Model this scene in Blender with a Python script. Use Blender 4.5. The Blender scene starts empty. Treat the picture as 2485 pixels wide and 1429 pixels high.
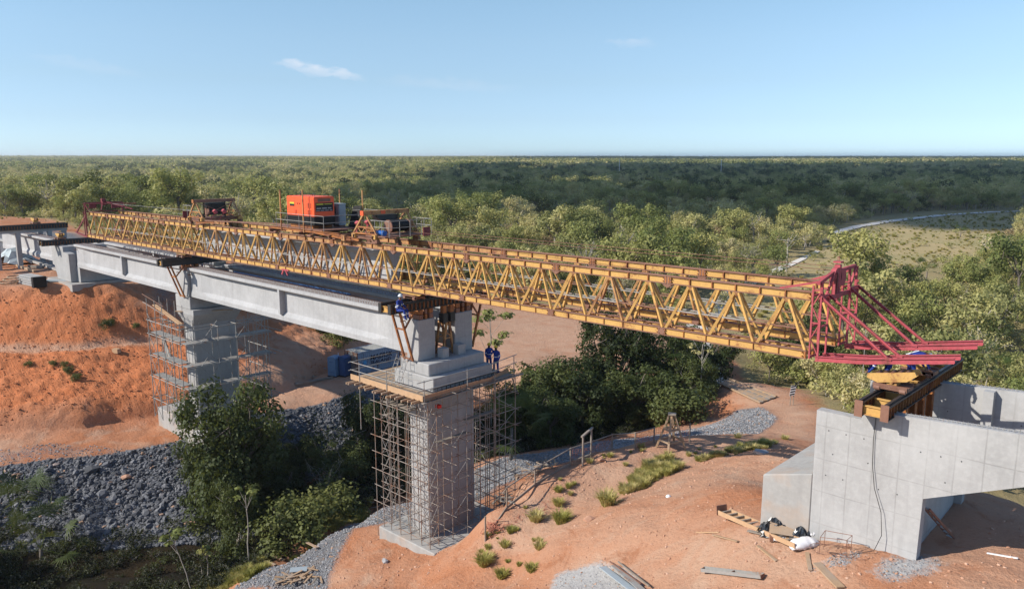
import bpy, bmesh, math, random
import numpy as np
from mathutils import Vector, Matrix

# ------------------------------------------------------------------ camera, sky, sun, exposure
scene = bpy.context.scene
COL = scene.collection
R = math.radians
FPX, CX, CY = 1934.0, 1242.5, 714.5          # focal length and centre of the photograph, in its pixels
PITCH, HEAD = math.atan(332 / FPX), R(43.3)
cam_d = bpy.data.cameras.new("camera"); cam = bpy.data.objects.new("camera", cam_d); COL.objects.link(cam)
cam_d.sensor_width = 36.0; cam_d.lens = 36.0 * FPX / 2485.0
cam_d.clip_start = 0.5; cam_d.clip_end = 30000
cam.rotation_euler = (math.pi / 2 - PITCH, 0, HEAD)
scene.camera = cam

SUN_EL = R(34); SUN_V = Vector((-0.525, -0.85, 0)).normalized()
SUN_DIR = Vector((SUN_V.x * math.cos(SUN_EL), SUN_V.y * math.cos(SUN_EL), math.sin(SUN_EL)))
sun_d = bpy.data.lights.new("sun", 'SUN'); sun = bpy.data.objects.new("sun", sun_d); COL.objects.link(sun)
sun_d.energy = 4.0; sun_d.angle = R(0.53); sun_d.color = (1.0, 0.93, 0.83)
sun.rotation_euler = SUN_DIR.to_track_quat('Z', 'Y').to_euler()

world = bpy.data.worlds.new("World"); scene.world = world; world.use_nodes = True
nt = world.node_tree; nt.nodes.clear()
sky = nt.nodes.new('ShaderNodeTexSky'); sky.sky_type = 'NISHITA'; sky.sun_disc = False
sky.sun_elevation = SUN_EL; sky.sun_rotation = math.atan2(SUN_V.x, SUN_V.y)
sky.altitude = 200; sky.air_density = 1.0; sky.dust_density = 0.25; sky.ozone_density = 4.5
bg = nt.nodes.new('ShaderNodeBackground'); bg.inputs[1].default_value = 0.15
out = nt.nodes.new('ShaderNodeOutputWorld')
# a few thin wisps of cloud, fixed to compass directions
tc = nt.nodes.new('ShaderNodeTexCoord')
def wmath(op, a, b=None, c=None):
    n = nt.nodes.new('ShaderNodeMath'); n.operation = op
    for i, v in enumerate((a, b, c)):
        if v is None: continue
        if isinstance(v, (int, float)): n.inputs[i].default_value = v
        else: nt.links.new(v, n.inputs[i])
    return n.outputs[0]
def wisp(direction, along, a, b, strength, scale, seed):
    d = Vector(direction).normalized(); al = Vector(along); al = (al - d * al.dot(d)).normalized(); pe = d.cross(al)
    def dot(v):
        n = nt.nodes.new('ShaderNodeVectorMath'); n.operation = 'DOT_PRODUCT'
        nt.links.new(tc.outputs['Generated'], n.inputs[0]); n.inputs[1].default_value = v; return n.outputs['Value']
    u_, v_ = dot(al), dot(pe)
    no = nt.nodes.new('ShaderNodeTexNoise'); no.inputs['Scale'].default_value = scale; no.inputs['Detail'].default_value = 6
    mp = nt.nodes.new('ShaderNodeMapping'); mp.inputs['Location'].default_value = (seed, 0, 0); mp.inputs['Scale'].default_value = (1, 1, 2.2)
    nt.links.new(tc.outputs['Generated'], mp.inputs[0]); nt.links.new(mp.outputs[0], no.inputs['Vector'])
    v2 = wmath('ADD', v_, wmath('MULTIPLY', wmath('SUBTRACT', no.outputs[0], 0.5), b * 2.6))
    r2 = wmath('ADD', wmath('POWER', wmath('DIVIDE', u_, a), 2), wmath('POWER', wmath('DIVIDE', v2, b), 2))
    k = wmath('MULTIPLY', wmath('MAXIMUM', wmath('SUBTRACT', 1.0, r2), 0.0), strength)
    return wmath('MULTIPLY', wmath('MULTIPLY', k, wmath('MULTIPLY_ADD', no.outputs[0], 1.6, -0.25)), 1.0)

def dir_of(px, py):
    h = Vector((-math.sin(HEAD), math.cos(HEAD), 0)); r = Vector((math.cos(HEAD), math.sin(HEAD), 0)); z = Vector((0, 0, 1))
    f = h * math.cos(PITCH) - z * math.sin(PITCH); u = h * math.sin(PITCH) + z * math.cos(PITCH)
    return f + r * ((px - CX) / FPX) - u * ((py - CY) / FPX)
w1 = wisp(dir_of(775, 170), dir_of(860, 186) - dir_of(700, 156), 0.058, 0.0075, 0.7, 60, 1.0)
w2 = wisp(dir_of(1090, 205), dir_of(1200, 212) - dir_of(1000, 200), 0.09, 0.008, 0.16, 40, 4.0)
w3 = wisp(dir_of(1530, 104), dir_of(1600, 106) - dir_of(1450, 100), 0.035, 0.006, 0.22, 60, 7.0)
w4 = wisp(dir_of(210, 160), dir_of(300, 175) - dir_of(100, 140), 0.06, 0.007, 0.14, 50, 9.0)
wt = wmath('MINIMUM', wmath('MAXIMUM', wmath('ADD', wmath('ADD', w1, w2), wmath('ADD', w3, w4)), 0.0), 0.8)
mix = nt.nodes.new('ShaderNodeMixRGB'); mix.inputs['Color2'].default_value = (4.0, 4.0, 4.25, 1)
# a paler, bluer band of air low over the horizon than the clear-air model gives
sxyz = nt.nodes.new('ShaderNodeSeparateXYZ'); nt.links.new(tc.outputs['Generated'], sxyz.inputs[0])
air = nt.nodes.new('ShaderNodeValToRGB'); er_ = air.color_ramp.elements
er_[0].position = 0.0; er_[0].color = (.66 / 1.3, .90 / 1.3, 1.30 / 1.3, 1); er_[1].position = .5; er_[1].color = (1.0 / 1.3, 1.0 / 1.3, 1.0 / 1.3, 1)
for ps_, c_ in ((.045, (.68, .765, .97)), (.09, (.79, .79, .835)), (.137, (.92, .88, .84)), (.19, (1.0, .96, .86))):
    e_ = er_.new(ps_); e_.color = (c_[0] / 1.3, c_[1] / 1.3, c_[2] / 1.3, 1)
nt.links.new(sxyz.outputs[2], air.inputs[0])
am = nt.nodes.new('ShaderNodeVectorMath'); am.operation = 'MULTIPLY'; nt.links.new(sky.outputs[0], am.inputs[0]); nt.links.new(air.outputs[0], am.inputs[1])
am2 = nt.nodes.new('ShaderNodeVectorMath'); am2.operation = 'SCALE'; am2.inputs['Scale'].default_value = 1.3 * .76; nt.links.new(am.outputs[0], am2.inputs[0])
nt.links.new(wt, mix.inputs['Fac']); nt.links.new(am2.outputs[0], mix.inputs['Color1'])
nt.links.new(mix.outputs[0], bg.inputs[0]); nt.links.new(bg.outputs[0], out.inputs[0])

scene.view_settings.view_transform = 'Standard'; scene.view_settings.look = 'None'
scene.view_settings.exposure = 0.68; scene.view_settings.gamma = 1.0; scene.view_settings.use_curve_mapping = False
scene.render.engine = 'CYCLES'
scene.cycles.max_bounces = 5; scene.cycles.diffuse_bounces = 3; scene.cycles.transparent_max_bounces = 6
scene.cycles.use_adaptive_sampling = True; scene.cycles.caustics_reflective = False; scene.cycles.caustics_refractive = False

# ------------------------------------------------------------------ points seen from the drone, turned into places
def P(px, py, X=None, Y=None, Z=None):
    d = dir_of(px, py)
    t = X / d.x if X is not None else (Y / d.y if Y is not None else Z / d.z)
    return d * t
def proj(p):
    h = Vector((-math.sin(HEAD), math.cos(HEAD), 0)); r = Vector((math.cos(HEAD), math.sin(HEAD), 0)); z = Vector((0, 0, 1))
    f = h * math.cos(PITCH) - z * math.sin(PITCH); u = h * math.sin(PITCH) + z * math.cos(PITCH)
    p = Vector(p); w = p.dot(f)
    return (CX + FPX * p.dot(r) / w, CY - FPX * p.dot(u) / w, w)

rng = random.Random(7); nrng = np.random.RandomState(11)

# ------------------------------------------------------------------ helpers: mesh building and tagging
WLOC = {}
def tag(o, label=None, cat=None, group=None, kind=None):
    if label: o['label'] = label
    if cat: o['category'] = cat
    if group: o['group'] = group
    if kind: o['kind'] = kind
    return o
def empty(name, loc, label, cat, group=None):
    o = bpy.data.objects.new(name, None); COL.objects.link(o); o.location = loc; o.empty_display_size = 0.3
    WLOC[o.name] = Vector(loc); return tag(o, label, cat, group)
def link(o, parent=None):
    COL.objects.link(o)
    if parent is not None:
        o.parent = parent; WLOC[o.name] = WLOC[parent.name]
    return o
class MB:
    def __init__(s): s.v = []; s.f = []; s.m = []
    def add(s, vs, fs, mi=0):
        b = len(s.v); s.v += [tuple(v) for v in vs]; s.f += [tuple(i + b for i in f) for f in fs]; s.m += [mi] * len(fs)
    def box(s, c, d, rz=0, mi=0, M=None):
        x, y, z = d[0] / 2, d[1] / 2, d[2] / 2
        vs = [Vector((sx * x, sy * y, sz * z)) for sz in (-1, 1) for sy in (-1, 1) for sx in (-1, 1)]
        T = M if M is not None else Matrix.Rotation(rz, 3, 'Z')
        c = Vector(c)
        s.add([T @ v + c for v in vs], [(0, 2, 3, 1), (4, 5, 7, 6), (0, 1, 5, 4), (2, 6, 7, 3), (0, 4, 6, 2), (1, 3, 7, 5)], mi)
    def box2(s, a, b, mi=0):
        s.box([(a[i] + b[i]) / 2 for i in range(3)], [abs(b[i] - a[i]) for i in range(3)], mi=mi)
    def bar(s, p0, p1, w, h, up=(0, 0, 1), mi=0):
        p0, p1 = Vector(p0), Vector(p1); d = p1 - p0; L = d.length
        if L < 1e-6: return
        s.box((p0 + p1) / 2, (L, w, h), M=frame(d, up), mi=mi)
    def tube(s, p0, p1, r, n=6, r1=None, mi=0, cap=True):
        p0, p1 = Vector(p0), Vector(p1); d = p1 - p0
        if d.length < 1e-6: return
        F_ = frame(d, (0, 0, 1)); r1 = r if r1 is None else r1
        vs = []
        for k, (p, rr) in enumerate(((p0, r), (p1, r1))):
            for i in range(n):
                a = 2 * math.pi * i / n
                vs.append(p + F_ @ Vector((0, math.cos(a) * rr, math.sin(a) * rr)))
        fs = [(i, (i + 1) % n, n + (i + 1) % n, n + i) for i in range(n)]
        if cap: fs += [tuple(range(n - 1, -1, -1)), tuple(range(n, 2 * n))]
        s.add(vs, fs, mi)
    def prism(s, poly, axis, a, b, mi=0):
        """poly: 2-D points in the two axes other than `axis`, extruded from a to b along it"""
        n = len(poly); vs = []
        for t in (a, b):
            for p in poly:
                v = [0, 0, 0]; o = [i for i in range(3) if i != axis]
                v[axis] = t; v[o[0]] = p[0]; v[o[1]] = p[1]; vs.append(v)
        s.add(vs, [tuple(range(n)), tuple(range(2 * n - 1, n - 1, -1))] + [(i, n + i, n + (i + 1) % n, (i + 1) % n) for i in range(n)], mi)
    def loft(s, secs, mi=0):
        n = len(secs[0]); vs = [v for sc in secs for v in sc]; fs = [tuple(range(n))]
        for k in range(len(secs) - 1):
            fs += [(k * n + i, (k + 1) * n + i, (k + 1) * n + (i + 1) % n, k * n + (i + 1) % n) for i in range(n)]
        b = (len(secs) - 1) * n; fs.append(tuple(b + i for i in range(n - 1, -1, -1)))
        s.add(vs, fs, mi)
    def build(s, name, mat, parent=None, smooth=False, bevel=0, origin=None):
        me = bpy.data.meshes.new(name)
        o0 = WLOC[parent.name] if parent is not None else (Vector(origin) if origin is not None else Vector((0, 0, 0)))
        me.from_pydata([(v[0] - o0.x, v[1] - o0.y, v[2] - o0.z) for v in s.v], [], s.f)
        for m in (mat if isinstance(mat, (list, tuple)) else [mat]): me.materials.append(m)
        if any(s.m): me.polygons.foreach_set('material_index', s.m)
        bm = bmesh.new(); bm.from_mesh(me); bmesh.ops.recalc_face_normals(bm, faces=bm.faces); bm.to_mesh(me); bm.free()
        if smooth: me.polygons.foreach_set('use_smooth', [True] * len(me.polygons))
        o = bpy.data.objects.new(name, me); link(o, parent)
        if parent is None: o.location = o0; WLOC[o.name] = o0.copy()
        if bevel:
            b = o.modifiers.new('bevel', 'BEVEL'); b.width = bevel; b.segments = 1; b.limit_method = 'ANGLE'
        return o
def frame(d, up):
    x = Vector(d).normalized(); up = Vector(up)
    if abs(x.dot(up)) > 0.999: up = Vector((1, 0, 0)) if abs(x.x) < 0.9 else Vector((0, 1, 0))
    y = up.cross(x).normalized(); z = x.cross(y)
    return Matrix((x, y, z)).transposed()
_unit = {}
def unit_mesh(kind, mat):
    k = (kind, mat.name)
    if k in _unit: return _unit[k]
    b = MB()
    if kind == 'box': b.box((0, 0, 0), (1, 1, 1))
    elif kind == 'tube': b.tube((-.5, 0, 0), (.5, 0, 0), .5, 6)
    elif kind == 'ibeam':
        b.box((0, 0, .44), (1, 1, .12)); b.box((0, 0, -.44), (1, 1, .12)); b.box((0, 0, 0), (1, .12, .76))
    elif kind == 'channel':
        b.box((0, 0, .46), (1, 1, .08)); b.box((0, 0, -.46), (1, 1, .08)); b.box((0, .45, 0), (1, .1, .84))
    me = bpy.data.meshes.new(kind); me.from_pydata(b.v, [], b.f); me.materials.append(mat)
    if kind == 'tube': me.polygons.foreach_set('use_smooth', [len(p.vertices) == 4 for p in me.polygons])
    _unit[k] = me; return me
def piece(name, kind, p0, p1, w, h, mat, parent, up=(0, 0, 1)):
    """one straight member as its own object, mesh data shared"""
    p0, p1 = Vector(p0), Vector(p1); d = p1 - p0
    o = bpy.data.objects.new(name, unit_mesh(kind, mat)); link(o, parent)
    o0 = WLOC[parent.name]
    M = frame(d, up).to_4x4() @ Matrix.Diagonal((d.length, w, h, 1)); M.translation = (p0 + p1) / 2 - o0
    o.matrix_basis = M; return o
def shared(name, me, loc, rz, parent, scale=(1, 1, 1)):
    o = bpy.data.objects.new(name, me); link(o, parent)
    o.location = Vector(loc) - (WLOC[parent.name] if parent is not None else Vector((0, 0, 0)))
    o.rotation_euler = (0, 0, rz); o.scale = scale
    if parent is None: WLOC[o.name] = Vector(loc)
    return o

# ------------------------------------------------------------------ materials
class NT:
    def __init__(s, name):
        s.mat = bpy.data.materials.new(name); s.mat.use_nodes = True; s.n = s.mat.node_tree
        s.b = s.n.nodes['Principled BSDF']; s.pos = s.n.nodes.new('ShaderNodeNewGeometry').outputs['Position']
    def node(s, t, **k):
        n = s.n.nodes.new(t)
        for a, b in k.items(): setattr(n, a, b)
        return n
    def l(s, a, b): s.n.links.new(a, b)
    def put(s, sock, v):
        if isinstance(v, (int, float)): sock.default_value = v
        elif isinstance(v, (tuple, list)): sock.default_value = tuple(v) + ((1,) if len(v) == 3 and sock.type == 'RGBA' else ())
        else: s.l(v, sock)
    def noise(s, scale, detail=4, rough=.55, vec=None, stretch=None, dist=0):
        n = s.node('ShaderNodeTexNoise'); n.inputs['Scale'].default_value = scale; n.inputs['Detail'].default_value = detail
        n.inputs['Roughness'].default_value = rough; n.inputs['Distortion'].default_value = dist
        v = vec or s.pos
        if stretch:
            m = s.node('ShaderNodeMapping'); m.inputs['Scale'].default_value = stretch; s.l(v, m.inputs[0]); v = m.outputs[0]
        s.l(v, n.inputs['Vector']); return n.outputs[0]
    def ramp(s, f, a, b, lo=0., hi=1.):
        n = s.node('ShaderNodeMapRange'); s.put(n.inputs['Value'], f); n.inputs['From Min'].default_value = a; n.inputs['From Max'].default_value = b
        n.inputs['To Min'].default_value = lo; n.inputs['To Max'].default_value = hi; return n.outputs[0]
    def mix(s, f, a, b, mode='MIX'):
        n = s.node('ShaderNodeMixRGB', blend_type=mode); s.put(n.inputs[0], f); s.put(n.inputs[1], a); s.put(n.inputs[2], b); return n.outputs[0]
    def math(s, op, a, b=0.):
        n = s.node('ShaderNodeMath', operation=op); s.put(n.inputs[0], a); s.put(n.inputs[1], b); return n.outputs[0]
    def bump(s, h, strength=.3, dist=.02, prev=None):
        n = s.node('ShaderNodeBump'); s.put(n.inputs['Height'], h); n.inputs['Strength'].default_value = strength; n.inputs['Distance'].default_value = dist
        if prev: s.l(prev, n.inputs['Normal'])
        s.l(n.outputs[0], s.b.inputs['Normal']); return n.outputs[0]
    def fin(s, col, rough=.7, metal=0., spec=.3):
        s.put(s.b.inputs['Base Color'], col); s.put(s.b.inputs['Roughness'], rough); s.put(s.b.inputs['Metallic'], metal)
        s.b.inputs['Specular IOR Level'].default_value = spec; return s.mat

KA = .84                                     # surfaces measured against the exposure
def painted(name, col, rust=.35, rustcol=(.13, .05, .028), rough=.55, fade=.2, scale=1.0):
    col = tuple(c * KA for c in col); rustcol = tuple(c * KA for c in rustcol); t = NT(name); n1 = t.noise(1.3 * scale, 6, .65); n2 = t.noise(9 * scale, 5, .6); n3 = t.noise(.35, 3)
    pale = tuple(min(1, c * (1 + fade) + .04) for c in col); dark = tuple(c * .72 for c in col)
    c = t.mix(n2, dark, pale); c = t.mix(t.ramp(n3, .3, .7, 0, .35), c, tuple(c_ * .8 for c_ in col))
    m = t.ramp(t.math('ADD', t.math('MULTIPLY', n1, .65), t.math('MULTIPLY', n2, .35)), .62 - rust * .35, .72 - rust * .3)
    c = t.mix(m, c, t.mix(n2, rustcol, tuple(x * 2.1 for x in rustcol)))
    t.bump(t.math('ADD', n2, m), .25, .01)
    return t.fin(c, t.ramp(m, 0, 1, rough, .9), 0, .35)
def concrete(name, col=(.40, .395, .385), seam=None, stain=(.27, .265, .26), streak=.5, warm=0.):
    col = tuple(c * KA for c in col); stain = tuple(c * KA for c in stain); t = NT(name); n1 = t.noise(.55, 6, .6); n2 = t.noise(5, 6, .65); n3 = t.noise(1.6, 5, .6, stretch=(1.4, 1.4, .16)); n4 = t.noise(28, 3, .7)
    c = t.mix(t.ramp(n1, .3, .72), col, tuple(x * .78 for x in col))
    c = t.mix(t.ramp(n2, .45, .75, 0, .45), c, tuple(min(1, x * 1.2) for x in col))
    c = t.mix(t.ramp(n3, .5, .78, 0, streak), c, stain)
    c = t.mix(t.ramp(n4, .62, .8, 0, .35), c, tuple(x * .6 for x in col))
    if warm: c = t.mix(t.ramp(t.noise(.8, 4), .48, .75, 0, warm), c, (.42, .27, .17))
    h = t.math('ADD', n2, t.math('MULTIPLY', n4, .5))
    if seam:
        du, dz, ph = seam
        sx = t.node('ShaderNodeSeparateXYZ'); t.l(t.pos, sx.inputs[0])
        def line(v, d, o, w):
            fr = t.math('FRACT', t.math('ADD', t.math('DIVIDE', v, d), o)); return t.ramp(t.math('ABSOLUTE', t.math('SUBTRACT', fr, .5)), 0, w / d, 1, 0)
        wob = t.math('MULTIPLY', t.math('SUBTRACT', n1, .5), .06)
        ln = t.math('MAXIMUM', line(t.math('ADD', t.math('ADD', sx.outputs[0], sx.outputs[1]), wob), du, ph, .035), line(t.math('ADD', sx.outputs[2], wob), dz, .2, .03))
        ln = t.math('MULTIPLY', ln, t.ramp(n1, .35, .65, .12, .6))
        c = t.mix(ln, c, (.2, .197, .19)); h = t.math('SUBTRACT', h, ln)
    t.bump(h, .35, .012); return t.fin(c, .88, 0, .2)
def wood(name, col, grey=.3):
    t = NT(name); n1 = t.noise(3, 5, .6, stretch=(1, 1, 1)); n2 = t.noise(22, 3, .6)
    c = t.mix(n1, tuple(x * .6 for x in col), col); c = t.mix(t.ramp(t.noise(1.1, 3), .4, .7, 0, grey), c, (.28, .26, .24))
    c = t.mix(t.ramp(n2, .5, .8, 0, .4), c, tuple(x * .45 for x in col)); t.bump(n2, .4, .01); return t.fin(c, .85, 0, .2)
def plain(name, col, rough=.6, metal=0., var=.25, scale=4, spec=.3):
    col = tuple(c * KA for c in col); t = NT(name); n = t.noise(scale, 5, .6)
    c = t.mix(n, tuple(x * (1 - var) for x in col), tuple(min(1, x * (1 + var)) for x in col)); t.bump(n, .15, .01); return t.fin(c, rough, metal, spec)
def leaf_mat(name, cols, trans=.35, rough=.6, pos_scale=.5):
    t = NT(name); oi = t.node('ShaderNodeObjectInfo'); r = oi.outputs['Random']
    a = t.node('ShaderNodeAttribute', attribute_name='tint')
    n = t.noise(pos_scale, 3)
    n2 = t.noise(.11, 3, .6)
    k = t.math('ADD', t.math('MULTIPLY', r, .55), t.math('ADD', t.math('MULTIPLY', a.outputs['Fac'], .34), t.math('ADD', t.math('MULTIPLY', t.math('SUBTRACT', n, .5), .4), t.math('MULTIPLY', t.math('SUBTRACT', n2, .48), .9))))
    cr = t.node('ShaderNodeValToRGB'); e = cr.color_ramp.elements
    e[0].position = 0; e[0].color = tuple(cols[0]) + (1,); e[1].position = 1; e[1].color = tuple(cols[-1]) + (1,)
    for i, c in enumerate(cols[1:-1]): x = e.new((i + 1) / (len(cols) - 1)); x.color = tuple(c) + (1,)
    t.l(k, cr.inputs[0]); t.fin(cr.outputs[0], rough, 0, .25)
    tr = t.node('ShaderNodeBsdfTranslucent'); ms = t.node('ShaderNodeMixShader'); ms.inputs[0].default_value = trans
    t.l(t.mix(.4, cr.outputs[0], (.26, .28, .05), 'MIX'), tr.inputs[0])
    o = t.n.nodes['Material Output']; t.l(t.b.outputs[0], ms.inputs[1]); t.l(tr.outputs[0], ms.inputs[2]); t.l(ms.outputs[0], o.inputs[0])
    return t.mat

M = {}
M['conc'] = concrete('concrete_girder', (.47, .47, .475), streak=.35, seam=(1.25, 31., .1))
M['conc_pier'] = concrete('concrete_pier', (.43, .425, .42), seam=(1.3, 1.9, .1), streak=.45)
M['conc_abut'] = concrete('concrete_abutment', (.48, .48, .475), seam=(.85, 1.25, .15), streak=.45)
M['conc_raw'] = concrete('concrete_footing', (.42, .415, .40), streak=.5, warm=.5)
M['yellow'] = painted('yellow_steel', (.64, .37, .10), .28, (.16, .058, .028))
M['yellow_d'] = painted('yellow_steel_worn', (.53, .28, .10), .42)
M['rust'] = painted('rusty_steel', (.26, .125, .08), .4, (.13, .06, .04))
M['orange_s'] = painted('orange_steel', (.42, .15, .03), .45)
M['red'] = painted('red_steel', (.40, .06, .075), .3, (.13, .045, .035), fade=.55, rough=.7)
M['red_d'] = painted('dark_red_steel', (.2, .02, .03), .3, (.08, .03, .025))
M['black'] = painted('black_steel', (.016, .016, .018), .15, (.05, .03, .022), rough=.45, fade=.3)
M['galv'] = painted('galvanised_tube', (.33, .32, .30), .22, (.17, .075, .035), rough=.5)
M['tube'] = painted('rusty_tube', (.33, .29, .25), .38, (.17, .085, .05), rough=.6)
M['wood'] = wood('timber', (.46, .31, .19), .5)
M['wood_new'] = wood('new_timber', (.56, .36, .21), .12)
M['ply'] = wood('plywood', (.46, .26, .15), .2)
M['wood_grey'] = wood('weathered_timber', (.3, .25, .2), .7)
M['gen_o'] = plain('generator_orange', (.95, .115, .028), .42, var=.07, spec=.5)
M['gen_k'] = plain('black_base', (.012, .012, .013), .5)
M['cab'] = plain('grey_cabinet', (.36, .42, .46), .5, var=.1)
M['blackpanel'] = plain('black_board', (.009, .009, .01), .6)
M['blue'] = plain('blue_workwear', (.018, .045, .26), .8, var=.35, scale=9)
M['skin'] = plain('skin', (.22, .115, .075), .6, var=.1)
M['reflect'] = plain('reflective_tape', (.75, .77, .78), .35)
M['helm_w'] = plain('white_helmet', (.62, .66, .68), .35, var=.05)
M['helm_y'] = plain('yellow_helmet', (.75, .5, .03), .35, var=.05)
M['boot'] = plain('boot', (.03, .025, .02), .7)
M['cable'] = plain('cable_black', (.02, .02, .02), .5)
M['white'] = plain('white_sheet', (.78, .77, .78), .6, var=.08)
M['bluetoilet'] = plain('blue_plastic', (.17, .28, .42), .45, var=.15)
M['bluetoilet2'] = plain('dark_blue_plastic', (.06, .11, .24), .45, var=.15)
M['cont'] = painted('container_blue', (.30, .38, .48), .22, (.12, .07, .05), rough=.6)
M['cont_end'] = painted('container_end', (.33, .31, .28), .5, (.13, .06, .04))
M['cont_roof'] = plain('container_roof', (.33, .33, .31), .8, var=.3, scale=1.5)
M['ink'] = plain('dark_lettering', (.012, .016, .05), .6)
M['star'] = plain('light_blue_emblem', (.12, .42, .72), .6)
M['yel_lab'] = plain('yellow_label', (.62, .58, .06), .5)
M['blk_lab'] = plain('black_label', (.012, .016, .022), .4)
M['wht_lab'] = plain('white_print', (.6, .6, .6), .5)
M['net'] = plain('orange_net', (.5, .2, .13), .8)
M['plastic_k'] = plain('black_plastic_sheet', (.014, .016, .02), .28, var=.4, scale=7, spec=.6)
M['tarp'] = plain('pale_blue_tarp', (.42, .49, .52), .5, var=.25, scale=1.5)
M['tarp_b'] = plain('blue_tarp', (.05, .12, .28), .5, var=.25, scale=1.5)
M['bluemotor'] = plain('blue_motor', (.02, .12, .42), .4)
M['bark'] = plain('bark', (.17, .145, .12), .9, var=.45, scale=6)
M['bark_w'] = plain('pale_bark', (.42, .38, .33), .9, var=.3, scale=6)
M['redplastic'] = plain('red_plastic', (.65, .03, .02), .5)
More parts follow.
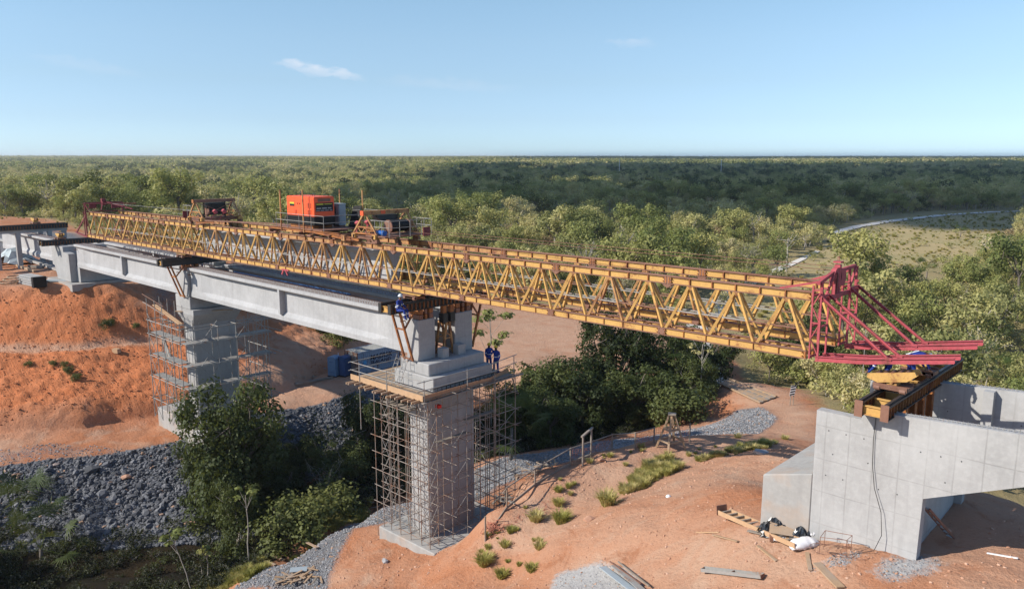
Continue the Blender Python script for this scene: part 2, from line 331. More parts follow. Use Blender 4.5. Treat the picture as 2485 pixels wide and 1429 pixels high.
# ------------------------------------------------------------------ terrain: one sheet through surveyed heights
def T3(px, py, z):
    v = P(px, py, Z=z); return (v.x, v.y, z)
CTRL = [
 # left embankment: plateau, top edge, bench, toe
 *[T3(*a) for a in [(0,640,-13.3),(0,700,-13.5),(100,695,-13.4),(200,690,-13.4),(300,694,-13.5),(390,703,-13.9),
  (0,600,-13.2),(60,560,-13.0),(150,570,-13.1),(0,530,-12.4),(250,600,-13.1),
  (0,790,-16.6),(100,785,-16.5),(200,775,-16.3),(300,770,-16.3),(390,765,-16.4),
  (0,876,-19.4),(0,868,-19.2),(100,858,-19.1),(100,866,-19.3),(200,843,-18.9),(200,852,-19.1),(300,835,-18.8),(300,843,-19.),(390,826,-18.8),(390,835,-19.),
  (0,950,-21.7),(100,945,-21.7),(200,945,-21.6),(300,930,-21.5),(390,925,-21.5),
  (0,1052,-24.2),(100,1048,-24.2),(200,1042,-24.1),(280,1026,-24.1),(390,1012,-24.1),
  (0,1130,-24.9),(120,1120,-24.8),(240,1105,-24.7),(350,1082,-24.6),(460,1066,-24.5),(0,1085,-24.6),(150,1082,-24.5),(300,1060,-24.4),(400,1040,-24.3),
  # riprap slope and the stream below it
  (0,1138,-25.2),(120,1128,-25.1),(240,1112,-25.),(350,1090,-24.9),(460,1076,-24.8),
  (0,1300,-28.8),(100,1300,-28.8),(200,1295,-28.7),(350,1290,-28.7),(480,1285,-28.7),(600,1250,-28.6),
  (0,1429,-29.3),(150,1400,-29.3),(300,1400,-29.4),(450,1400,-29.5),(560,1370,-29.4),(0,1350,-29.),
  (560,1100,-25.6),(700,1050,-25.2),(640,1180,-27.8),(760,1120,-28.),(850,1050,-26.5),(900,980,-25),
  # path beside the containers, shaded slope behind pier 2
  (620,935,-23.9),(700,930,-23.9),(870,915,-23.8),(700,985,-24.2),(800,960,-24.1),(860,940,-24),(960,885,-23.7),
  # near bank
  (620,1429,-24.9),(700,1380,-24.9),(800,1310,-24.9),(900,1250,-24.8),(560,1429,-26.8),(640,1370,-26.9),(760,1280,-27),(880,1200,-27),
  (750,1429,-24.2),(850,1400,-23.5),(900,1330,-23.2),(980,1400,-23.0),(1000,1429,-23.0),(1150,1250,-22.9),(1200,1180,-23.),(1250,1150,-23.2),
  (1230,1110,-24.6),(1350,1100,-24.6),(1330,1130,-23.4),(1440,1075,-24.6),(1420,1098,-23.2),(1560,1062,-23.6),(1500,1082,-22.2),(1650,1052,-22.6),
  (1250,1050,-28),(1400,1020,-28),(1550,1000,-27.8),(1680,980,-27),(1750,950,-26.8),(1700,1030,-24),
  # dirt road by the timber bridge, gravel heap
  (1760,930,-23.6),(1800,975,-23.6),(1880,985,-22.9),(1840,930,-23.3),(1900,1030,-21.6),(1980,1040,-20.8),(1980,1000,-21.6),(1850,1055,-20.8),(1800,1010,-23.),(1860,1020,-22),(1740,1015,-24.4),(1930,900,-27),(1860,890,-27),(2000,940,-26.5),
  # grass terrace behind the fence
  (1150,1310,-20.9),(1100,1400,-21.8),(1190,1245,-20.2),(1260,1180,-19.5),(1320,1140,-19.),(1420,1102,-18.7),(1500,1090,-18.5),(1590,1075,-18.4),(1700,1065,-18.4),(1800,1062,-18.4),(1900,1080,-17.6),
  (1300,1250,-19.7),(1400,1180,-19.),(1500,1150,-18.6),(1600,1110,-18.4),(1750,1090,-18.1),(1230,1330,-20.6),(1240,1400,-20.9),
  # fill the abutment stands on
  (1965,1090,-15.6),(1800,1115,-16.4),(1650,1165,-17.2),(1520,1210,-17.9),(1400,1265,-18.7),(1330,1340,-19.3),(1290,1420,-19.8),
  (1820,1090,-17.5),(1660,1135,-18.2),(1500,1190,-18.9),(1385,1240,-19.5),
  (1500,1300,-17.4),(1600,1400,-17.),(1450,1400,-18.3),(1700,1250,-15.8),(1840,1265,-14.3),(1800,1180,-15.3),(1750,1400,-15.5),(1900,1429,-14.8),(2100,1429,-14.),(2220,1350,-13.55),(2000,1360,-14),(2300,1300,-13.6),(2485,1400,-13.2),(2400,1200,-13.7),(2485,1300,-13.4),
  # clearing, meadow, forest floor
  (700,760,-23.),(1150,850,-23.6),(1300,900,-23.6),(1300,820,-23.5),(1200,770,-23.5),(1550,850,-23.6),(1700,840,-23.6),(1900,700,-23.6),(2200,600,-23.6),(2400,620,-23.6),(2100,760,-24),(2350,760,-24),(2485,840,-24.5),(2200,860,-25.5),(2400,560,-23.3),
  (1000,700,-23.5),(700,560,-22),(1600,560,-23.3),
 ]],
 # under and behind what hides it
 *[(x,y,z) for Y0,dx in ((36,0),(43,-.5),(50,-4.5),(58,-8)) for x,y,z in ((-71.8+dx,Y0,-23.9),(-75+dx,Y0,-21.6),(-78.8+dx,Y0,-18.9),(-82.5+dx,Y0,-16.2),(-86.3+dx,Y0,-13.6))],
 (-92, 34, -13.4), (-97, 30, -13.3), (-100, 45, -13.3), (-110, 20, -13.2), (-130, 40, -13), (-96, 50, -13.4), (-74,60,-23.7), (-95, 65, -18), (-110, 80, -19),
 (-67, 34, -24.3), (-70, 36, -24.1), (-35, 29, -23.), (-39.5, 31, -23.3), (-34, 34, -22.9), (-40, 36, -23.6), (-33, 37.5, -23.2), (-31, 31, -22.0), (-38.5, 38, -23.7),
 (-10, 34, -13.8), (-2, 34, -13.6), (5, 25, -13.4), (0, 15, -13.6), (-13, 33, -14.6), (-13, 29, -14.4), (-14.5, 36, -16), (-8, 38, -15), (-8, 42, -19), (-14, 44, -19.3), (5, 45, -20), (-5, 52, -24), (10, 60, -25),
 (-20, 12, -16.5), (-30, 8, -20), (-10, 5, -14.5), (-40, 2, -25), (-60, 5, -29.5), (-52, 14, -29.3), (-44, 28, -28.8), (-46, 20, -28.4), (-48, 36, -28.6), (-90, 5, -24.6), (-100, 0, -20), (10, 0, -14), (-30, -30, -20),
 (-130, 0, -13.5), (-160, 60, -14), (-200, 20, -13), (-200, 120, -17), (-120, 130, -21.5), (-60, 150, -23.5), (0, 120, -24), (60, 100, -24), (-100, 250, -22.5), (50, 250, -23), (-250, 250, -19), (-320, 100, -14), (150, 200, -22), (0, 350, -22.5), (-350, 350, -18), (-200, 350, -21),
]
_cp = np.array(CTRL, float)
_keep = []
for i in range(len(_cp)):                       # drop near-duplicates that would fight
    if all(np.hypot(*(_cp[i, :2] - _cp[j, :2])) > .35 for j in _keep): _keep.append(i)
_cp = _cp[_keep]
def _phi(r): return np.sqrt(r * r + .6)
def _rbf():
    n = len(_cp); d = np.hypot(_cp[:, None, 0] - _cp[None, :, 0], _cp[:, None, 1] - _cp[None, :, 1])
    A = np.zeros((n + 3, n + 3)); A[:n, :n] = -_phi(d) + np.eye(n) * .05
    A[:n, n] = 1; A[:n, n + 1:] = _cp[:, :2] / 100; A[n, :n] = 1; A[n + 1:, :n] = _cp[:, :2].T / 100
    return np.linalg.solve(A, np.r_[_cp[:, 2], 0, 0, 0])
_w = _rbf()
def H0(x, y):
    x = np.asarray(x, float); y = np.asarray(y, float); s = x.shape; x = x.ravel(); y = y.ravel(); o = np.empty(len(x))
    for k in range(0, len(x), 20000):
        a, b = x[k:k + 20000], y[k:k + 20000]
        o[k:k + 20000] = -_phi(np.hypot(a[:, None] - _cp[:, 0], b[:, None] - _cp[:, 1])) @ _w[:-3] + _w[-3] + (a * _w[-2] + b * _w[-1]) / 100
    return o.reshape(s)
def vnoise(x, y, seed=0):
    xi = np.floor(x).astype(np.int64); yi = np.floor(y).astype(np.int64); fx = x - xi; fy = y - yi
    fx = fx * fx * (3 - 2 * fx); fy = fy * fy * (3 - 2 * fy)
    def h(a, b):
        n = (a * 374761393 + b * 668265263 + seed * 974634777) & 0xffffffff
        n = ((n ^ (n >> 13)) * 1274126177) & 0xffffffff
        return ((n ^ (n >> 16)) & 0xffff) / 65535.
    return (h(xi, yi) * (1 - fx) + h(xi + 1, yi) * fx) * (1 - fy) + (h(xi, yi + 1) * (1 - fx) + h(xi + 1, yi + 1) * fx) * fy
def fbm(x, y, sc, octv=4, seed=0, gain=.5):
    o = 0; a = 1.; t = 0
    for k in range(octv): o = o + a * (vnoise(x * sc * 2 ** k + 17.3 * k, y * sc * 2 ** k - 9.1 * k, seed + k) - .5); t += a; a *= gain
    return o / t
def sm(t): t = np.clip(t, 0, 1); return t * t * (3 - 2 * t)
def far_h(x, y):
    d = np.hypot(x, y); s = sm((d - 320) / 500)
    base = -21.5 + 14.5 * sm(d / 5200) ** 1.1 - 3.5 * sm((d - 300) / 300) * (1 - sm((d - 700) / 900))
    return base + s * fbm(x, y, 1 / 900., 3, 5) * 12 * sm((d - 300) / 900)

def poly(pts): return [(float(P(a, b, Z=z).x), float(P(a, b, Z=z).y)) for a, b, z in pts]
def inside(pl, x, y):
    c = np.zeros(np.shape(x), bool); n = len(pl)
    for i in range(n):
        (x1, y1), (x2, y2) = pl[i], pl[(i + 1) % n]
        with np.errstate(divide='ignore', invalid='ignore'):
            k = ((y1 > y) != (y2 > y)) & (x < (x2 - x1) * (y - y1) / ((y2 - y1) if y2 != y1 else 1e-9) + x1)
        c ^= k
    return c
def edge_dist(pl, x, y):
    d = np.full(np.shape(x), 1e9); n = len(pl)
    for i in range(n):
        (x1, y1), (x2, y2) = pl[i], pl[(i + 1) % n]; L = (x2 - x1) ** 2 + (y2 - y1) ** 2 + 1e-9
        t = np.clip(((x - x1) * (x2 - x1) + (y - y1) * (y2 - y1)) / L, 0, 1)
        d = np.minimum(d, np.hypot(x - x1 - t * (x2 - x1), y - y1 - t * (y2 - y1)))
    return d
def region(pl, x, y, soft):
    """1 inside, 0 outside, soft band of `soft` metres"""
    sd = edge_dist(pl, x, y) * np.where(inside(pl, x, y), 1, -1); return np.clip(.5 + sd / soft / 2, 0, 1)

REG = dict(
 riprap=poly([(-200,1170,-25),(0,1136,-25.1),(240,1110,-24.9),(460,1072,-24.7),(640,1020,-24.9),(800,975,-24.4),(930,930,-24),(960,1000,-27),(760,1170,-28.5),(620,1300,-28.8),(350,1325,-29),(0,1335,-29.0),(-200,1350,-29)]),
 gravel_near=poly([(560,1429,-26.5),(760,1290,-26.),(900,1200,-25.6),(1100,1140,-25),(1230,1112,-24.9),(1440,1070,-24.9),(1560,1058,-24),(1700,1040,-23.3),(1790,985,-23.4),(1850,985,-23),(1885,1020,-22),(1840,1058,-21),(1700,1062,-21.5),(1590,1085,-21),(1440,1110,-22.5),(1330,1135,-23.3),(1230,1190,-23.5),(1160,1225,-23.5),(930,1290,-23.8),(860,1290,-24),(800,1400,-24),(780,1500,-24)]),
 gravel_flat=poly([(-100,1100,-24.6),(120,1075,-24.5),(330,1090,-24.6),(240,1110,-24.9),(0,1135,-25),(-100,1160,-25)]),
 gravel_top=poly([(60,610,-13.3),(150,660,-13.4),(420,700,-13.8),(380,640,-13.4),(180,560,-13.1),(0,560,-13.1),(-100,600,-13.2),(-40,640,-13.3)]),
 gravel_fore=poly([(1330,1429,-19),(1350,1385,-19),(1450,1375,-18.4),(1520,1400,-18),(1560,1440,-17.7),(1320,1500,-19)]),
 gravel_fore2=poly([(2110,1400,-14),(2140,1375,-14),(2240,1370,-14),(2290,1395,-14),(2260,1420,-14),(2150,1425,-14)]),
 gravel_fore3=poly([(1960,1385,-14.3),(2050,1365,-14.2),(2100,1375,-14.2),(2050,1400,-14.3)]),
 pale_terr=poly([(1380,1200,-19),(1470,1150,-18.7),(1620,1120,-18.4),(1700,1080,-18.4),(1880,1070,-18.3),(1830,1100,-18.2),(1640,1130,-18.3),(1480,1200,-18.9)]),
 road=poly([(1150,745,-23.5),(1250,750,-23.5),(1560,770,-23.5),(1740,830,-23.5),(1780,905,-23.6),(1900,950,-23.3),(1990,1000,-21.6),(2010,1060,-19.5),(1900,1060,-20.5),(1880,1000,-22.6),(1780,960,-23.6),(1650,880,-23.6),(1600,850,-23.6),(1430,862,-23.6),(1290,925,-23.6),(1180,880,-23.7),(1140,830,-23.6)]),
 path_white=poly([(1700,905,-23.6),(1740,880,-23.6),(1690,760,-23.6),(1760,700,-23.6),(1850,672,-23.6),(1960,625,-23.6),(1940,615,-23.6),(1840,655,-23.6),(1700,720,-23.6),(1640,770,-23.6),(1600,800,-23.6)]),
 path_far=poly([(2030,570,-23.4),(2160,540,-23.3),(2300,526,-23.2),(2485,517,-23),(2485,512,-23),(2290,520,-23.2),(2150,533,-23.3),(2020,560,-23.4)]),
 clearing=poly([(1080,735,-23.5),(1240,735,-23.5),(1560,745,-23.5),(1700,780,-23.5),(1780,850,-23.6),(1790,905,-23.6),(1700,905,-23.6),(1650,880,-23.6),(1430,868,-23.6),(1300,935,-23.6),(1180,900,-23.7),(860,950,-24),(700,990,-24.2),(600,950,-24),(620,900,-23),(800,820,-22.6),(900,760,-23)]),
 meadow=poly([(1880,700,-23.6),(1960,610,-23.6),(2040,570,-23.4),(2160,540,-23.3),(2300,526,-23.2),(2485,515,-23),(2560,530,-23),(2400,600,-23.3),(2330,625,-23.5),(2280,650,-23.6),(2080,650,-23.6),(2000,690,-23.6),(1880,790,-23.7),(1780,820,-23.7)]),
 river=poly([(-200,1290,-29),(350,1290,-28.8),(600,1250,-28.6),(720,1190,-28),(880,1060,-27),(1230,1000,-27.5),(1500,960,-27.5),(1740,930,-26.5),(1750,985,-25.5),(1600,1030,-25.8),(1430,1060,-25.6),(1230,1105,-25.7),(900,1190,-26.2),(720,1300,-26.9),(540,1440,-27.4),(-200,1520,-29)]),
 leftfield=poly([(-300,520,-13),(0,515,-12.5),(120,535,-13),(250,575,-13),(420,640,-13.4),(420,715,-14),(0,715,-13.6),(-300,720,-13.6)]),
 slope=poly([(-200,705,-13.6),(390,700,-13.8),(700,750,-16),(830,840,-22.5),(780,905,-23.8),(640,935,-23.9),(390,1015,-24.1),(0,1052,-24.2),(-200,1060,-24.2)]),
)
TOE = [tuple(T3(*a)[:2]) for a in ((-900,1075,-24.15),(-400,1066,-24.15),(0,1052,-24.15),(100,1048,-24.15),(200,1042,-24.15),(280,1026,-24.15),(390,1012,-24.15))] + [(-71.6,33),(-71.6,38),(-72.3,43),(-75.5,48.5),(-77,53),(-81,60),(-90,70),(-105,82),(-135,95),(-420,120),(-420,-60)]
PRS = [-1, 0, .4, 1.4, 5, 9.3, 9.7, 10.7, 11.0, 12.2, 15.2, 15.8, 30]; PRZ = [-24.15, -24.1, -23.2, -22.1, -20.9, -19.3, -19.12, -19.02, -18.5, -17.1, -13.7, -13.38, -13.3]
def embank(x, y):
    near_ = (x < -60) & (x > -200) & (y < 110) & (y > -30); s = np.full(np.shape(x), -99.); 
    if near_.any(): xs, ys = x[near_], y[near_]; s[near_] = edge_dist(TOE, xs, ys) * np.where(inside(TOE, xs, ys), 1, -1)
    return s
def Hraw(x, y):
    d = np.hypot(x, y); s = sm((d - 260) / 200)
    z = H0(x, y) * (1 - s) + far_h(x, y) * s
    return z
def Hfull(x, y):
    z = Hraw(x, y); e = embank(x, y); e2 = e + fbm(x, y, .16, 3, 61) * 1.0 * np.clip(e / 4, 0, 1); ze = np.interp(e2, PRS, PRZ)
    z = np.where(e > -.5, ze * (1 - sm((e - 17.5) / 6)) + z * sm((e - 17.5) / 6), z); d = np.hypot(x, y); near = 1 - sm((d - 90) / 60)
    rip = region(REG['riprap'], x, y, .8); sl = region(REG['slope'], x, y, 1.2); rd = region(REG['road'], x, y, 2.)
    amp = .16 * (1 - .85 * rd)
    z = z + near * fbm(x, y, .45, 5, 1, .55) * amp * 2
    # rills and clods on the cut slope, running down it
    t = (x * .55 + y * .83); u = (-x * .83 + y * .55)
    rill = np.abs(fbm(t, u * .33, .9, 4, 21, .6)) * 1.5
    face = np.clip(e2 / .6, 0, 1) * np.clip((15.8 - e2) / .5, 0, 1) * (1 - .92 * np.exp(-((e2 - 10.4) / .75) ** 4)) * (e > 0)
    ang = u * .85 + fbm(x, y, .3, 3, 71) * 1.8; rl = np.abs(vnoise(ang * 1.1, e2 * .22, 5) - .5) * 2; rl2 = np.abs(vnoise(ang * 2.7, e2 * .45, 6) - .5) * 2
    z = z + face * near * ((rl - .45) * .3 + (rl2 - .45) * .22 + fbm(x, y, 1.7, 4, 31, .8) * .8)
    z = z + rip * fbm(x, y, 1.4, 3, 41) * .25
    fill = (1 - sl) * near * (1 - rd)
    z = z + fill * fbm(x, y, 1.6, 4, 51, .7) * .2
    return z

def axis(a, b, step, lo, hi, g=1.13):
    c = list(np.arange(a, b, step)); s = step; v = c[-1]
    while v < hi: s *= g; v += s; c.append(v)
    s = step; v = a; p = []
    while v > lo: s *= g; v -= s; p.append(v)
    return np.array(p[::-1] + c)
GX = axis(-112, 4, .27, -9000, 9000); GY = axis(9, 68, .27, -3000, 12000)
XX, YY = np.meshgrid(GX, GY); ZZ = Hfull(XX, YY)
def H(x, y):
    x = np.asarray(x, float); y = np.asarray(y, float)
    i = np.clip(np.searchsorted(GX, x) - 1, 0, len(GX) - 2); j = np.clip(np.searchsorted(GY, y) - 1, 0, len(GY) - 2)
    fx = (x - GX[i]) / (GX[i + 1] - GX[i]); fy = (y - GY[j]) / (GY[j + 1] - GY[j])
    return (ZZ[j, i] * (1 - fx) + ZZ[j, i + 1] * fx) * (1 - fy) + (ZZ[j + 1, i] * (1 - fx) + ZZ[j + 1, i + 1] * fx) * fy
def Hz(x, y): return float(H(x, y))
def G(px, py, lo=15, hi=6000):
    """where the line of sight through (px, py) meets the ground"""
    d = dir_of(px, py); t = lo
    t0 = t
    while t < hi:
        p = d * t
        if p.z < Hz(p.x, p.y):
            a, b = t0, t
            for _ in range(18):
                m = (a + b) / 2; q = d * m
                if q.z < Hz(q.x, q.y): b = m
                else: a = m
            q = d * b; return Vector((q.x, q.y, Hz(q.x, q.y)))
        t0 = t; t *= 1.004; t += .02
    return d * hi

ny, nx = XX.shape
vs = np.stack([XX.ravel(), YY.ravel(), ZZ.ravel()], 1)
idx = np.arange(nx * ny).reshape(ny, nx)
fs = np.stack([idx[:-1, :-1].ravel(), idx[:-1, 1:].ravel(), idx[1:, 1:].ravel(), idx[1:, :-1].ravel()], 1)
me = bpy.data.meshes.new('ground'); me.vertices.add(len(vs)); me.vertices.foreach_set('co', vs.ravel())
me.loops.add(fs.size); me.loops.foreach_set('vertex_index', fs.ravel()); me.polygons.add(len(fs))
me.polygons.foreach_set('loop_start', np.arange(0, fs.size, 4)); me.polygons.foreach_set('loop_total', np.full(len(fs), 4))
me.polygons.foreach_set('use_smooth', np.ones(len(fs), bool)); me.update()
x, y = vs[:, 0], vs[:, 1]; D_ = np.hypot(x, y)
def rg(n, soft): return region(REG[n], x, y, soft)
near_open = np.maximum.reduce([rg('clearing', 2), rg('road', 1), rg('slope', 1), rg('leftfield', 2)])
grav = np.maximum.reduce([rg('riprap', .7), rg('gravel_near', .6), rg('gravel_flat', 1.2) * .42, rg('gravel_top', 2) * .8, rg('gravel_fore3', .4) * .2])
sand = np.maximum.reduce([rg('gravel_fore', .4), rg('gravel_fore2', .5) * .75, rg('gravel_fore3', .4) * .6])
pale = np.maximum.reduce([rg('pale_terr', 1.5) * .9, rg('road', 1.5) * .95, rg('clearing', 2) * .55])
river = rg('river', 1.2)
# everything past the works is savanna floor
works = poly([(-400,1600,-25),(-300,515,-13),(120,530,-13),(300,585,-13),(700,770,-20),(1060,735,-23.5),(1700,760,-23.5),(1800,880,-23.6),(1930,930,-25),(2060,1010,-20),(2200,960,-17),(2600,930,-13.5),(3200,1200,-13),(2600,2400,-14),(1000,2400,-22)])
floor = 1 - region(works, x, y, 2.5); floor = np.clip(floor, 0, 1) * (1 - np.clip(near_open, 0, 1))
meadow = rg('meadow', 3)
col = np.stack([grav, sand, np.clip(river, 0, 1), np.clip(floor, 0, 1)], 1)
a = me.color_attributes.new('soil', 'FLOAT_COLOR', 'POINT'); a.data.foreach_set('color', col.astype(np.float32).ravel())
wet = rg('riprap', .6)
eb = embank(x, y); fillr = np.clip(np.maximum(pale, np.exp(-((eb - 10.4) / .7) ** 4) * .9), 0, 1)
col2 = np.stack([meadow, fillr, rg('slope', 1.5), wet], 1)
a = me.color_attributes.new('soil2', 'FLOAT_COLOR', 'POINT'); a.data.foreach_set('color', col2.astype(np.float32).ravel())

t = NT('earth')
def vcol(n):
    a = t.node('ShaderNodeVertexColor', layer_name=n); s = t.node('ShaderNodeSeparateColor'); t.l(a.outputs[0], s.inputs[0]); return s.outputs[0], s.outputs[1], s.outputs[2], a.outputs[1]
g_, s_, r_, f_ = vcol('soil'); m_, p_, l_, w_ = vcol('soil2')
n_big = t.noise(.09, 4, .55); n_mid = t.noise(.7, 6, .62); n_fine = t.noise(5, 6, .65); n_grain = t.noise(24, 3, .7)
vor = t.node('ShaderNodeTexVoronoi'); vor.inputs['Scale'].default_value = 5.5; t.l(t.pos, vor.inputs['Vector'])
vor2 = t.node('ShaderNodeTexVoronoi'); vor2.inputs['Scale'].default_value = 15; t.l(t.pos, vor2.inputs['Vector'])
earth = t.mix(n_mid, (.34, .125, .055), (.43, .19, .098))
earth = t.mix(t.ramp(n_big, .40, .60, 0, .8), earth, (.43, .255, .17)); earth = t.mix(t.ramp(t.noise(.25, 5, .65, dist=1.2), .5, .68, 0, .7), earth, (.44, .30, .215)); earth = t.mix(t.ramp(t.noise(.33, 4, .7, dist=2.), .56, .7, 0, .6), earth, (.29, .115, .055))
earth = t.mix(t.ramp(n_fine, .55, .8, 0, .55), earth, (.44, .265, .175))
earth = t.mix(t.ramp(n_fine, .25, .42, .6, 0), earth, (.22, .08, .04))
cut = t.mix(n_mid, (.44, .135, .05), (.54, .215, .10)); cut = t.mix(t.ramp(n_fine, .3, .45, .6, 0), cut, (.28, .08, .032)); cut = t.mix(t.ramp(n_fine, .58, .75, 0, .5), cut, (.58, .30, .18))
earth = t.mix(l_, earth, cut)
pal = t.mix(n_mid, (.40, .24, .16), (.50, .33, .23)); earth = t.mix(t.math('MULTIPLY', p_, t.ramp(n_mid, .25, .6, .4, 1)), earth, pal)
def cutw(w, hard=.22): return t.ramp(t.math('ADD', w, t.math('MULTIPLY', t.math('SUBTRACT', n_fine, .5), 1.0)), .5 - hard, .5 + hard)
gcol = t.mix(vor2.outputs['Distance'], (.10, .105, .115), (.30, .30, .31)); gcol = t.mix(t.ramp(n_mid, .5, .75, 0, .5), gcol, (.33, .25, .19))
gdark = t.mix(vor.outputs['Distance'], (.04, .042, .048), (.12, .125, .135)); gcol = t.mix(w_, gcol, gdark)
c = t.mix(cutw(g_), earth, gcol)
c = t.mix(cutw(s_), c, t.mix(n_fine, (.27, .265, .26), (.45, .44, .43)))
c = t.mix(cutw(r_), c, t.mix(n_mid, (.012, .009, .006), (.04, .028, .014)))  # dark gully soil, blackened further so its colour carries the tree shade
sav = t.mix(n_mid, (.2, .18, .08), (.38, .30, .16)); sav = t.mix(t.ramp(n_big, .45, .7, 0, .5), sav, (.28, .19, .11))
c = t.mix(t.ramp(t.math('ADD', f_, t.math('MULTIPLY', t.math('SUBTRACT', n_mid, .5), .8)), .3, .7), c, sav)
med = t.mix(t.noise(.06, 6, .7, dist=1.), (.30, .25, .12), (.46, .35, .19)); med = t.mix(t.ramp(t.noise(.03, 5, .6, dist=2.), .45, .62, 0, .5), med, (.22, .225, .095))
c = t.mix(t.math('MULTIPLY', m_, t.ramp(s_, .3, .6, 1, 0)), c, med)
h = t.math('ADD', t.math('MULTIPLY', n_fine, .6), t.math('MULTIPLY', n_grain, .18))
h = t.math('ADD', h, t.math('MULTIPLY', t.math('MULTIPLY', vor2.outputs['Distance'], g_), .7))
rm = t.node('ShaderNodeMapping'); rm.inputs['Rotation'].default_value = (0, 0, .557); rm.inputs['Scale'].default_value = (.35, 2.6, .45); t.l(t.pos, rm.inputs[0])
streak = t.noise(1.0, 5, .65, vec=rm.outputs[0])
h = t.math('ADD', h, t.math('MULTIPLY', n_mid, .8)); h = t.math('ADD', h, t.math("MULTIPLY", t.math("MULTIPLY", streak, l_), 1.1)); t.bump(h, 1.0, .17)
M['earth'] = t.fin(c, .95, 0, .1)
me.materials.append(M['earth'])
ground = bpy.data.objects.new('ground', me); COL.objects.link(ground); tag(ground, 'orange bare earth, grey gravel banks and dry savanna floor', kind='structure')

# stream in the gully
sb = MB(); 
pts = [P(-80, 1429, Z=-29.35), P(150, 1420, Z=-29.35), P(330, 1418, Z=-29.35), P(470, 1400, Z=-29.35), P(600, 1330, Z=-29.3), P(760, 1230, Z=-29.2)]
for i in range(len(pts) - 1):
    a, b = pts[i], pts[i + 1]; d = (b - a).normalized(); s = Vector((-d.y, d.x, 0)) * .8
    if i == 0: prev = [a - s, a + s]
    cur = [b - s, b + s]; sb.add([prev[0], cur[0], cur[1], prev[1]], [(0, 1, 2, 3)]); prev = cur
tw = NT('stream_water'); tw.bump(tw.noise(3, 3), .2, .03); M['water'] = tw.fin((.012, .011, .008), .3, 0, .25)
st = sb.build('stream', M['water']); st.location.z = .12; tag(st, 'dark shallow stream', kind='structure')

def strip(name, pts, widths, label, mat, lift=.14, n=8):
    b = MB(); pr = None; q = [P(a, b_, Z=z) for a, b_, z in pts]; S = []
    for i in range(len(q) - 1):
        for k in range(n): f = k / n; S.append((q[i].lerp(q[i + 1], f), widths[i] * (1 - f) + widths[i + 1] * f))
    S.append((q[-1], widths[-1]))
    for i, (c_, w_) in enumerate(S):
        d = (S[min(i + 1, len(S) - 1)][0] - S[max(i - 1, 0)][0]); d.z = 0; d.normalize(); s_ = Vector((-d.y, d.x, 0)); row = []
        for f in (-.5, -.17, .17, .5): v = c_ + s_ * w_ * (f + rng.uniform(-.06, .06)); row.append((v.x, v.y, Hz(v.x, v.y) + lift))
        if pr: b.add(pr + row, [(0, 1, 5, 4), (1, 2, 6, 5), (2, 3, 7, 6)])
        pr = row
    return tag(b.build(name, mat), label, kind='structure')
ts = NT('pale_sand'); nn_ = ts.noise(.6, 5, .6); M['sand'] = ts.fin(ts.mix(nn_, (.55, .51, .45), (.72, .68, .62)), .95, 0, .1)
strip('sandy_path', [(1985, 612, -23.6), (1930, 640, -23.6), (1860, 670, -23.6), (1790, 700, -23.6), (1735, 735, -23.6), (1690, 775, -23.6), (1700, 830, -23.6), (1745, 885, -23.6)], [1.2, 1.6, 2.2, 3, 3.5, 3, 2.5, 2.5], 'white sandy path crossing the woods', M['sand'])
strip('far_path', [(2025, 572, -23.4), (2080, 556, -23.3), (2160, 543, -23.3), (2290, 529, -23.2), (2400, 521, -23.1), (2560, 514, -23)], [3, 3.4, 3.8, 3.8, 3.4, 3.2], 'pale track along the upper edge of the meadow', M['sand'], .22)
# ------------------------------------------------------------------ precast girders
def girder(label, Yc, X0, X1, ztop, group=None, dia=True, w=1.15, hgt=2.48, shear=True):
    """X0 < X1; I-section with end blocks, drawn about its centre line"""
    t = empty('concrete_girder', ((X0 + X1) / 2, Yc, ztop - hgt), label, 'bridge girder', group)
    z0 = ztop - hgt; zt = ztop
    def sec(X, wt, wb, web, fl):
        a, b, c = wt / 2, wb / 2, web / 2
        pr = [(-b, z0), (-b, z0 + .3 * fl + .04), (-c, z0 + .62), (-c, zt - .42), (-a, zt - .22), (-a, zt), (a, zt), (a, zt - .22), (c, zt - .42), (c, z0 + .62), (b, z0 + .3 * fl + .04), (b, z0)]
        return [(X, Yc + p, q) for p, q in pr]
    b = MB(); e = 1.9; m = 3.4
    b.loft([sec(X0, w, .74, .66, 1), sec(X0 + e, w, .74, .66, 1), sec(X0 + m, w, .74, .24, 1), sec(X1 - m, w, .74, .24, 1), sec(X1 - e, w, .74, .66, 1), sec(X1, w, .74, .66, 1)])
    b.build('beam', M['conc'], t, bevel=.02)
    if dia:
        for k in (.5,):
            X = X0 + (X1 - X0) * k
            for s in (-1, 1):
                d = MB(); d.prism([(Yc + s * .12, z0 + .1), (Yc + s * .38, z0 + .42), (Yc + s * .56, z0 + .5), (Yc + s * .56, zt - .25), (Yc + s * .12, zt - .1)], 0, X - .13, X + .13)
                d.build('diaphragm', M['conc'], t)
    if shear:
        s = MB(); n = int((X1 - X0) / .17)
        for k in range(n):
            X = X0 + .1 + k * .17
            for dy in (-.3, .3):
                hh = .11 + .03 * rng.random(); y0 = Yc + dy - .07; y1 = Yc + dy + .07; j = rng.uniform(-.03, .03)
                s.bar((X + j, y0, zt - .02), (X + j, y0, zt + hh), .014, .014); s.bar((X, y1, zt - .02), (X, y1, zt + hh), .014, .014); s.bar((X + j, y0, zt + hh), (X, y1, zt + hh), .014, .014)
        s.build('rebar_loops', M['rust'], t)['kind'] = 'stuff'
    # lifting pockets near the ends
    for X in (X0 + .35, X1 - .35):
        q = MB(); q.tube((X, Yc - w / 2 - .12, zt - .55), (X, Yc + w / 2 + .12, zt - .55), .035, 8); q.build('lifting_bar', M['rust'], t)
    return t
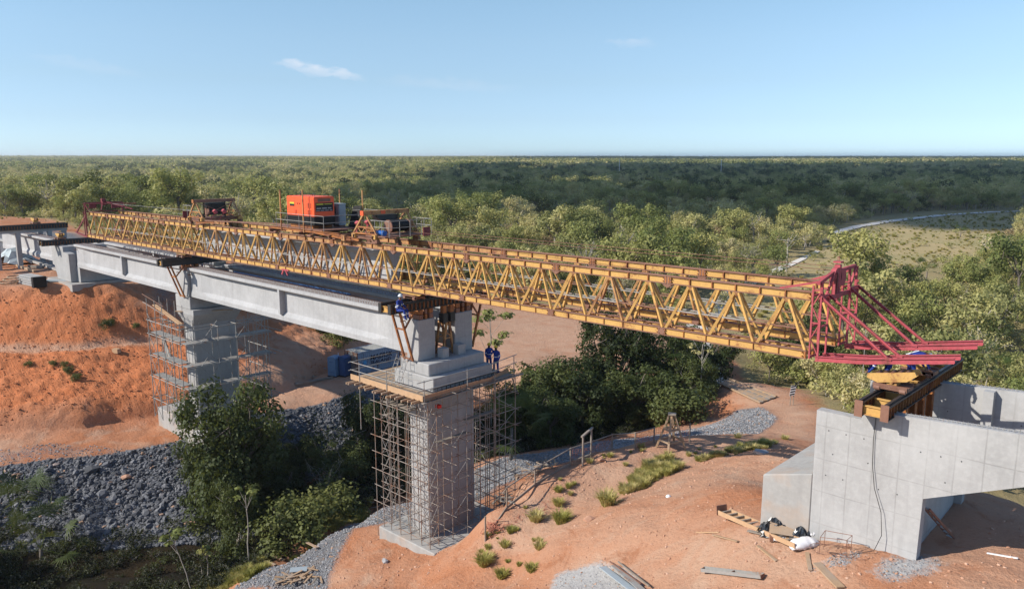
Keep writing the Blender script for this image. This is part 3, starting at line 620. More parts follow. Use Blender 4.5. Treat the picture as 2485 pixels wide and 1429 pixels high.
ZG = -9.02
YA, YM, YB = 29.82, 31.35, 32.88
girder('long pale concrete girder facing the camera between the two middle piers', YA, -64.65, -36.2, ZG)
girder('concrete girder lying farthest from the camera between the two middle piers', YB, -64.65, -36.2, ZG)
girder('pale concrete girder facing the camera left of the scaffolded far pier', YA, -91.2, -66.15, ZG)
girder('concrete girder behind the one left of the far pier, rusty loops on top', YB, -91.2, -66.15, ZG)
girder('pale concrete girder at the far left, beyond the left abutment wall', YA, -118., -97.2, ZG, dia=False)
carried = girder('concrete girder hanging inside the yellow launching truss', 30.87, -64.3, -39.1, -5.72, w=1.05)

# loose things on the girders between the near and far rows
b = MB(); b.box((-53, 31.35, ZG - .25), (16, .62, .1)); b.box((-53, 31.15, ZG - .18), (16, .05, .06)); b.box((-53, 31.55, ZG - .18), (16, .05, .06))
tag(b.build('walkway_tarp', M['tarp_b'], origin=(-53, 31.35, ZG - .3)), 'long blue sheeting strip lying between the two rows of girders', 'sheeting')

# ------------------------------------------------------------------ piers
def pier(label, x0, x1, y0, y1, zcap, zfoot, foot, upper, lower, hammer=None, cols=(), colz=None, blocks=()):
    t = empty('bridge_pier', ((x0 + x1) / 2, (y0 + y1) / 2, zfoot - 1), label, 'bridge pier')
    b = MB(); c = .12
    b.prism([(x0 + c, y0), (x1 - c, y0), (x1, y0 + c), (x1, y1 - c), (x1 - c, y1), (x0 + c, y1), (x0, y1 - c), (x0, y0 + c)], 2, zfoot, zcap); b.build('shaft', M['conc_pier'], t)
    b = MB(); b.box2((foot[0], foot[2], foot[4]), (foot[1], foot[3], zfoot)); b.build('footing', M['conc_raw'], t, bevel=.05)
    if hammer:
        hx, hy, zb = hammer; b = MB()
        b.loft([[(x0, y0, zb), (x1, y0, zb), (x1, y1, zb), (x0, y1, zb)], [(x0 - hx, y0 - hy, zcap - .45), (x1 + hx, y0 - hy, zcap - .45), (x1 + hx, y1 + hy, zcap - .45), (x0 - hx, y1 + hy, zcap - .45)], [(x0 - hx, y0 - hy, zcap), (x1 + hx, y0 - hy, zcap), (x1 + hx, y1 + hy, zcap), (x0 - hx, y1 + hy, zcap)]])
        b.build('crosshead', M['conc_pier'], t)
    for nme, q in (('lower_cap', lower), ('upper_cap', upper)):
        if q: b = MB(); b.box2((q[0], q[2], q[4]), (q[1], q[3], q[5])); b.build(nme, M['conc_pier'], t, bevel=.04)
    for q in cols: b = MB(); b.box2((q[0], q[2], q[4]), (q[1], q[3], q[5])); b.build('column', M['conc_pier'], t, bevel=.03)
    for q in blocks: b = MB(); b.box2((q[0], q[2], q[4]), (q[1], q[3], q[5])); b.build('bearing_block', M['conc_pier'], t, bevel=.02)
    return t
ZB = ZG - 2.48                               # girder soffit
p1 = pier('nearest tall concrete pier, wrapped in rusty scaffolding with a timber platform', -35.85, -34.1, 29.06, 32.85, -13.3, -22.4,
     (-37.6, -32.4, 27.9, 34.5, -24.6), (-36.6, -34.0, 29.1, 33.6, -12.45, -11.75), (-37.0, -33.45, 28.95, 33.75, -13.3, -12.45),
     cols=[(-36.1, -35.0, 29.22, 30.5, -11.75, -9.32), (-36.1, -35.0, 32.1, 33.55, -11.75, -9.3)],
     blocks=[(-34.95, -34.45, 30.6, 31.1, -11.75, -11.15), (-35.0, -34.5, 31.9, 32.5, -11.75, -11.15)])
p2 = pier('far middle concrete pier with silvery scaffolding, rising behind the dark tree', -66.6, -64.95, 29.55, 33.4, -12.6, -22.55,
     (-72.0, -62.2, 28.9, 34.5, -25.0), (-67.4, -64.7, 29.3, 33.9, -12.6, ZB - .02), None, hammer=(.75, .25, -14.0),
     cols=[(-66.1, -64.75, 29.25, 30.45, ZB, -9.35), (-66.1, -64.75, 32.1, 33.5, ZB, -9.35)])
# left abutment
t = empty('bridge_abutment', (-94, 31.4, -13.4), 'grey concrete abutment at the left end, under the black slide beam', 'abutment')
b = MB(); b.prism([(-97.2, -9.45), (-93.6, -9.45), (-93.5, -10.0), (-91.95, -10.1), (-91.85, -13.1), (-95.9, -13.1), (-96.6, -11.7), (-97.2, -11.6)], 1, 28.9, 29.55); b.build('wing_wall', M['conc_pier'], t)
b = MB(); b.box2((-94.6, 29.55, -13.1), (-93.6, 33.3, -9.45)); b.build('back_wall', M['conc_pier'], t)
b = MB(); b.prism([(-97.2, -9.45), (-93.6, -9.45), (-93.5, -10.0), (-91.95, -10.1), (-91.85, -13.1), (-95.9, -13.1), (-96.6, -11.7), (-97.2, -11.6)], 1, 33.3, 33.9); b.build('wing_wall', M['conc_pier'], t)
b = MB(); b.box2((-93.6, 29.55, -13.1), (-90.9, 33.3, ZB - .05)); b.build('bearing_shelf', M['conc_pier'], t)
b = MB(); b.box2((-98, 28.4, -13.9), (-90.1, 34.4, -13.15)); b.build('footing', M['conc_raw'], t)
# portal frame further left
t = empty('portal_frame', (-108, 30, -13.4), 'slim four legged concrete portal frame at the left edge', 'concrete frame')
XF1 = -106.5; cpos = [(42, 663), (4, 672)]
def pcol(x, y, z0=-13.5, z1=-8.75, w=.5): q = MB(); q.box2((x - w / 2, y - w / 2, z0), (x + w / 2, y + w / 2, z1)); q.build('column', M['conc_pier'], t, bevel=.02)
for y in (26.0, 28.2, 31.6, 33.2): pcol(XF1, y)
for y in (26.0, 31.6): pcol(XF1 - 3.4, y)
for x in (XF1, XF1 - 3.4): b = MB(); b.box2((x - .3, 20.5, -8.75), (x + .3, 33.5, -8.4)); b.build('cross_beam', M['conc_pier'], t)

# right abutment
t = empty('bridge_abutment', (-9, 30.8, -14), 'large pale concrete abutment with wing walls at the lower right', 'abutment')
prof = [(-11.08, -9.07), (-9.5, -9.07), (-9.42, -8.72), (-2.0, -8.3), (-2.0, -9.0), (-7.3, -11.36), (-7.38, -15.5), (-11.05, -15.5)]
b = MB(); b.prism(prof, 1, 28.0, 28.42); b.build('wing_wall', M['conc_abut'], t)
b = MB(); b.prism([(p[0], p[1]) for p in prof], 1, 33.4, 33.8); b.build('wing_wall', M['conc_abut'], t)
b = MB(); b.box2((-11.06, 28.42, -15.5), (-7.6, 33.4, -11.2)); b.build('front_wall', M['conc_abut'], t)
b = MB(); b.box2((-9.6, 28.42, -11.2), (-9.1, 33.4, -10.6)); b.build('ballast_wall', M['conc_abut'], t)
b = MB(); b.prism([(-13.0, -12.1), (-11.085, -11.55), (-11.085, -15.5), (-13.02, -15.5)], 1, 28.003, 33.8); b.build('footing_block', M['conc_raw'], t, bevel=.03)
b = MB(); b.box2((-6.9, 33.05, -9.95), (-6.55, 33.4, -8.6)); b.build('pilaster', M['conc_abut'], t)
for wy, ys in ((28.0, -1), (33.4, -1)):
    for i in range(14):
        for j in range(3):
            X = -10.6 + i * .62 + (.2 if j % 2 else 0); Z = -9.75 - j * .85
            if rng.random() < .45: continue
            if X < -3 and Z > -11.36 + (X + 7.3) * .52 + .2 or X < -7.4:
                h = MB(); h.tube((X, wy + .004, Z), (X, wy - .006, Z), .022, 8); h.build('tie_hole', M['gen_k'], t)
b = MB()
for wy in (28.2, 33.6):
    for k in range(44):
        X = -8.4 + k * .145; Z = -8.72 + (X + 9.42) * .0566
        b.bar((X, wy - .06, Z - .05), (X, wy - .06, Z + .07), .012, .012); b.bar((X, wy + .06, Z - .05), (X, wy + .06, Z + .07), .012, .012); b.bar((X, wy - .06, Z + .07), (X, wy + .06, Z + .07), .012, .012)
    b.bar((-8.4, wy - .06, -8.61), (-2, wy - .06, -8.25), .012, .012)
b.build('rebar_loops', M['galv'], t)['kind'] = 'stuff'

# ------------------------------------------------------------------ launching gantry
def zo(X): return .0052 * (X + 12)          # it sags a little towards the left end
ga = empty('launching_gantry', (-48, 30.85, -7.54), 'long yellow steel launching truss with red noses, spanning the whole bridge', 'launching gantry')
XR, XL = -12.0, -86.3
TR = [dict(yn=28.97 + .11, yf=29.79 + .0), dict(yn=31.93, yf=32.72)]
CH = .34
def chord_mesh(kind, mats, L, h, stiff, w=.2):
    b = MB(); b.box((0, 0, h / 2 - .018), (L, w, .036), mi=1); b.box((0, 0, -h / 2 + .018), (L, w, .036), mi=1); b.box((0, 0, 0), (L, .02, h - .072))
    n = int(round(L / stiff)); 
    for k in range(n + 1):
        X = -L / 2 + min(max(k * stiff, .04), L - .04)
        if kind == 'top': b.box((X, 0, 0), (.05 if 0 < k < n else .07, w - .02, h - .072), mi=2)
        else: b.box((X, 0, 0), (.025 if 0 < k < n else .07, w - .03, h - .072), mi=2)
    for sx in (-1, 1):
        for z in (-.07, .07): b.tube((sx * (L / 2 - .16), -w / 2 - .02, z), (sx * (L / 2 - .16), w / 2 + .02, z), .03, 6, mi=2)
    me = bpy.data.meshes.new(kind + '_chord'); me.from_pydata(b.v, [], b.f); me.polygons.foreach_set('material_index', b.m)
    for m in mats: me.materials.append(m)
    return me
SEG = 6.31
ends = [XR] + [-18.46 - SEG * k for k in range(11)] + [XL]
cm = {}
def chord(kind, x1, x0, y, z, h, worn):
    L = x1 - x0 - .07; key = (kind, round(L, 2), worn)
    if key not in cm: cm[key] = chord_mesh(kind, [M['yellow_d'] if worn else M['yellow'], M['rust'], M['orange_s']], L, h, 1.055, .18 if kind == 'top' else .15)
    o = bpy.data.objects.new(kind + '_chord', cm[key]); link(o, ga)
    o.location = Vector(((x0 + x1) / 2, y, z + zo((x0 + x1) / 2))) - WLOC[ga.name]; o.rotation_euler = (0, -math.atan(.0052), 0)
for ti, T in enumerate(TR):
    yt = (T['yn'] + T['yf']) / 2
    for k in range(len(ends) - 1):
        x1, x0 = ends[k], ends[k + 1]; worn = k in (4, 5, 9) or (ti == 1 and k in (3, 4, 5, 8, 10))
        chord('top', x1, x0, yt, -5.0 - .17, .34, worn)
        for y in (T['yn'], T['yf']): chord('bottom', x1, x0, y, -7.54 + .175, .34, k in (8,) )
        # splice plates between segments
        if k:
            for y, z, hh in ((yt, -5.22, .46), (T['yn'], -7.365, .3), (T['yf'], -7.365, .3)):
                b = MB(); zc = z + zo(x1)
                b.box((x1, y - .055, zc), (.34, .02, hh)); b.box((x1, y + .055, zc), (.34, .02, hh))
                if z > -6: b.prism([(x1 - .26, zc - hh / 2 + .08), (x1, zc - hh / 2 - .08), (x1 + .26, zc - hh / 2 + .08)], 1, y - .07, y + .07)
                for sx in (-.1, .1):
                    for sz in (-.1, .1): b.tube((x1 + sx, y - .085, zc + sz), (x1 + sx, y + .085, zc + sz), .022, 6)
                b.build('splice_plate', M['rust'], ga)
        # zig-zag lacing between the two bottom chords
        b = MB(); n = max(1, int(round((x1 - x0) / 1.055)))
        for j in range(n):
            xa = x0 + (x1 - x0) * j / n; xb = x0 + (x1 - x0) * (j + 1) / n; ya, yb = (T['yn'], T['yf']) if j % 2 else (T['yf'], T['yn'])
            z = -7.25 + zo(xa); b.bar((xa, ya, z), (xb, yb, z), .06, .06); b.bar((xb, T['yn'], z), (xb, T['yf'], z), .06, .07)
        b.build('lacing', M['yellow_d'], ga)
    for k in range(35):
        xn = -13.08 - 2.11 * k; zt = -5.36 + zo(xn)
        mats = M['yellow_d'] if (xn < -44 and xn > -50 and ti == 0) or (k % 9 == 4) else M['yellow']
        for y in (T['yn'], T['yf']):
            for s in (-1, 1):
                xe = xn + s * .98
                if xe > XR - .02: continue
                piece('diagonal', 'box', (xn + s * .10, yt + (y - yt) * .16, zt), (xe, y, -7.2 + zo(xe)), .105, .11, mats, ga)
        if k < 34:
            xa, xb = xn - .45, xn - 2.11 - .45 + 1.3
            for y in (T['yn'], T['yf']):
                yy = yt + (y - yt) * .62; zm = -6.42 + zo(xn)
                piece('tie_rod', 'box', (xn + .62, yy, zm), (xn - 1.5, yy, zm), .035, .05, M['galv'] if k % 3 else M['rust'], ga)
        b = MB(); b.prism([(yt - .12, zt + .02), (yt + .12, zt + .02), (yt + .07, zt - .14), (yt - .07, zt - .14)], 0, xn - .14, xn + .14); b.build('node_plate', M['yellow_d'], ga)
# top rail strip on each truss
for T in TR:
    yt = (T['yn'] + T['yf']) / 2; b = MB(); b.bar((XR, yt, -4.985 + zo(XR)), (XL, yt, -4.985 + zo(XL)), .045, .04); b.build('rail', M['rust'], ga)
# red tower and nose at the right end
RM = M['red']
zb, zt = -7.5, -4.9
for T, s in ((TR[0], -1), (TR[1], 1)):
    yo, yi = (T['yn'], T['yf'])
    for y, rt in ((yo, 0), (yi, 0)):
        for X in (XR + .06, XR + .38):
            piece('tower_post', 'box', (X, y, zb), (X + .0, y + (0 if X > XR + .2 else 0), zt + (.2 if X < XR + .2 else -.2)), .06, .06, RM, ga)
        for j in range(4):
            z0, z1 = zb + .15 + j * .62, zb + .15 + (j + 1) * .62; xa, xb = (XR + .06, XR + .38) if j % 2 else (XR + .38, XR + .06)
            if y in (TR[0]['yn'], TR[1]['yf']): piece('tower_lacing', 'box', (xa, y, z0), (xb, y, z1), .035, .035, RM, ga)
            if j % 2: piece('tower_lacing', 'box', (XR + .06, y, z1), (XR + .38, y, z1), .04, .05, RM, ga)
    for z in (zb + .05, zb + 1.25, zt - .2):
        piece('tower_tie', 'box', (XR + .06, yo, z), (XR + .06, yi, z), .06, .07, RM, ga); piece('tower_tie', 'box', (XR + .38, yo, z), (XR + .38, yi, z), .06, .07, RM, ga)
yA, yB = TR[0]['yn'], TR[1]['yf']
piece('head_beam', 'box', (XR + .2, yA + .1, -4.62), (XR + .2, 30.5, -4.35), .12, .13, RM, ga)
piece('head_beam', 'box', (XR + .2, 30.5, -4.35), (XR + .2, yB, -4.3), .12, .13, RM, ga)
piece('head_beam', 'box', (XR + .3, yA + .1, -5.25), (XR + .3, yB, -5.25), .12, .16, RM, ga)
for y0, z0, y1, z1 in ((yA + .25, -4.6, yA + .3, -5.2), (29.7, -5.2, 30.4, -4.4), (30.5, -4.4, 30.5, -5.2), (32.0, -4.35, 32.0, -5.2), (32.0, -5.2, 32.6, -4.35), (yB, -5.2, yB, -4.3)):
    piece('head_brace', 'box', (XR + .28, y0, z0), (XR + .28, y1, z1), .08, .09, RM, ga)
piece('back_stay', 'box', (XR - 1.4, yA + .35, -5.0), (XR + .15, yA + .55, -4.6), .08, .08, RM, ga)
piece('back_stay', 'box', (XR - 1.4, yB - .35, -5.0), (XR + .15, yB - .4, -4.45), .08, .08, RM, ga)
b = MB(); b.box((XR + .2, 30.95, -4.75), (.22, .17, 1.35)); b.box((XR + .2, 30.95, -3.98), (.3, .3, .06)); b.build('winch_bracket', RM, ga)
b = MB(); b.box((XR + .25, 30.62, -4.85), (.2, .1, 1.0)); b.build('winch_bracket', M['red_d'], ga)
b = MB(); b.tube((XR + .12, 30.75, -4.55), (XR + .3, 30.75, -4.55), .38, 20); b.tube((XR + .12, 31.25, -4.6), (XR + .3, 31.25, -4.6), .34, 20); b.build('sheave', RM, ga, smooth=False)
b = MB(); b.tube((XR + .2, 30.88, -3.95), (XR + .2, 30.88, -3.78), .012, 5); b.tube((XR + .2, 31.02, -3.95), (XR + .2, 31.02, -3.78), .012, 5); b.tube((XR + .2, 30.88, -3.78), (XR + .2, 31.02, -3.78), .012, 5); b.build('lifting_eye', M['red'], ga)
# two-legged nose beams rising to their tips, with sloping stays from the tower head
for T in TR:
    for j, y in enumerate((T['yn'], T['yf'])):
        tip = 5.0; kx = 2.05
        z0 = -7.46; zk = -7.26; z1 = -6.72
        b = MB()
        for a, c in (((XR + .3, y, z0), (XR + kx, y, zk)), ((XR + kx, y, zk), (XR + tip, y, z1))):
            b.bar((a[0], y, a[2] + .085), (c[0], y, c[2] + .085), .12, .025); b.bar((a[0], y, a[2] - .085), (c[0], y, c[2] - .085), .12, .025); b.bar(a, c, .025, .16)
        b.build('nose_beam', RM, ga)
    for k in range(6):
        X = XR + .7 + k * .72; z = -7.36 + max(0, (X - XR - 2)) * .17; piece('nose_tie', 'box', (X, T['yn'], z), (X + .35, T['yf'], z), .06, .05, RM, ga)
    for y, dx in ((T['yn'], 0.), (T['yf'], .15)):
        piece('nose_stay', 'channel', (XR + .3, y, -5.05), (XR + 2.85 + dx, y, -7.0), .08, .1, RM, ga)
        b = MB(); b.box((XR + 2.9 + dx, y, -7.02), (.22, .1, .1)); b.build('stay_shoe', RM, ga)
b = MB(); q_ = P(692, 655, Y=28.95); b.box((q_.x, 28.95, q_.z), (.9, .06, .1)); b.box((q_.x - .3, 28.93, q_.z - .2), (.1, .08, .35), M=Matrix.Rotation(.6, 3, 'Y')); b.box((q_.x + .25, 28.93, q_.z - .2), (.1, .08, .35), M=Matrix.Rotation(-.6, 3, 'Y')); b.build('clamp', RM, ga)
# red frame and tail at the left end
RD = M['red_d']; xq = XL - .1
for y in (TR[0]['yn'], TR[1]['yf']):
    piece('tower_post', 'box', (xq, y, -7.95), (xq, y, -4.55), .12, .12, RD, ga); piece('tower_post', 'box', (xq - .5, y, -7.95), (xq - .5, y, -5.4), .08, .08, RD, ga)
    piece('nose_stay', 'box', (xq, y, -5.8), (xq - 2.9, y, -7.6), .1, .12, RD, ga); piece('nose_beam', 'box', (xq, y, -7.9), (xq - 3.2, y, -7.6), .12, .14, RD, ga)
    piece('tower_lacing', 'box', (xq, y, -5.4), (xq + 1.2, y, -7.8), .06, .06, RD, ga); piece('tower_lacing', 'box', (xq, y, -4.6), (xq + 1.0, y, -5.2), .06, .06, RD, ga)
for z in (-4.5, -5.4, -7.8): piece('tower_tie', 'box', (xq, TR[0]['yn'], z), (xq, TR[1]['yf'], z), .1, .1, RD, ga)
piece('tower_tie', 'box', (xq, 28.9, -4.55), (xq + 3.4, 32.8, -4.55), .08, .08, RD, ga)
b = MB(); b.box((xq + .1, 29.8, -4.8), (.1, .7, .5)); b.build('guard_plate', RD, ga); b = MB(); b.box((xq + .1, 32.2, -4.85), (.1, 1.2, .55)); b.build('guard_plate', RD, ga)
piece('back_stay', 'box', (xq + .1, 30.8, -4.35), (xq + 3.4, 29.4, -5.1), .1, .1, RD, ga); piece('back_stay', 'box', (xq + .1, 30.8, -4.35), (xq + 3.4, 32.4, -5.1), .1, .1, RD, ga)
b = MB(); b.box((xq + .2, 30.8, -4.45), (.35, .35, .7)); b.build('winch_bracket', RD, ga)
b = MB(); b.tube((XL - 2, 31, -4.6), (-64, 31.4, -4.5), .015, 4); b.build('haul_rope', M['galv'], ga)
b = MB(); b.tube((-39, 32.4, -4.5), (XR + .2, 31.2, -4.2), .012, 4); b.tube((-39, 31.6, -4.55), (XR + .2, 30.8, -4.3), .012, 4); b.build('haul_rope', M['rust'], ga)

# ------------------------------------------------------------------ trolleys and what stands on the trusses
def trolley(X, s, label, flip, drum):
    """A-frame hoist trolley; its beams straddle both top chords"""
    z0 = -4.97 + zo(X); yn, yf = 29.25, 32.45
    t = empty('hoist_trolley', (X, 30.85, z0), label, 'hoist trolley')
    for y in (yn, yf):
        for sx in (-1, 1):
            b = MB(); b.box((X + sx * 1.05, y, z0 + .13), (.5, .24, .22)); b.tube((X + sx * 1.15, y - .1, z0 + .06), (X + sx * 1.15, y + .1, z0 + .06), .06, 10); b.build('wheel_box', M['rust'], t)
            b = MB(); b.box((X + sx * 1.02, y, z0 + .38), (.34, .32, .26)); b.build('jack_block', M['yellow'], t)
            piece('frame_leg', 'box', (X + sx * 1.18, y, z0 + .50), (X + sx * .10, y, z0 + 1.72), .1, .1, M['yellow_d'], t)
        piece('frame_tie', 'ibeam', (X - 1.2, y, z0 + .30), (X + 1.2, y, z0 + .30), .16, .16, M['rust'], t)
        piece('frame_tie', 'box', (X - 1.15, y, z0 + .53), (X + 1.15, y, z0 + .53), .07, .09, M['orange_s'], t); piece('frame_tie', 'box', (X - .75, y, z0 + .92), (X + .75, y, z0 + .92), .06, .08, M['orange_s'], t)
        for k in range(4):
            a = -.75 + k * .38; piece('frame_lacing', 'box', (X + a, y, z0 + (.56 if k % 2 else .9)), (X + a + .38, y, z0 + (.9 if k % 2 else .56)), .04, .04, M['yellow_d'], t)
    b = MB(); b.box((X, (yn + yf) / 2, z0 + 1.78), (.28, yf - yn + .35, .26)); b.build('head_beam', M['yellow_d'] if drum else M['rust'], t)
    b = MB(); b.box((X, yn - .19, z0 + 1.78), (.3, .06, .28)); b.build('beam_end', M['gen_o'] if drum else M['orange_s'], t)
    if drum:
        b = MB(); b.box((X + .145, (yn + yf) / 2 - .3, z0 + 1.78), (.012, .35, .2)); b.build('orange_patch', M['gen_o'], t)
    for sx in (-1, 1):
        piece('cross_beam', 'ibeam', (X + sx * .95, yn - .25, z0 + .36), (X + sx * .95, yf + .3, z0 + .36), .18, .22, M['rust'], t)
    # winch drum, gear wheel and motor
    xs = X + s * .55
    b = MB(); b.tube((xs + .5, 30.3, z0 + 1.0), (xs + .5, 31.6, z0 + 1.0), .34, 18)
    for k in range(12): b.tube((xs + .5, 30.35 + k * .1, z0 + 1.0), (xs + .5, 30.42 + k * .1, z0 + 1.0), .365, 18)
    b.build('rope_drum', M['cable'], t, smooth=False)
    for yq in (30.22, 31.68): b = MB(); b.tube((xs + .5, yq - .04, z0 + .95), (xs + .5, yq + .04, z0 + .95), .42, 24); b.build('drum_flange', M['rust'], t)
    b = MB(); b.tube((xs + .4, 29.6, z0 + .62), (xs + .95, 29.6, z0 + .62), .17, 12); b.box((xs + .25, 29.6, z0 + .6), (.25, .3, .3)); b.build('winch_motor', M['bluemotor'] if drum else M['black'], t)
    b = MB(); b.box((xs + .45, 30.85, z0 + .42), (1.9, 3.2, .07)); b.build('winch_deck', M['rust'], t)
    for k, (a, c) in enumerate((((X - .2, 30.0, z0 + 1.7), (X - .2, 30.0, z0 - .2)), ((X + .2, 31.6, z0 + 1.7), (X + .2, 31.6, z0 - .2)))):
        b = MB(); [b.tube((a[0] + q * .05, a[1], a[2]), (c[0] + q * .05, c[1], c[2]), .014, 4) for q in range(5)]; b.build('hoist_rope', M['cable'], t)
    b = MB(); b.box((X, 30.85, z0 + 1.42), (.5, 1.5, .4)); b.build('pulley_block', M['black'], t)
    b = MB()
    if not drum:
        
        for q in range(17): b.box((X + .3, 30.4 + q * .11, z0 + 1.0), (.03, .035, 1.1))
        for q in range(5): b.box((X + .3, 31.3, z0 + .48 + q * .26), (.035, 1.9, .03))
        b.build('mesh_guard', M['black'], t); b = MB()
    piece('cross_brace', 'box', (X + .3, 29.5, z0 + .5), (X + .3, 32.2, z0 + 1.6), .05, .05, M['rust'], t); piece('cross_brace', 'box', (X + .3, 29.5, z0 + 1.6), (X + .3, 32.2, z0 + .5), .05, .05, M['rust'], t)
    # guard rail round the winch deck
    xr0, xr1 = (X + .9, X + 2.3) if s > 0 else (X - 2.3, X - .9)
    for y in (29.3, 32.6):
        for zz in (.98, 1.38): piece('guard_rail', 'tube', (xr0 - (.4 if s > 0 else 0), y, z0 + zz), (xr1, y, z0 + zz), .04, .04, M['galv'], t)
        for xx in (xr0, (xr0 + xr1) / 2, xr1): piece('rail_post', 'tube', (xx, y, z0 + .4), (xx, y, z0 + 1.38), .04, .04, M['galv'], t)
    for zz in (.98, 1.38): piece('guard_rail', 'tube', ((xr1 if s > 0 else xr0), 29.3, z0 + zz), ((xr1 if s > 0 else xr0), 32.6, z0 + zz), .04, .04, M['galv'], t)
    for yy in (30.1, 30.9, 31.8): piece('rail_post', 'tube', ((xr1 if s > 0 else xr0), yy, z0 + .4), ((xr1 if s > 0 else xr0), yy, z0 + 1.38), .04, .04, M['galv'], t)
    b = MB(); b.box((xr1 if s > 0 else xr0, 32.2 if s > 0 else 29.5, z0 + .62), (.06, .55, .55)); b.build('sheet_guard', M['red_d'], t)
    # red clamps
    for q in (0, 1):
        fx = X - s * 1.75 ; fy = 30.0 + q * .75
        b = MB(); b.box((fx, fy, z0 + 1.0), (.3, .22, .32), M=Matrix.Rotation(.7, 3, 'X')); b.build('clamp_head', M['red'], t, bevel=.02)
        piece('clamp_arm', 'box', (fx, fy, z0 + .9), (fx + s * .3, fy - .5, z0 + .1), .06, .05, M['red'], t)
    for y in (yn - .1,):
        piece('push_bar', 'ibeam', (X - s * 2.9, y + .15, z0 + .25), (X - s * .4, y - .1, z0 + .12), .12, .15, M['orange_s'], t)
    return t
trolley(-39.9, 1, 'right hand trolley with A-frames, rope drum and blue motor on the truss', False, True)
trolley(-62.4, -1, 'left hand trolley with A-frames and a dark mesh guard on the truss', True, False)

# generator carriage
Xg = -47.5; zp = -4.97 + zo(Xg)
t = empty('generator_carriage', (Xg, 30.85, zp), 'rusty platform with four tall posts and rails carrying the orange generator', 'carriage')
for x_ in (-50.6, -46.9, -43.4):
    piece('cross_beam', 'ibeam', (x_, 28.95, zp + .16), (x_, 32.9, zp + .16), .18, .2, M['rust'], t)
for y in (29.25, 32.45):
    piece('side_beam', 'ibeam', (-50.9, y, zp + .34), (-42.6, y, zp + .34), .16, .16, M['orange_s'], t)
    for x_ in (-50.4, -46.0, -43.2): b = MB(); b.box((x_, y, zp + .06), (.4, .2, .1)); b.build('wheel_box', M['rust'], t)
b = MB(); b.box((-47.6, 30.85, zp + .45), (6.2, 3.3, .05)); b.build('deck_plate', M['rust'], t)
for a in ((684, 461, 29.2, -49.45), (738, 461, 29.2, -46.62), (824, 459, 32.6, -47.3), (879, 462, 32.6, -44.65)):
    ztop = P(a[0], a[1], Y=a[2]).z; piece('corner_post', 'box', (a[3], a[2], zp + .2), (a[3], a[2], ztop), .075, .075, M['yellow_d'], t)
for y, xa, xb in ((29.15, -50.0, -44.2), (32.65, -50.0, -42.9)):
    for zz in (.95, 1.4 if y < 30 else 1.7): piece('guard_rail', 'tube', (xa, y, zp + zz), (xb, y, zp + zz), .04, .04, M['galv'], t)
    for k in range(5): x_ = xa + (xb - xa) * k / 4; piece('rail_post', 'tube', (x_, y, zp + .42), (x_, y, zp + 1.4), .04, .04, M['galv'], t)
piece('guard_rail', 'tube', (-44.2, 29.15, zp + 1.4), (-44.2, 32.6, zp + 1.4), .04, .04, M['galv'], t); piece('guard_rail', 'tube', (-44.2, 29.15, zp + .95), (-44.2, 32.6, zp + .95), .04, .04, M['galv'], t)
piece('push_bar', 'ibeam', (-45.4, 29.15, zp + .35), (-41.2, 29.1, zp + .14), .16, .17, M['orange_s'], t)
piece('push_bar', 'box', (-61, 29.3, zp + .25), (-52.6, 31.4, zp + .3), .1, .1, M['rust'], t)
b = MB(); b.box((-41.9, 29.1, zp + .18), (.35, .22, .34)); b.build('coupling', M['yellow_d'], t)
# generator
gx0, gx1, gy0, gy1 = -49.2, -45.85, 29.55, 31.15; gz = zp + .68
t = empty('generator', ((gx0 + gx1) / 2, (gy0 + gy1) / 2, gz), 'bright orange boxed generator on a black base, on top of the truss', 'generator')
b = MB(); b.box2((gx0 + .3, gy0 + .05, gz - .2), (gx1 - .3, gy1 - .05, gz - .02)); b.build('skid', M['orange_s'], t)
b = MB(); b.box2((gx0 - .03, gy0 - .03, gz), (gx1 + .03, gy1 + .03, gz + .58)); b.build('base_tank', M['gen_k'], t, bevel=.03)
b = MB(); b.box2((gx0, gy0, gz + .58), (gx1, gy1, gz + 1.86)); b.build('housing', M['gen_o'], t, bevel=.03)
b = MB(); b.box2((gx0 + .05, gy0 + .05, gz + 1.862), (gx1 - .05, gy1 - .05, gz + 1.9)); b.build('roof', M['gen_o'], t)
for xa, za, w, h in ((gx0 + 2.5, 1.15, .5, .34), (gx0 + 2.5, .72, .5, .3), (gx0 + .95, .72, .28, .26)):
    b = MB(); b.box2((xa, gy0 - .006, gz + za), (xa + w, gy0 + .01, gz + za + h), mi=0)
    for k in range(6): b.box2((xa + .02, gy0 - .03, gz + za + .02 + k * h / 6), (xa + w - .02, gy0 - .006, gz + za + .02 + (k + .55) * h / 6), mi=1)
    b.build('vent', [M['rust'], M['gen_o']], t)
for xa in (gx0 + 1.0, gx0 + 1.75, gx0 + 2.4):
    b = MB(); b.box2((xa, gy0 - .004, gz + .62), (xa + .012, gy0 + .01, gz + 1.8)); b.build('door_seam', M['rust'], t)
for xa in (gx0 + 1.35, gx0 + 1.6): b = MB(); b.box2((xa, gy0 - .03, gz + 1.38), (xa + .06, gy0, gz + 1.45)); b.build('latch', M['gen_k'], t)
b = MB(); b.box2((gx0 + .4, gy0 - .012, gz + 1.36), (gx0 + .95, gy0 - .002, gz + 1.48), mi=0); b.box2((gx0 + .4, gy0 - .012, gz + 1.22), (gx0 + .95, gy0 - .002, gz + 1.36), mi=1); b.build('label', [M['yel_lab'], M['blk_lab']], t)
b = MB(); b.box2((gx1 + .002, gy0 + .12, gz + .92), (gx1 + .012, gy1 - .12, gz + 1.5)); b.build('sign_plate', M['blk_lab'], t)
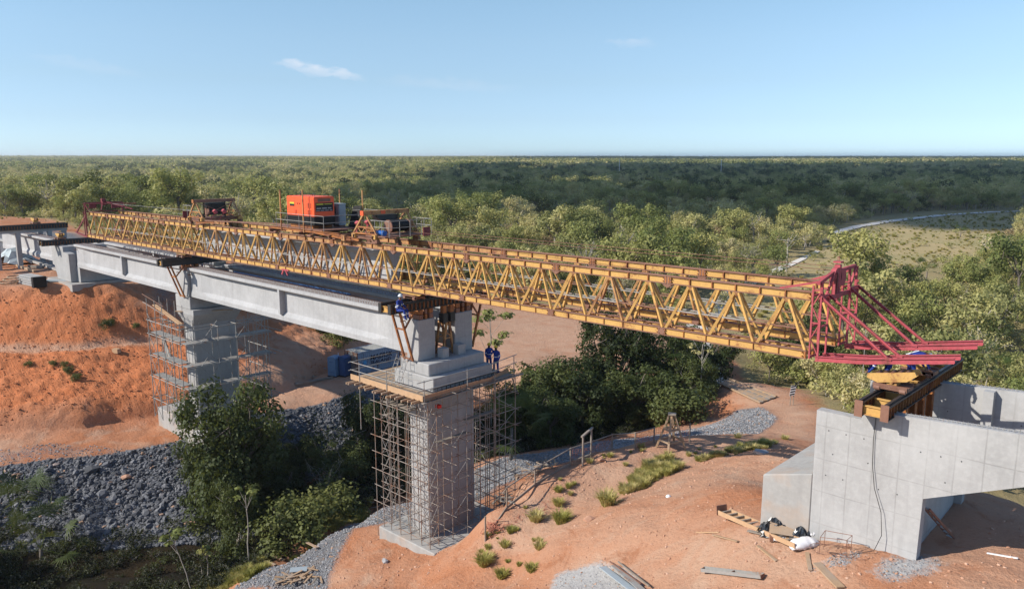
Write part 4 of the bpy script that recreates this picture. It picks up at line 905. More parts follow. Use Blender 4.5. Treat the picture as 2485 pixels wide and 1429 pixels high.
b = MB(); b.box2((gx1 + .013, gy0 + .17, gz + 1.36), (gx1 + .018, gy0 + .72, gz + 1.45), mi=0); b.box2((gx1 + .013, gy0 + .8, gz + 1.38), (gx1 + .018, gy1 - .2, gz + 1.43), mi=0)
for k in range(16):
    if k % 6 != 5: b.box2((gx1 + .013, gy0 + .2 + k * .072, gz + 1.1), (gx1 + .018, gy0 + .25 + k * .072, gz + 1.17), mi=1)
for k in range(18):
    if k % 5 != 4: b.box2((gx1 + .013, gy0 + .16 + k * .07, gz + .97), (gx1 + .018, gy0 + .21 + k * .07, gz + 1.01), mi=1)
b.build('sign_print', [M['yel_lab'], M['wht_lab']], t)
b = MB(); b.box2((gx1 + .001, gy0 + .3, gz + 1.56), (gx1 + .01, gy1 - .3, gz + 1.78)); b.build('rear_vent', M['rust'], t)
b = MB(); b.tube((gx0 + .5, 30.4, gz + 1.9), (gx0 + .5, 30.4, gz + 2.06), .06, 8); b.tube((gx0 + .5, 30.4, gz + 2.06), (gx0 + .42, 30.4, gz + 2.14), .06, 8); b.build('exhaust', M['black'], t)
b = MB()
for k in range(8):
    a0, a1 = math.pi * k / 8, math.pi * (k + 1) / 8; b.tube((gx0 + 2.1 + .12 * math.cos(a0), 30.35, gz + 1.9 + .14 * math.sin(a0)), (gx0 + 2.1 + .12 * math.cos(a1), 30.35, gz + 1.9 + .14 * math.sin(a1)), .015, 5)
b.build('lifting_eye', M['black'], t)
# cabinet and black board beside it
cx = -46.55
t = empty('electric_cabinet', (cx, 32.0, zp + .5), 'tall grey electrical cabinet right of the orange generator', 'cabinet')
b = MB(); b.box2((cx - .5, 31.75, zp + .55), (cx + .35, 32.3, zp + 2.0)); b.build('case', M['cab'], t, bevel=.02)
b = MB(); b.box2((cx - .53, 31.72, zp + 2.0), (cx + .38, 32.33, zp + 2.04)); b.build('lid', M['cab'], t)
b = MB(); b.box2((cx - .45, 31.73, zp + .6), (cx + .3, 31.748, zp + 1.95)); b.build('door', M['cab'], t)
b = MB(); b.box2((cx - .4, 31.66, zp + 1.35), (cx - .05, 31.73, zp + 1.85)); b.build('meter_box', M['black'], t)
b = MB(); b.box2((cx - .45, 31.8, zp + .46), (cx + .3, 32.25, zp + .55)); b.build('plinth', M['rust'], t)
bx = -44.0
t = empty('black_board', (bx, 32.3, zp + .5), 'tall black board leaning beside the grey cabinet', 'board')
q0 = P(845, 552, Y=32.2); q1 = P(858, 500, Y=32.5); q2 = P(877, 499, Y=32.5); q3 = P(868, 552, Y=32.2)
b = MB(); o_ = Vector((0, .05, 0)); b.add([q0, q3, q2, q1, q0 + o_, q3 + o_, q2 + o_, q1 + o_], [(0, 1, 2, 3), (7, 6, 5, 4), (0, 4, 5, 1), (1, 5, 6, 2), (2, 6, 7, 3), (3, 7, 4, 0)]); b.build('sheet', M['blackpanel'], t)
for k in (.15, .55, .8): piece('batten', 'box', q0 + (q1 - q0) * k - o_ * .3, q3 + (q2 - q3) * k - o_ * .3, .02, .02, M['galv'], t)

# ------------------------------------------------------------------ slide beams and skates
def slide_beam(Xc, y0, y1, ztop, label, skates=(), h=.5, gap=.86, ribs=True, endm='black'):
    t = empty('slide_beam', (Xc, (y0 + y1) / 2, ztop - h), label, 'slide beam')
    for s in (-1, 1):
        x = Xc + s * gap / 2; b = MB()
        b.box((x, (y0 + y1) / 2, ztop - .03), (.24, y1 - y0, .06)); b.box((x, (y0 + y1) / 2, ztop + .03), (.09, y1 - y0, .07)); b.box((x, (y0 + y1) / 2, ztop - h + .02), (.22, y1 - y0, .04)); b.box((x, (y0 + y1) / 2, ztop - h / 2), (.03, y1 - y0, h - .1))
        b.build('rail_beam', M['black'], t)
        if ribs:
            n = int((y1 - y0) / .3)
            for k in range(n + 1):
                b = MB(); b.box((x, y0 + .04 + (y1 - y0 - .08) * k / n, ztop - h / 2), (.2, .035, h - .12)); b.build('rib', M['orange_s'], t)
        b = MB(); b.box((x, y0 - .015, ztop - h / 2 + .03), (.27, .03, h + .08)); b.build('end_plate', M[endm], t)
    n = max(2, int((y1 - y0) / 1.1))
    for k in range(n + 1):
        y = y0 + .12 + (y1 - y0 - .24) * k / n; piece('cross_piece', 'ibeam', (Xc - gap / 2 + .12, y, ztop - h * .52), (Xc + gap / 2 - .12, y, ztop - h * .52), .12, .34, M['yellow'], t)
    return t
def skate(Xc, Y, ztop, zup, label, rocker=True, L=2.3, tilt=0., mat='yellow_d'):
    t = empty('launching_skate', (Xc, Y, ztop), label, 'launching skate')
    for sx in (-.43, .43):
        for sy in (-.33, .33): b = MB(); b.tube((Xc + sx - .1, Y + sy, ztop + .11), (Xc + sx + .1, Y + sy, ztop + .11), .1, 12); b.build('roller', M['rust'], t)
    b = MB(); b.box((Xc, Y, ztop + .16), (1.15, .78, .12)); b.box((Xc, Y - .36, ztop + .2), (1.15, .06, .16)); b.box((Xc, Y + .36, ztop + .2), (1.15, .06, .16)); b.build('bogie', M['rust'], t)
    b = MB(); b.box((Xc, Y, ztop + .34), (.34, .42, .28)); b.tube((Xc, Y - .26, ztop + .36), (Xc, Y + .26, ztop + .36), .07, 10); b.build('pivot_block', M['yellow'], t)
    if rocker:
        h2 = max(.1, zup - ztop - .42); zc = ztop + .42 + h2 / 2
        for sy in (-.26, .26):
            b = MB(); pf = [(-L / 2, .02), (-L / 2 + .05, .17), (L / 2 - .05, .17), (L / 2, .02), (L / 2 - .35, -.17), (-L / 2 + .35, -.17)]
            R_ = Matrix.Rotation(tilt, 3, 'Y'); vs = [R_ @ Vector((p, q, r_)) + Vector((Xc, Y + sy, zc)) for q in (-.025, .025) for p, r_ in pf]
            n = 6; b.add(vs, [tuple(range(n)), tuple(range(2 * n - 1, n - 1, -1))] + [(i, n + i, n + (i + 1) % n, (i + 1) % n) for i in range(n)]); b.build('rocker_plate', M['yellow'], t)
        for k in range(5):
            v = Matrix.Rotation(tilt, 3, 'Y') @ Vector((-L / 2 + .35 + k * (L - .7) / 4, 0, .12)) + Vector((Xc, Y, zc))
            b = MB(); b.tube((v.x, Y - .24, v.z), (v.x, Y + .24, v.z), .06, 8); b.build('roller', M['rust'], t)
        b = MB(); v0 = Matrix.Rotation(tilt, 3, 'Y') @ Vector((0, 0, -.1)); b.box((Xc + v0.x, Y, zc + v0.z), (L - .8, .46, .05), M=Matrix.Rotation(tilt, 3, 'Y')); b.build('rocker_floor', M['orange_s'], t)
    return t
ZS = -8.2
# pier 1
slide_beam(-35.55, 27.25, 34.9, ZS, 'black slide beam with orange ribs on the nearest pier, a worker sitting on its end')
skate(-35.55, 29.4, ZS + .06, -7.6, 'skate under the near truss on the nearest pier'); skate(-35.55, 32.3, ZS + .06, -7.6, 'skate under the far truss on the nearest pier')
def packing(x0, x1, y0, y1, z0, z1, label):
    t = empty('packing_stack', ((x0 + x1) / 2, (y0 + y1) / 2, z0), label, 'steel packing')
    n = 3; zz = z0
    for k in range(2):
        zh = (z1 - z0) / 2; 
        for j in range(n):
            y = y0 + (y1 - y0) * (j + .5) / n; b = MB(); b.box((( x0 + x1) / 2, y, zz + zh / 2), (x1 - x0, (y1 - y0) / n * (.72 if j != 1 else .4), zh - .03)); b.build('packing_box', M['orange_s'] if (j + k) % 2 else M['rust'], t, bevel=.01)
        zz += zh
packing(-36.0, -35.02, 29.28, 30.44, -9.32, ZS - .5, 'rusty steel boxes on the front column of the nearest pier'); packing(-36.0, -35.02, 32.16, 33.5, -9.3, ZS - .5, 'rusty steel boxes on the rear column of the nearest pier')
def knee(Xc, y0, y1, ztop, zbot, label, gap=.75):
    t = empty('knee_brace', (Xc, (y0 + y1) / 2, zbot), label, 'steel brace')
    for s in (-1, 1): piece('strut', 'box', (Xc + s * gap / 2, y0, ztop), (Xc + s * gap / 2, y1, zbot), .11, .12, M['orange_s'], t, up=(1, 0, 0))
    for k in (.35, .97): y = y0 + (y1 - y0) * k; z = ztop + (zbot - ztop) * k; piece('tie', 'box', (Xc - gap / 2, y, z), (Xc + gap / 2, y, z), .07, .09, M['orange_s'], t)
    piece('cross_strut', 'box', (Xc + gap / 2, y0 + (y1 - y0) * .35, ztop + (zbot - ztop) * .35), (Xc + gap / 2, y1 + (y1 - y0) * .2, ztop - .05), .08, .09, M['orange_s'], t)
    return t
knee(-35.6, 28.05, 28.95, ZS - .5, -11.7, 'rusty raking brace under the near end of the nearest slide beam')
knee(-35.6, 34.6, 33.75, ZS - .5, -11.7, 'rusty raking brace under the far end of the nearest slide beam')
# trestle between the columns of pier 1
t = empty('steel_trestle', (-35.4, 31.35, -11.7), 'yellow steel trestle standing between the two columns of the nearest pier', 'trestle')
for X in (-35.75, -35.1):
    for a, c in ((31.5, 31.15), (31.72, 32.0)): piece('leg', 'box', (X, a, -9.75), (X, c, ZB - .3), .12, .12, M['yellow_d'], t)
    for k in range(4): za = -9.9 - k * .42; piece('lacing', 'box', (X, 31.45 - k * .07, za), (X, 31.8 + k * .05, za - .35 * (1 if k % 2 else 0)), .06, .06, M['yellow_d'], t)
for y in (31.35, 31.95):
    b = MB(); b.box((-35.15, y - .05, -9.45), (.4, .36, .55)); b.build('jack', M['black'], t); b = MB(); b.box((-35.15, y - .05, -8.95), (.28, .26, .46)); b.build('spacer', M['orange_s'], t)
# pier 2
slide_beam(-65.4, 27.35, 35.0, ZS - .1, 'black slide beam on the far middle pier, above the silvery scaffolding', ribs=False)
skate(-65.4, 29.4, ZS - .04, -7.7, 'skate under the near truss on the far middle pier'); skate(-65.4, 32.3, ZS - .04, -7.7, 'skate under the far truss on the far middle pier')
packing(-66.0, -64.85, 29.3, 30.4, -9.35, ZS - .6, 'rusty steel boxes on the front column of the far middle pier')
knee(-65.5, 28.1, 29.1, ZS - .6, ZB - .05, 'rusty raking brace under the slide beam of the far middle pier')
# pier 3 and portal
slide_beam(-95.6, 27.4, 36.2, -8.9, 'black slide beam on the left abutment with a small yellow skate', ribs=True)
slide_beam(XF1, 20.6, 33.6, -7.88, 'black slide beam across the portal frame at the left edge', ribs=True)
skate(-95.6, 29.4, -8.84, -8.2, 'small yellow skate resting on the slide beam of the left abutment', rocker=True, L=1.2); skate(XF1, 30.2, -7.82, -7.1, 'rusty skate on the portal frame beam at the left edge', rocker=True, L=1.3, mat='rust')
# right abutment
slide_beam(-8.95, 27.3, 36.3, ZS - .05, 'black slide beam with yellow cross pieces on the right abutment', endm='rust')
skate(-8.95, 29.35, ZS + .0, -7.55, 'yellow rocker skate waiting on the right abutment beneath the front nose beams', L=1.7, tilt=-.2)
skate(-8.95, 32.3, ZS + .0, -7.55, 'yellow rocker skate at the far end of the right abutment beam', L=1.7, tilt=-.2)
t = empty('support_post', (-8.9, 31, -11.2), 'orange steel posts holding up the right abutment slide beam', 'steel posts')
for y in (29.6, 30.6, 31.6, 32.7):
    for x in (-9.3, -8.6): piece('post', 'ibeam', (x, y, -11.2), (x, y, ZS - .56), .2, .22, M['orange_s'], t)
b = MB(); b.tube((-9.05, 27.97, -9.0), (-9.05, 27.9, -9.6), .018, 6); pts = [(-9.0, 27.95, -8.9), (-9.02, 27.93, -9.7), (-8.98, 27.93, -10.6), (-8.85, 27.9, -11.4), (-8.55, 27.86, -12.2), (-8.45, 27.8, -13.0), (-8.6, 27.6, -13.55), (-9.2, 27.2, -13.75), (-9.9, 27.0, -13.85), (-9.6, 26.8, -13.85)]
b = MB()
for i in range(len(pts) - 1): b.tube(pts[i], pts[i + 1], .011, 6)
tag(b.build('hanging_cable', M['cable'], origin=(-9, 27.9, -13.5)), 'thin dark cable hanging down the face of the right abutment', 'cable')
# ------------------------------------------------------------------ trees and other plants
M['leaf_olive'] = leaf_mat('leaves_olive', [(.19, .20, .075), (.33, .33, .13), (.48, .44, .18), (.60, .52, .25), (.60, .54, .38)], .42)
M['leaf_green'] = leaf_mat('leaves_green', [(.11, .14, .045), (.22, .25, .08), (.36, .355, .12), (.50, .45, .18)], .42)
M['leaf_dark'] = leaf_mat('leaves_dark', [(.022, .032, .012), (.04, .058, .018), (.075, .095, .028), (.12, .13, .04)], .3)
M['leaf_mid'] = leaf_mat('leaves_mid', [(.04, .055, .018), (.08, .10, .03), (.13, .145, .045), (.19, .19, .06)], .3)
M['leaf_shade'] = leaf_mat('leaves_gully_shade', [(.010, .013, .006), (.018, .024, .009), (.03, .038, .012), (.05, .055, .02)], .2)  # gully scrub leaves, near-black because the deep shade is put into their colour
M['leaf_dry'] = leaf_mat('leaves_dry', [(.26, .18, .10), (.38, .27, .15), (.5, .38, .22), (.42, .37, .26)], .36)
M['grass'] = leaf_mat('grass_blades', [(.22, .23, .06), (.36, .34, .09), (.52, .44, .17), (.6, .5, .27)], .4, pos_scale=1.2)
M['palm'] = leaf_mat('palm_fronds', [(.03, .05, .012), (.055, .085, .02), (.09, .11, .035)], .25)

def leaf_mesh(name, centers, radii, counts, size, mat, rs, up=.35, squash=.8, aspect=.6):
    """many leaf-sized faces gathered in clumps"""
    C, Nn, tint = [], [], []
    for c, r, n in zip(centers, radii, counts):
        d = rs.normal(size=(n, 3)); d /= np.linalg.norm(d, axis=1)[:, None] + 1e-9
        rad = r * rs.uniform(.12, 1., n) ** .28 * (1 + .25 * rs.normal(size=n)).clip(.4, 1.5)
        p = d * rad[:, None]; p[:, 2] *= squash; C.append(p + np.asarray(c)); Nn.append(d)
        tint.append(np.clip(rs.uniform() * .6 + rs.uniform(0, .5, n), 0, 1))
    C = np.concatenate(C); Nn = np.concatenate(Nn); tint = np.concatenate(tint); n = len(C)
    nm = Nn * 1.0 + rs.normal(size=(n, 3)) * .38 + np.array([0, 0, up]); nm /= np.linalg.norm(nm, axis=1)[:, None]
    a = np.cross(nm, rs.normal(size=(n, 3))); a /= np.linalg.norm(a, axis=1)[:, None] + 1e-9; b = np.cross(nm, a)
    s = size * rs.uniform(.55, 1.35, n)[:, None]
    q = np.stack([C - a * s, C - b * s * aspect + nm * s * .12, C + a * s, C + b * s * aspect + nm * s * .12], 1).reshape(-1, 3)
    me = bpy.data.meshes.new(name); me.vertices.add(4 * n); me.vertices.foreach_set('co', q.ravel())
    me.loops.add(4 * n); me.loops.foreach_set('vertex_index', np.arange(4 * n)); me.polygons.add(n)
    me.polygons.foreach_set('loop_start', np.arange(0, 4 * n, 4)); me.polygons.foreach_set('loop_total', np.full(n, 4)); me.update()
    at = me.attributes.new('tint', 'FLOAT', 'POINT'); at.data.foreach_set('value', np.repeat(tint, 4).astype(np.float32))
    me.materials.append(mat); return me
def limbs(b, rs, h, spread, n, r0, lean=0., stems=1, split=.35, sub=3):
    """trunk and branching limbs; returns the tips where leaves gather"""
    tips = []
    for s in range(stems):
        az = rs.uniform(0, 6.28); base = Vector((0, 0, 0)) if stems == 1 else Vector((.15 * math.cos(az), .15 * math.sin(az), 0))
        fork = h * rs.uniform(split * .8, split * 1.2); off = Vector((math.cos(az), math.sin(az), 0)) * (lean * h + (.12 * h if stems > 1 else .03 * h))
        mid = base + off * .5 + Vector((0, 0, fork * .5)) + Vector((rs.uniform(-1, 1), rs.uniform(-1, 1), 0)) * .02 * h; top = base + off + Vector((0, 0, fork))
        rr = r0 / math.sqrt(stems); b.tube(base - Vector((0, 0, .4)), mid, rr * 1.1, 6, rr * .85, cap=False); b.tube(mid, top, rr * .85, 6, rr * .7, cap=False)
        m = max(2, n // stems)
        for k in range(m):
            a = az + 6.28 * k / m + rs.uniform(-.5, .5); rad = spread * rs.uniform(.35, 1.); z = h * rs.uniform(.6, .98) - .12 * h * (rad / spread) ** 2
            tip = Vector((math.cos(a) * rad, math.sin(a) * rad, z)) + off * .6; kn = top.lerp(tip, .45) + Vector((rs.uniform(-1, 1), rs.uniform(-1, 1), rs.uniform(-.3, .8))) * spread * .14
            b.tube(top, kn, rr * .5, 5, rr * .33, cap=False); b.tube(kn, tip, rr * .33, 4, rr * .14, cap=False); tips.append((tip, 1.))
            for j in range(sub):
                t2 = kn.lerp(tip, rs.uniform(0, .8)) + Vector((rs.uniform(-1, 1), rs.uniform(-1, 1), rs.uniform(-.5, .7))) * spread * .38
                b.tube(kn.lerp(tip, .3 * j), t2, rr * .2, 4, rr * .08, cap=False); tips.append((t2, .75))
    return tips
TREES = {}
def make_tree(key, seed, h, spread, nb, leaf, nleaf, mat, bark, clump=.3, stems=1, split=.35, sub=3, low=0):
    rs = np.random.RandomState(seed); b = MB(); tips = limbs(b, rs, h, spread, nb, h * .02 + .03, stems=stems, split=split, sub=sub)
    tm = bpy.data.meshes.new(key + '_trunk'); tm.from_pydata(b.v, [], b.f); tm.materials.append(bark); tm.polygons.foreach_set('use_smooth', [True] * len(tm.polygons))
    cs = [t[0] for t in tips]; rr = [spread * clump * t[1] * rs.uniform(.7, 1.3) for t in tips]
    for k in range(low):                    # leafy skirts near the ground
        a = rs.uniform(0, 6.28); q = spread * rs.uniform(.3, .95); cs.append(Vector((math.cos(a) * q, math.sin(a) * q, h * rs.uniform(.08, .5)))); rr.append(spread * clump * rs.uniform(.8, 1.2))
    w = np.array(rr) ** 2; cnt = np.maximum(6, (w / w.sum() * nleaf)).astype(int)
    cm_ = leaf_mesh(key + '_crown', cs, rr, cnt, leaf, mat, rs); TREES[key] = (tm, cm_, h); return tm, cm_
lo = M['leaf_olive']; lg = M['leaf_green']; ld = M['leaf_dark']; lm = M['leaf_mid']; lk = M['leaf_shade']; ly = M['leaf_dry']
FOR = []                                     # forest kinds: key, weight, phrase
def forest_kind(key, w, phrase, cat='tree', **k): make_tree(key, **k); FOR.append((key, w, phrase))
forest_kind('olive_a', 3, 'open olive tree', seed=1, h=6.5, spread=3.0, nb=7, leaf=.21, nleaf=1500, mat=lo, bark=M['bark'], clump=.34)
forest_kind('olive_b', 3, 'broad olive tree', seed=2, h=7.5, spread=3.6, nb=8, leaf=.22, nleaf=1700, mat=lo, bark=M['bark_w'], clump=.3)
forest_kind('olive_c', 2, 'low olive tree', seed=3, h=5., spread=2.6, nb=8, leaf=.2, nleaf=1300, mat=lo, bark=M['bark_w'], clump=.36, stems=2, low=6)
forest_kind('green_a', 1.3, 'bushy green tree', seed=4, h=7., spread=3.1, nb=8, leaf=.2, nleaf=1700, mat=lg, bark=M['bark'], clump=.36, low=4)
forest_kind('green_b', 1.5, 'domed green tree', seed=5, h=8.6, spread=3.5, nb=9, leaf=.21, nleaf=1900, mat=lg, bark=M['bark'], clump=.33)
forest_kind('dark_a', .9, 'dark dense tree', seed=6, h=7.6, spread=3.2, nb=8, leaf=.2, nleaf=1800, mat=lm, bark=M['bark'], clump=.36, low=3)
forest_kind('sparse_a', 2.2, 'thin pale limbed tree', seed=7, h=7.4, spread=3.0, nb=8, leaf=.16, nleaf=480, mat=lo, bark=M['bark_w'], clump=.3, sub=4)
forest_kind('dry_a', .7, 'brownish dry tree', seed=8, h=5.6, spread=2.4, nb=7, leaf=.17, nleaf=700, mat=ly, bark=M['bark_w'], clump=.3)
make_tree('lush_a', 21, 11.5, 4.3, 13, .17, 15000, ld, M['bark'], clump=.27, sub=4, low=30)
make_tree('lush_b', 22, 10., 3.8, 12, .17, 11000, ld, M['bark'], clump=.28, sub=4, low=24)
make_tree('lush_c', 23, 9., 3.4, 10, .16, 8500, lm, M['bark_w'], clump=.3, stems=2, sub=4, low=18)
make_tree('twiggy', 24, 7., 2.8, 12, .11, 900, ld, M['bark_w'], clump=.3, stems=3, sub=5, split=.2)
make_tree('bush_a', 25, 3., 2.2, 10, .13, 3200, lm, M['bark'], clump=.42, stems=3, split=.2, low=8)
make_tree('bush_o', 26, 2.4, 1.8, 10, .12, 2200, lm, M['bark'], clump=.42, stems=3, split=.2, low=8)

def trunk_obj(me, parent, s): 
    o = bpy.data.objects.new('trunk', me); link(o, parent); o.scale = s; return o
def plant_tree(key, loc, s, rz, label, group=None, cat='tree', name='tree', sz=None):
    tm, cm_, h = TREES[key]
    t = bpy.data.objects.new(name, None); COL.objects.link(t); t.location = loc; t.rotation_euler = (0, 0, rz); t.scale = (s, s, sz or s); t.empty_display_size = .3
    tag(t, label, cat, group); WLOC[t.name] = Vector(loc)
    for n_, m_ in (('trunk', tm), ('crown', cm_)):
        o = bpy.data.objects.new(n_, m_); COL.objects.link(o); o.parent = t
    return t

# --- forest positions, nearest first
OPENG = poly([(1700,800,-23.6),(1850,700,-23.6),(1960,640,-23.6),(2040,600,-23.4),(2330,620,-23.5),(2500,580,-23.4),(2500,625,-23.5),(2400,640,-23.5),(2330,690,-23.6),(2260,715,-23.6),(2080,720,-23.7),(1960,760,-23.7),(1850,840,-23.7),(1750,900,-23.7)])
NOGO = [REG['clearing'], REG['road'], REG['meadow'], OPENG, REG['path_white'], REG['path_far'], works]
def free(x, y, m=1.0):
    return all((not inside(pl, np.array([x]), np.array([y]))[0]) and edge_dist(pl, np.array([x]), np.array([y]))[0] > mm for pl, mm in zip(NOGO, (m, m, m * .6, 0, m * .6, 2.5, m)))
def scatter(d0, d1, cell, rs, jit=.85):
    out = []; h = np.array([-math.sin(HEAD), math.cos(HEAD)]); r = np.array([math.cos(HEAD), math.sin(HEAD)])
    n = int(d1 / cell) + 1; f, l = np.meshgrid(np.arange(-2, n), np.arange(-int(n * .78) - 3, int(n * .78) + 3))
    f = (f.ravel() + rs.uniform(-jit, jit, f.size) / 2) * cell; l = (l.ravel() + rs.uniform(-jit, jit, l.size) / 2) * cell
    k = (f > d0) & (f < d1) & (np.abs(l) < f * .70 + 12); f, l = f[k], l[k]
    p = f[:, None] * h + l[:, None] * r; x, y = p[:, 0], p[:, 1]; ok = np.ones(len(x), bool)
    for pl, mm in zip(NOGO, (1.5, 1.5, 1., 0., 1.2, 3.0, 1.5)):
        ok &= ~inside(pl, x, y) & (edge_dist(pl, x, y) > mm)
    return x[ok], y[ok], f[ok]
rs = np.random.RandomState(5)
def dens(x, y, sc, seed): return fbm(x, y, sc, 3, seed)
def pick(x, y, d):
    """kinds grow in stands"""
    w = np.array([k[1] for k in FOR], float); g = float(fbm(np.array([x]), np.array([y]), 1 / 45., 3, 77)[0])
    w[3:6] *= max(.1, 1 + 4.5 * g); w[0:3] *= max(.1, 1 - 2.5 * g); w[7] *= 1.5 if g < 0 else .3
    r_ = (x * .73 + y * .69)                       # the wetter right-hand valley is greener
    if d < 140 and r_ > 20: w[3:5] *= 2.2; w[6] *= .6
    return int(np.searchsorted(np.cumsum(w / w.sum()), rs.uniform()))
fx, fy, fd = scatter(52, 420, 5.1, rs)
o_ = np.argsort(fd); fx, fy, fd = fx[o_], fy[o_], fd[o_]
thin = dens(fx, fy, 1 / 30., 9); keep = rs.uniform(size=len(fx)) < .93 + thin * 1.2; fx, fy, fd = fx[keep], fy[keep], fd[keep]
FP = []
for x_, y_, d_ in zip(fx, fy, fd):
    FP.append((x_, y_, d_, pick(x_, y_, d_), (rs.uniform(.5, .95) if rs.uniform() < .86 else rs.uniform(1.1, 1.5)) * (.85 if d_ < 110 else 1), rs.uniform(0, 6.28)))
NIND = 262
def where(x, y, d):
    px = proj((x, y, -21))[0]; row = 'front row' if d < 82 else ('second row' if d < 115 else ('middle rows' if d < 150 else 'far rows'))
    zn = ((250, 'behind the far left end of the truss'), (560, 'behind the left hand trolley'), (700, 'left of the orange generator'), (860, 'behind the orange generator'), (1050, 'behind the right hand trolley'), (1200, 'right of the right hand trolley'), (1400, 'behind the pale girder and clearing'), (1650, 'above the middle of the open truss'), (1950, 'above the right part of the truss'), (2150, 'behind the red tower'), (2350, 'above the red nose beams'), (9999, 'behind the far wing wall'))
    return next(z for q, z in zn if px < q) + ', ' + row, px
IND = []
for x_, y_, d_, k, s_, rz in FP[:NIND]:
    zn, px = where(x_, y_, d_); IND.append([FOR[k][2] + ' ' + zn, px, x_, y_, k, s_, rz])
byl = {}
for q in IND: byl.setdefault(q[0], []).append(q)
ORD = ['leftmost', 'second from left', 'third from left', 'fourth from left', 'fifth from left', 'sixth from left', 'seventh from left', 'eighth from left', 'ninth from left', 'tenth from left', 'eleventh from left', 'twelfth from left', 'thirteenth from left', 'fourteenth from left']
for lab, qs in byl.items():
    qs.sort(key=lambda q: q[1])
    for i, q in enumerate(qs):
        l2 = lab if len(qs) == 1 else lab + ', ' + (ORD[i] if i < len(ORD) else 'right hand ones')
        plant_tree(FOR[q[4]][0], (q[2], q[3], Hz(q[2], q[3]) - .1), q[5], q[6], ' '.join(l2.split()[:16]) if len(l2.split()) > 16 else l2, 'trees of the woods beyond the bridge')

# --- the rest of the woodland: one object, placed by geometry nodes
src = bpy.data.collections.new('tree_sources')
def joined(key, tm, cm_, mats=None):
    b = bpy.data.meshes.new(key + '_whole'); nv = len(tm.vertices); V = np.empty(nv * 3); tm.vertices.foreach_get('co', V); W = np.empty(len(cm_.vertices) * 3); cm_.vertices.foreach_get('co', W)
    F1 = [tuple(p.vertices) for p in tm.polygons]; F2 = [(4 * i + nv, 4 * i + 1 + nv, 4 * i + 2 + nv, 4 * i + 3 + nv) for i in range(len(cm_.polygons))]
    b.from_pydata(np.r_[V, W].reshape(-1, 3).tolist(), [], F1 + F2); b.materials.append(tm.materials[0]); b.materials.append(cm_.materials[0])
    b.polygons.foreach_set('material_index', [0] * len(F1) + [1] * len(F2)); tt = np.empty(len(cm_.vertices), np.float32); cm_.attributes['tint'].data.foreach_get('value', tt)
    a = b.attributes.new('tint', 'FLOAT', 'POINT'); a.data.foreach_set('value', np.r_[np.zeros(nv, np.float32), tt]); return b
def gn_scatter(name, srcs, X, Y, Z, RZ, S, K, label, kind='stuff', tilt=None):
    col_ = bpy.data.collections.new(name + '_sources')
    for i, m_ in enumerate(srcs): o = bpy.data.objects.new('%s_source_%02d' % (name, i), m_); col_.objects.link(o)
    me = bpy.data.meshes.new(name); n = len(X); me.vertices.add(n); me.vertices.foreach_set('co', np.stack([X, Y, Z], 1).astype(np.float32).ravel())
    for nm, ty, v in (('rz', 'FLOAT', RZ), ('sc', 'FLOAT', S), ('kd', 'INT', K)):
        a = me.attributes.new(nm, ty, 'POINT'); a.data.foreach_set('value', np.asarray(v, np.float32 if ty == 'FLOAT' else np.int32))
    o = bpy.data.objects.new(name, me); COL.objects.link(o); tag(o, label, kind=kind)
    g = bpy.data.node_groups.new(name, 'GeometryNodeTree'); g.interface.new_socket('Geometry', in_out='INPUT', socket_type='NodeSocketGeometry'); g.interface.new_socket('Geometry', in_out='OUTPUT', socket_type='NodeSocketGeometry')
    N = g.nodes; L = g.links; gi = N.new('NodeGroupInput'); go = N.new('NodeGroupOutput'); ip = N.new('GeometryNodeInstanceOnPoints'); ci = N.new('GeometryNodeCollectionInfo')
    ci.inputs['Collection'].default_value = col_; ci.inputs['Separate Children'].default_value = True; ci.inputs['Reset Children'].default_value = True
    def at(nm, ty): a = N.new('GeometryNodeInputNamedAttribute'); a.data_type = ty; a.inputs['Name'].default_value = nm; return a.outputs['Attribute']
    cx_ = N.new('ShaderNodeCombineXYZ'); L.new(at('rz', 'FLOAT'), cx_.inputs[2]); cs_ = N.new('ShaderNodeCombineXYZ'); sc_ = at('sc', 'FLOAT')
    for i in range(3): L.new(sc_, cs_.inputs[i])
    if tilt is not None:
        a = me.attributes.new('tx', 'FLOAT', 'POINT'); a.data.foreach_set('value', np.asarray(tilt, np.float32)); L.new(at('tx', 'FLOAT'), cx_.inputs[0])
    er = N.new('FunctionNodeEulerToRotation'); L.new(cx_.outputs[0], er.inputs[0])
    L.new(gi.outputs[0], ip.inputs['Points']); L.new(ci.outputs[0], ip.inputs['Instance']); ip.inputs['Pick Instance'].default_value = True
    L.new(at('kd', 'INT'), ip.inputs['Instance Index']); L.new(er.outputs[0], ip.inputs['Rotation']); L.new(cs_.outputs[0], ip.inputs['Scale']); L.new(ip.outputs[0], go.inputs[0])
    md = o.modifiers.new('scatter', 'NODES'); md.node_group = g; return o
whole = [joined(k[0], *TREES[k[0]][:2]) for k in FOR]
rest = FP[NIND:]
A = np.array(rest); gn_scatter('woodland', whole, A[:, 0], A[:, 1], H(A[:, 0], A[:, 1]) - .1, A[:, 5], A[:, 4], A[:, 3], 'savanna woodland stretching away behind the bridge')
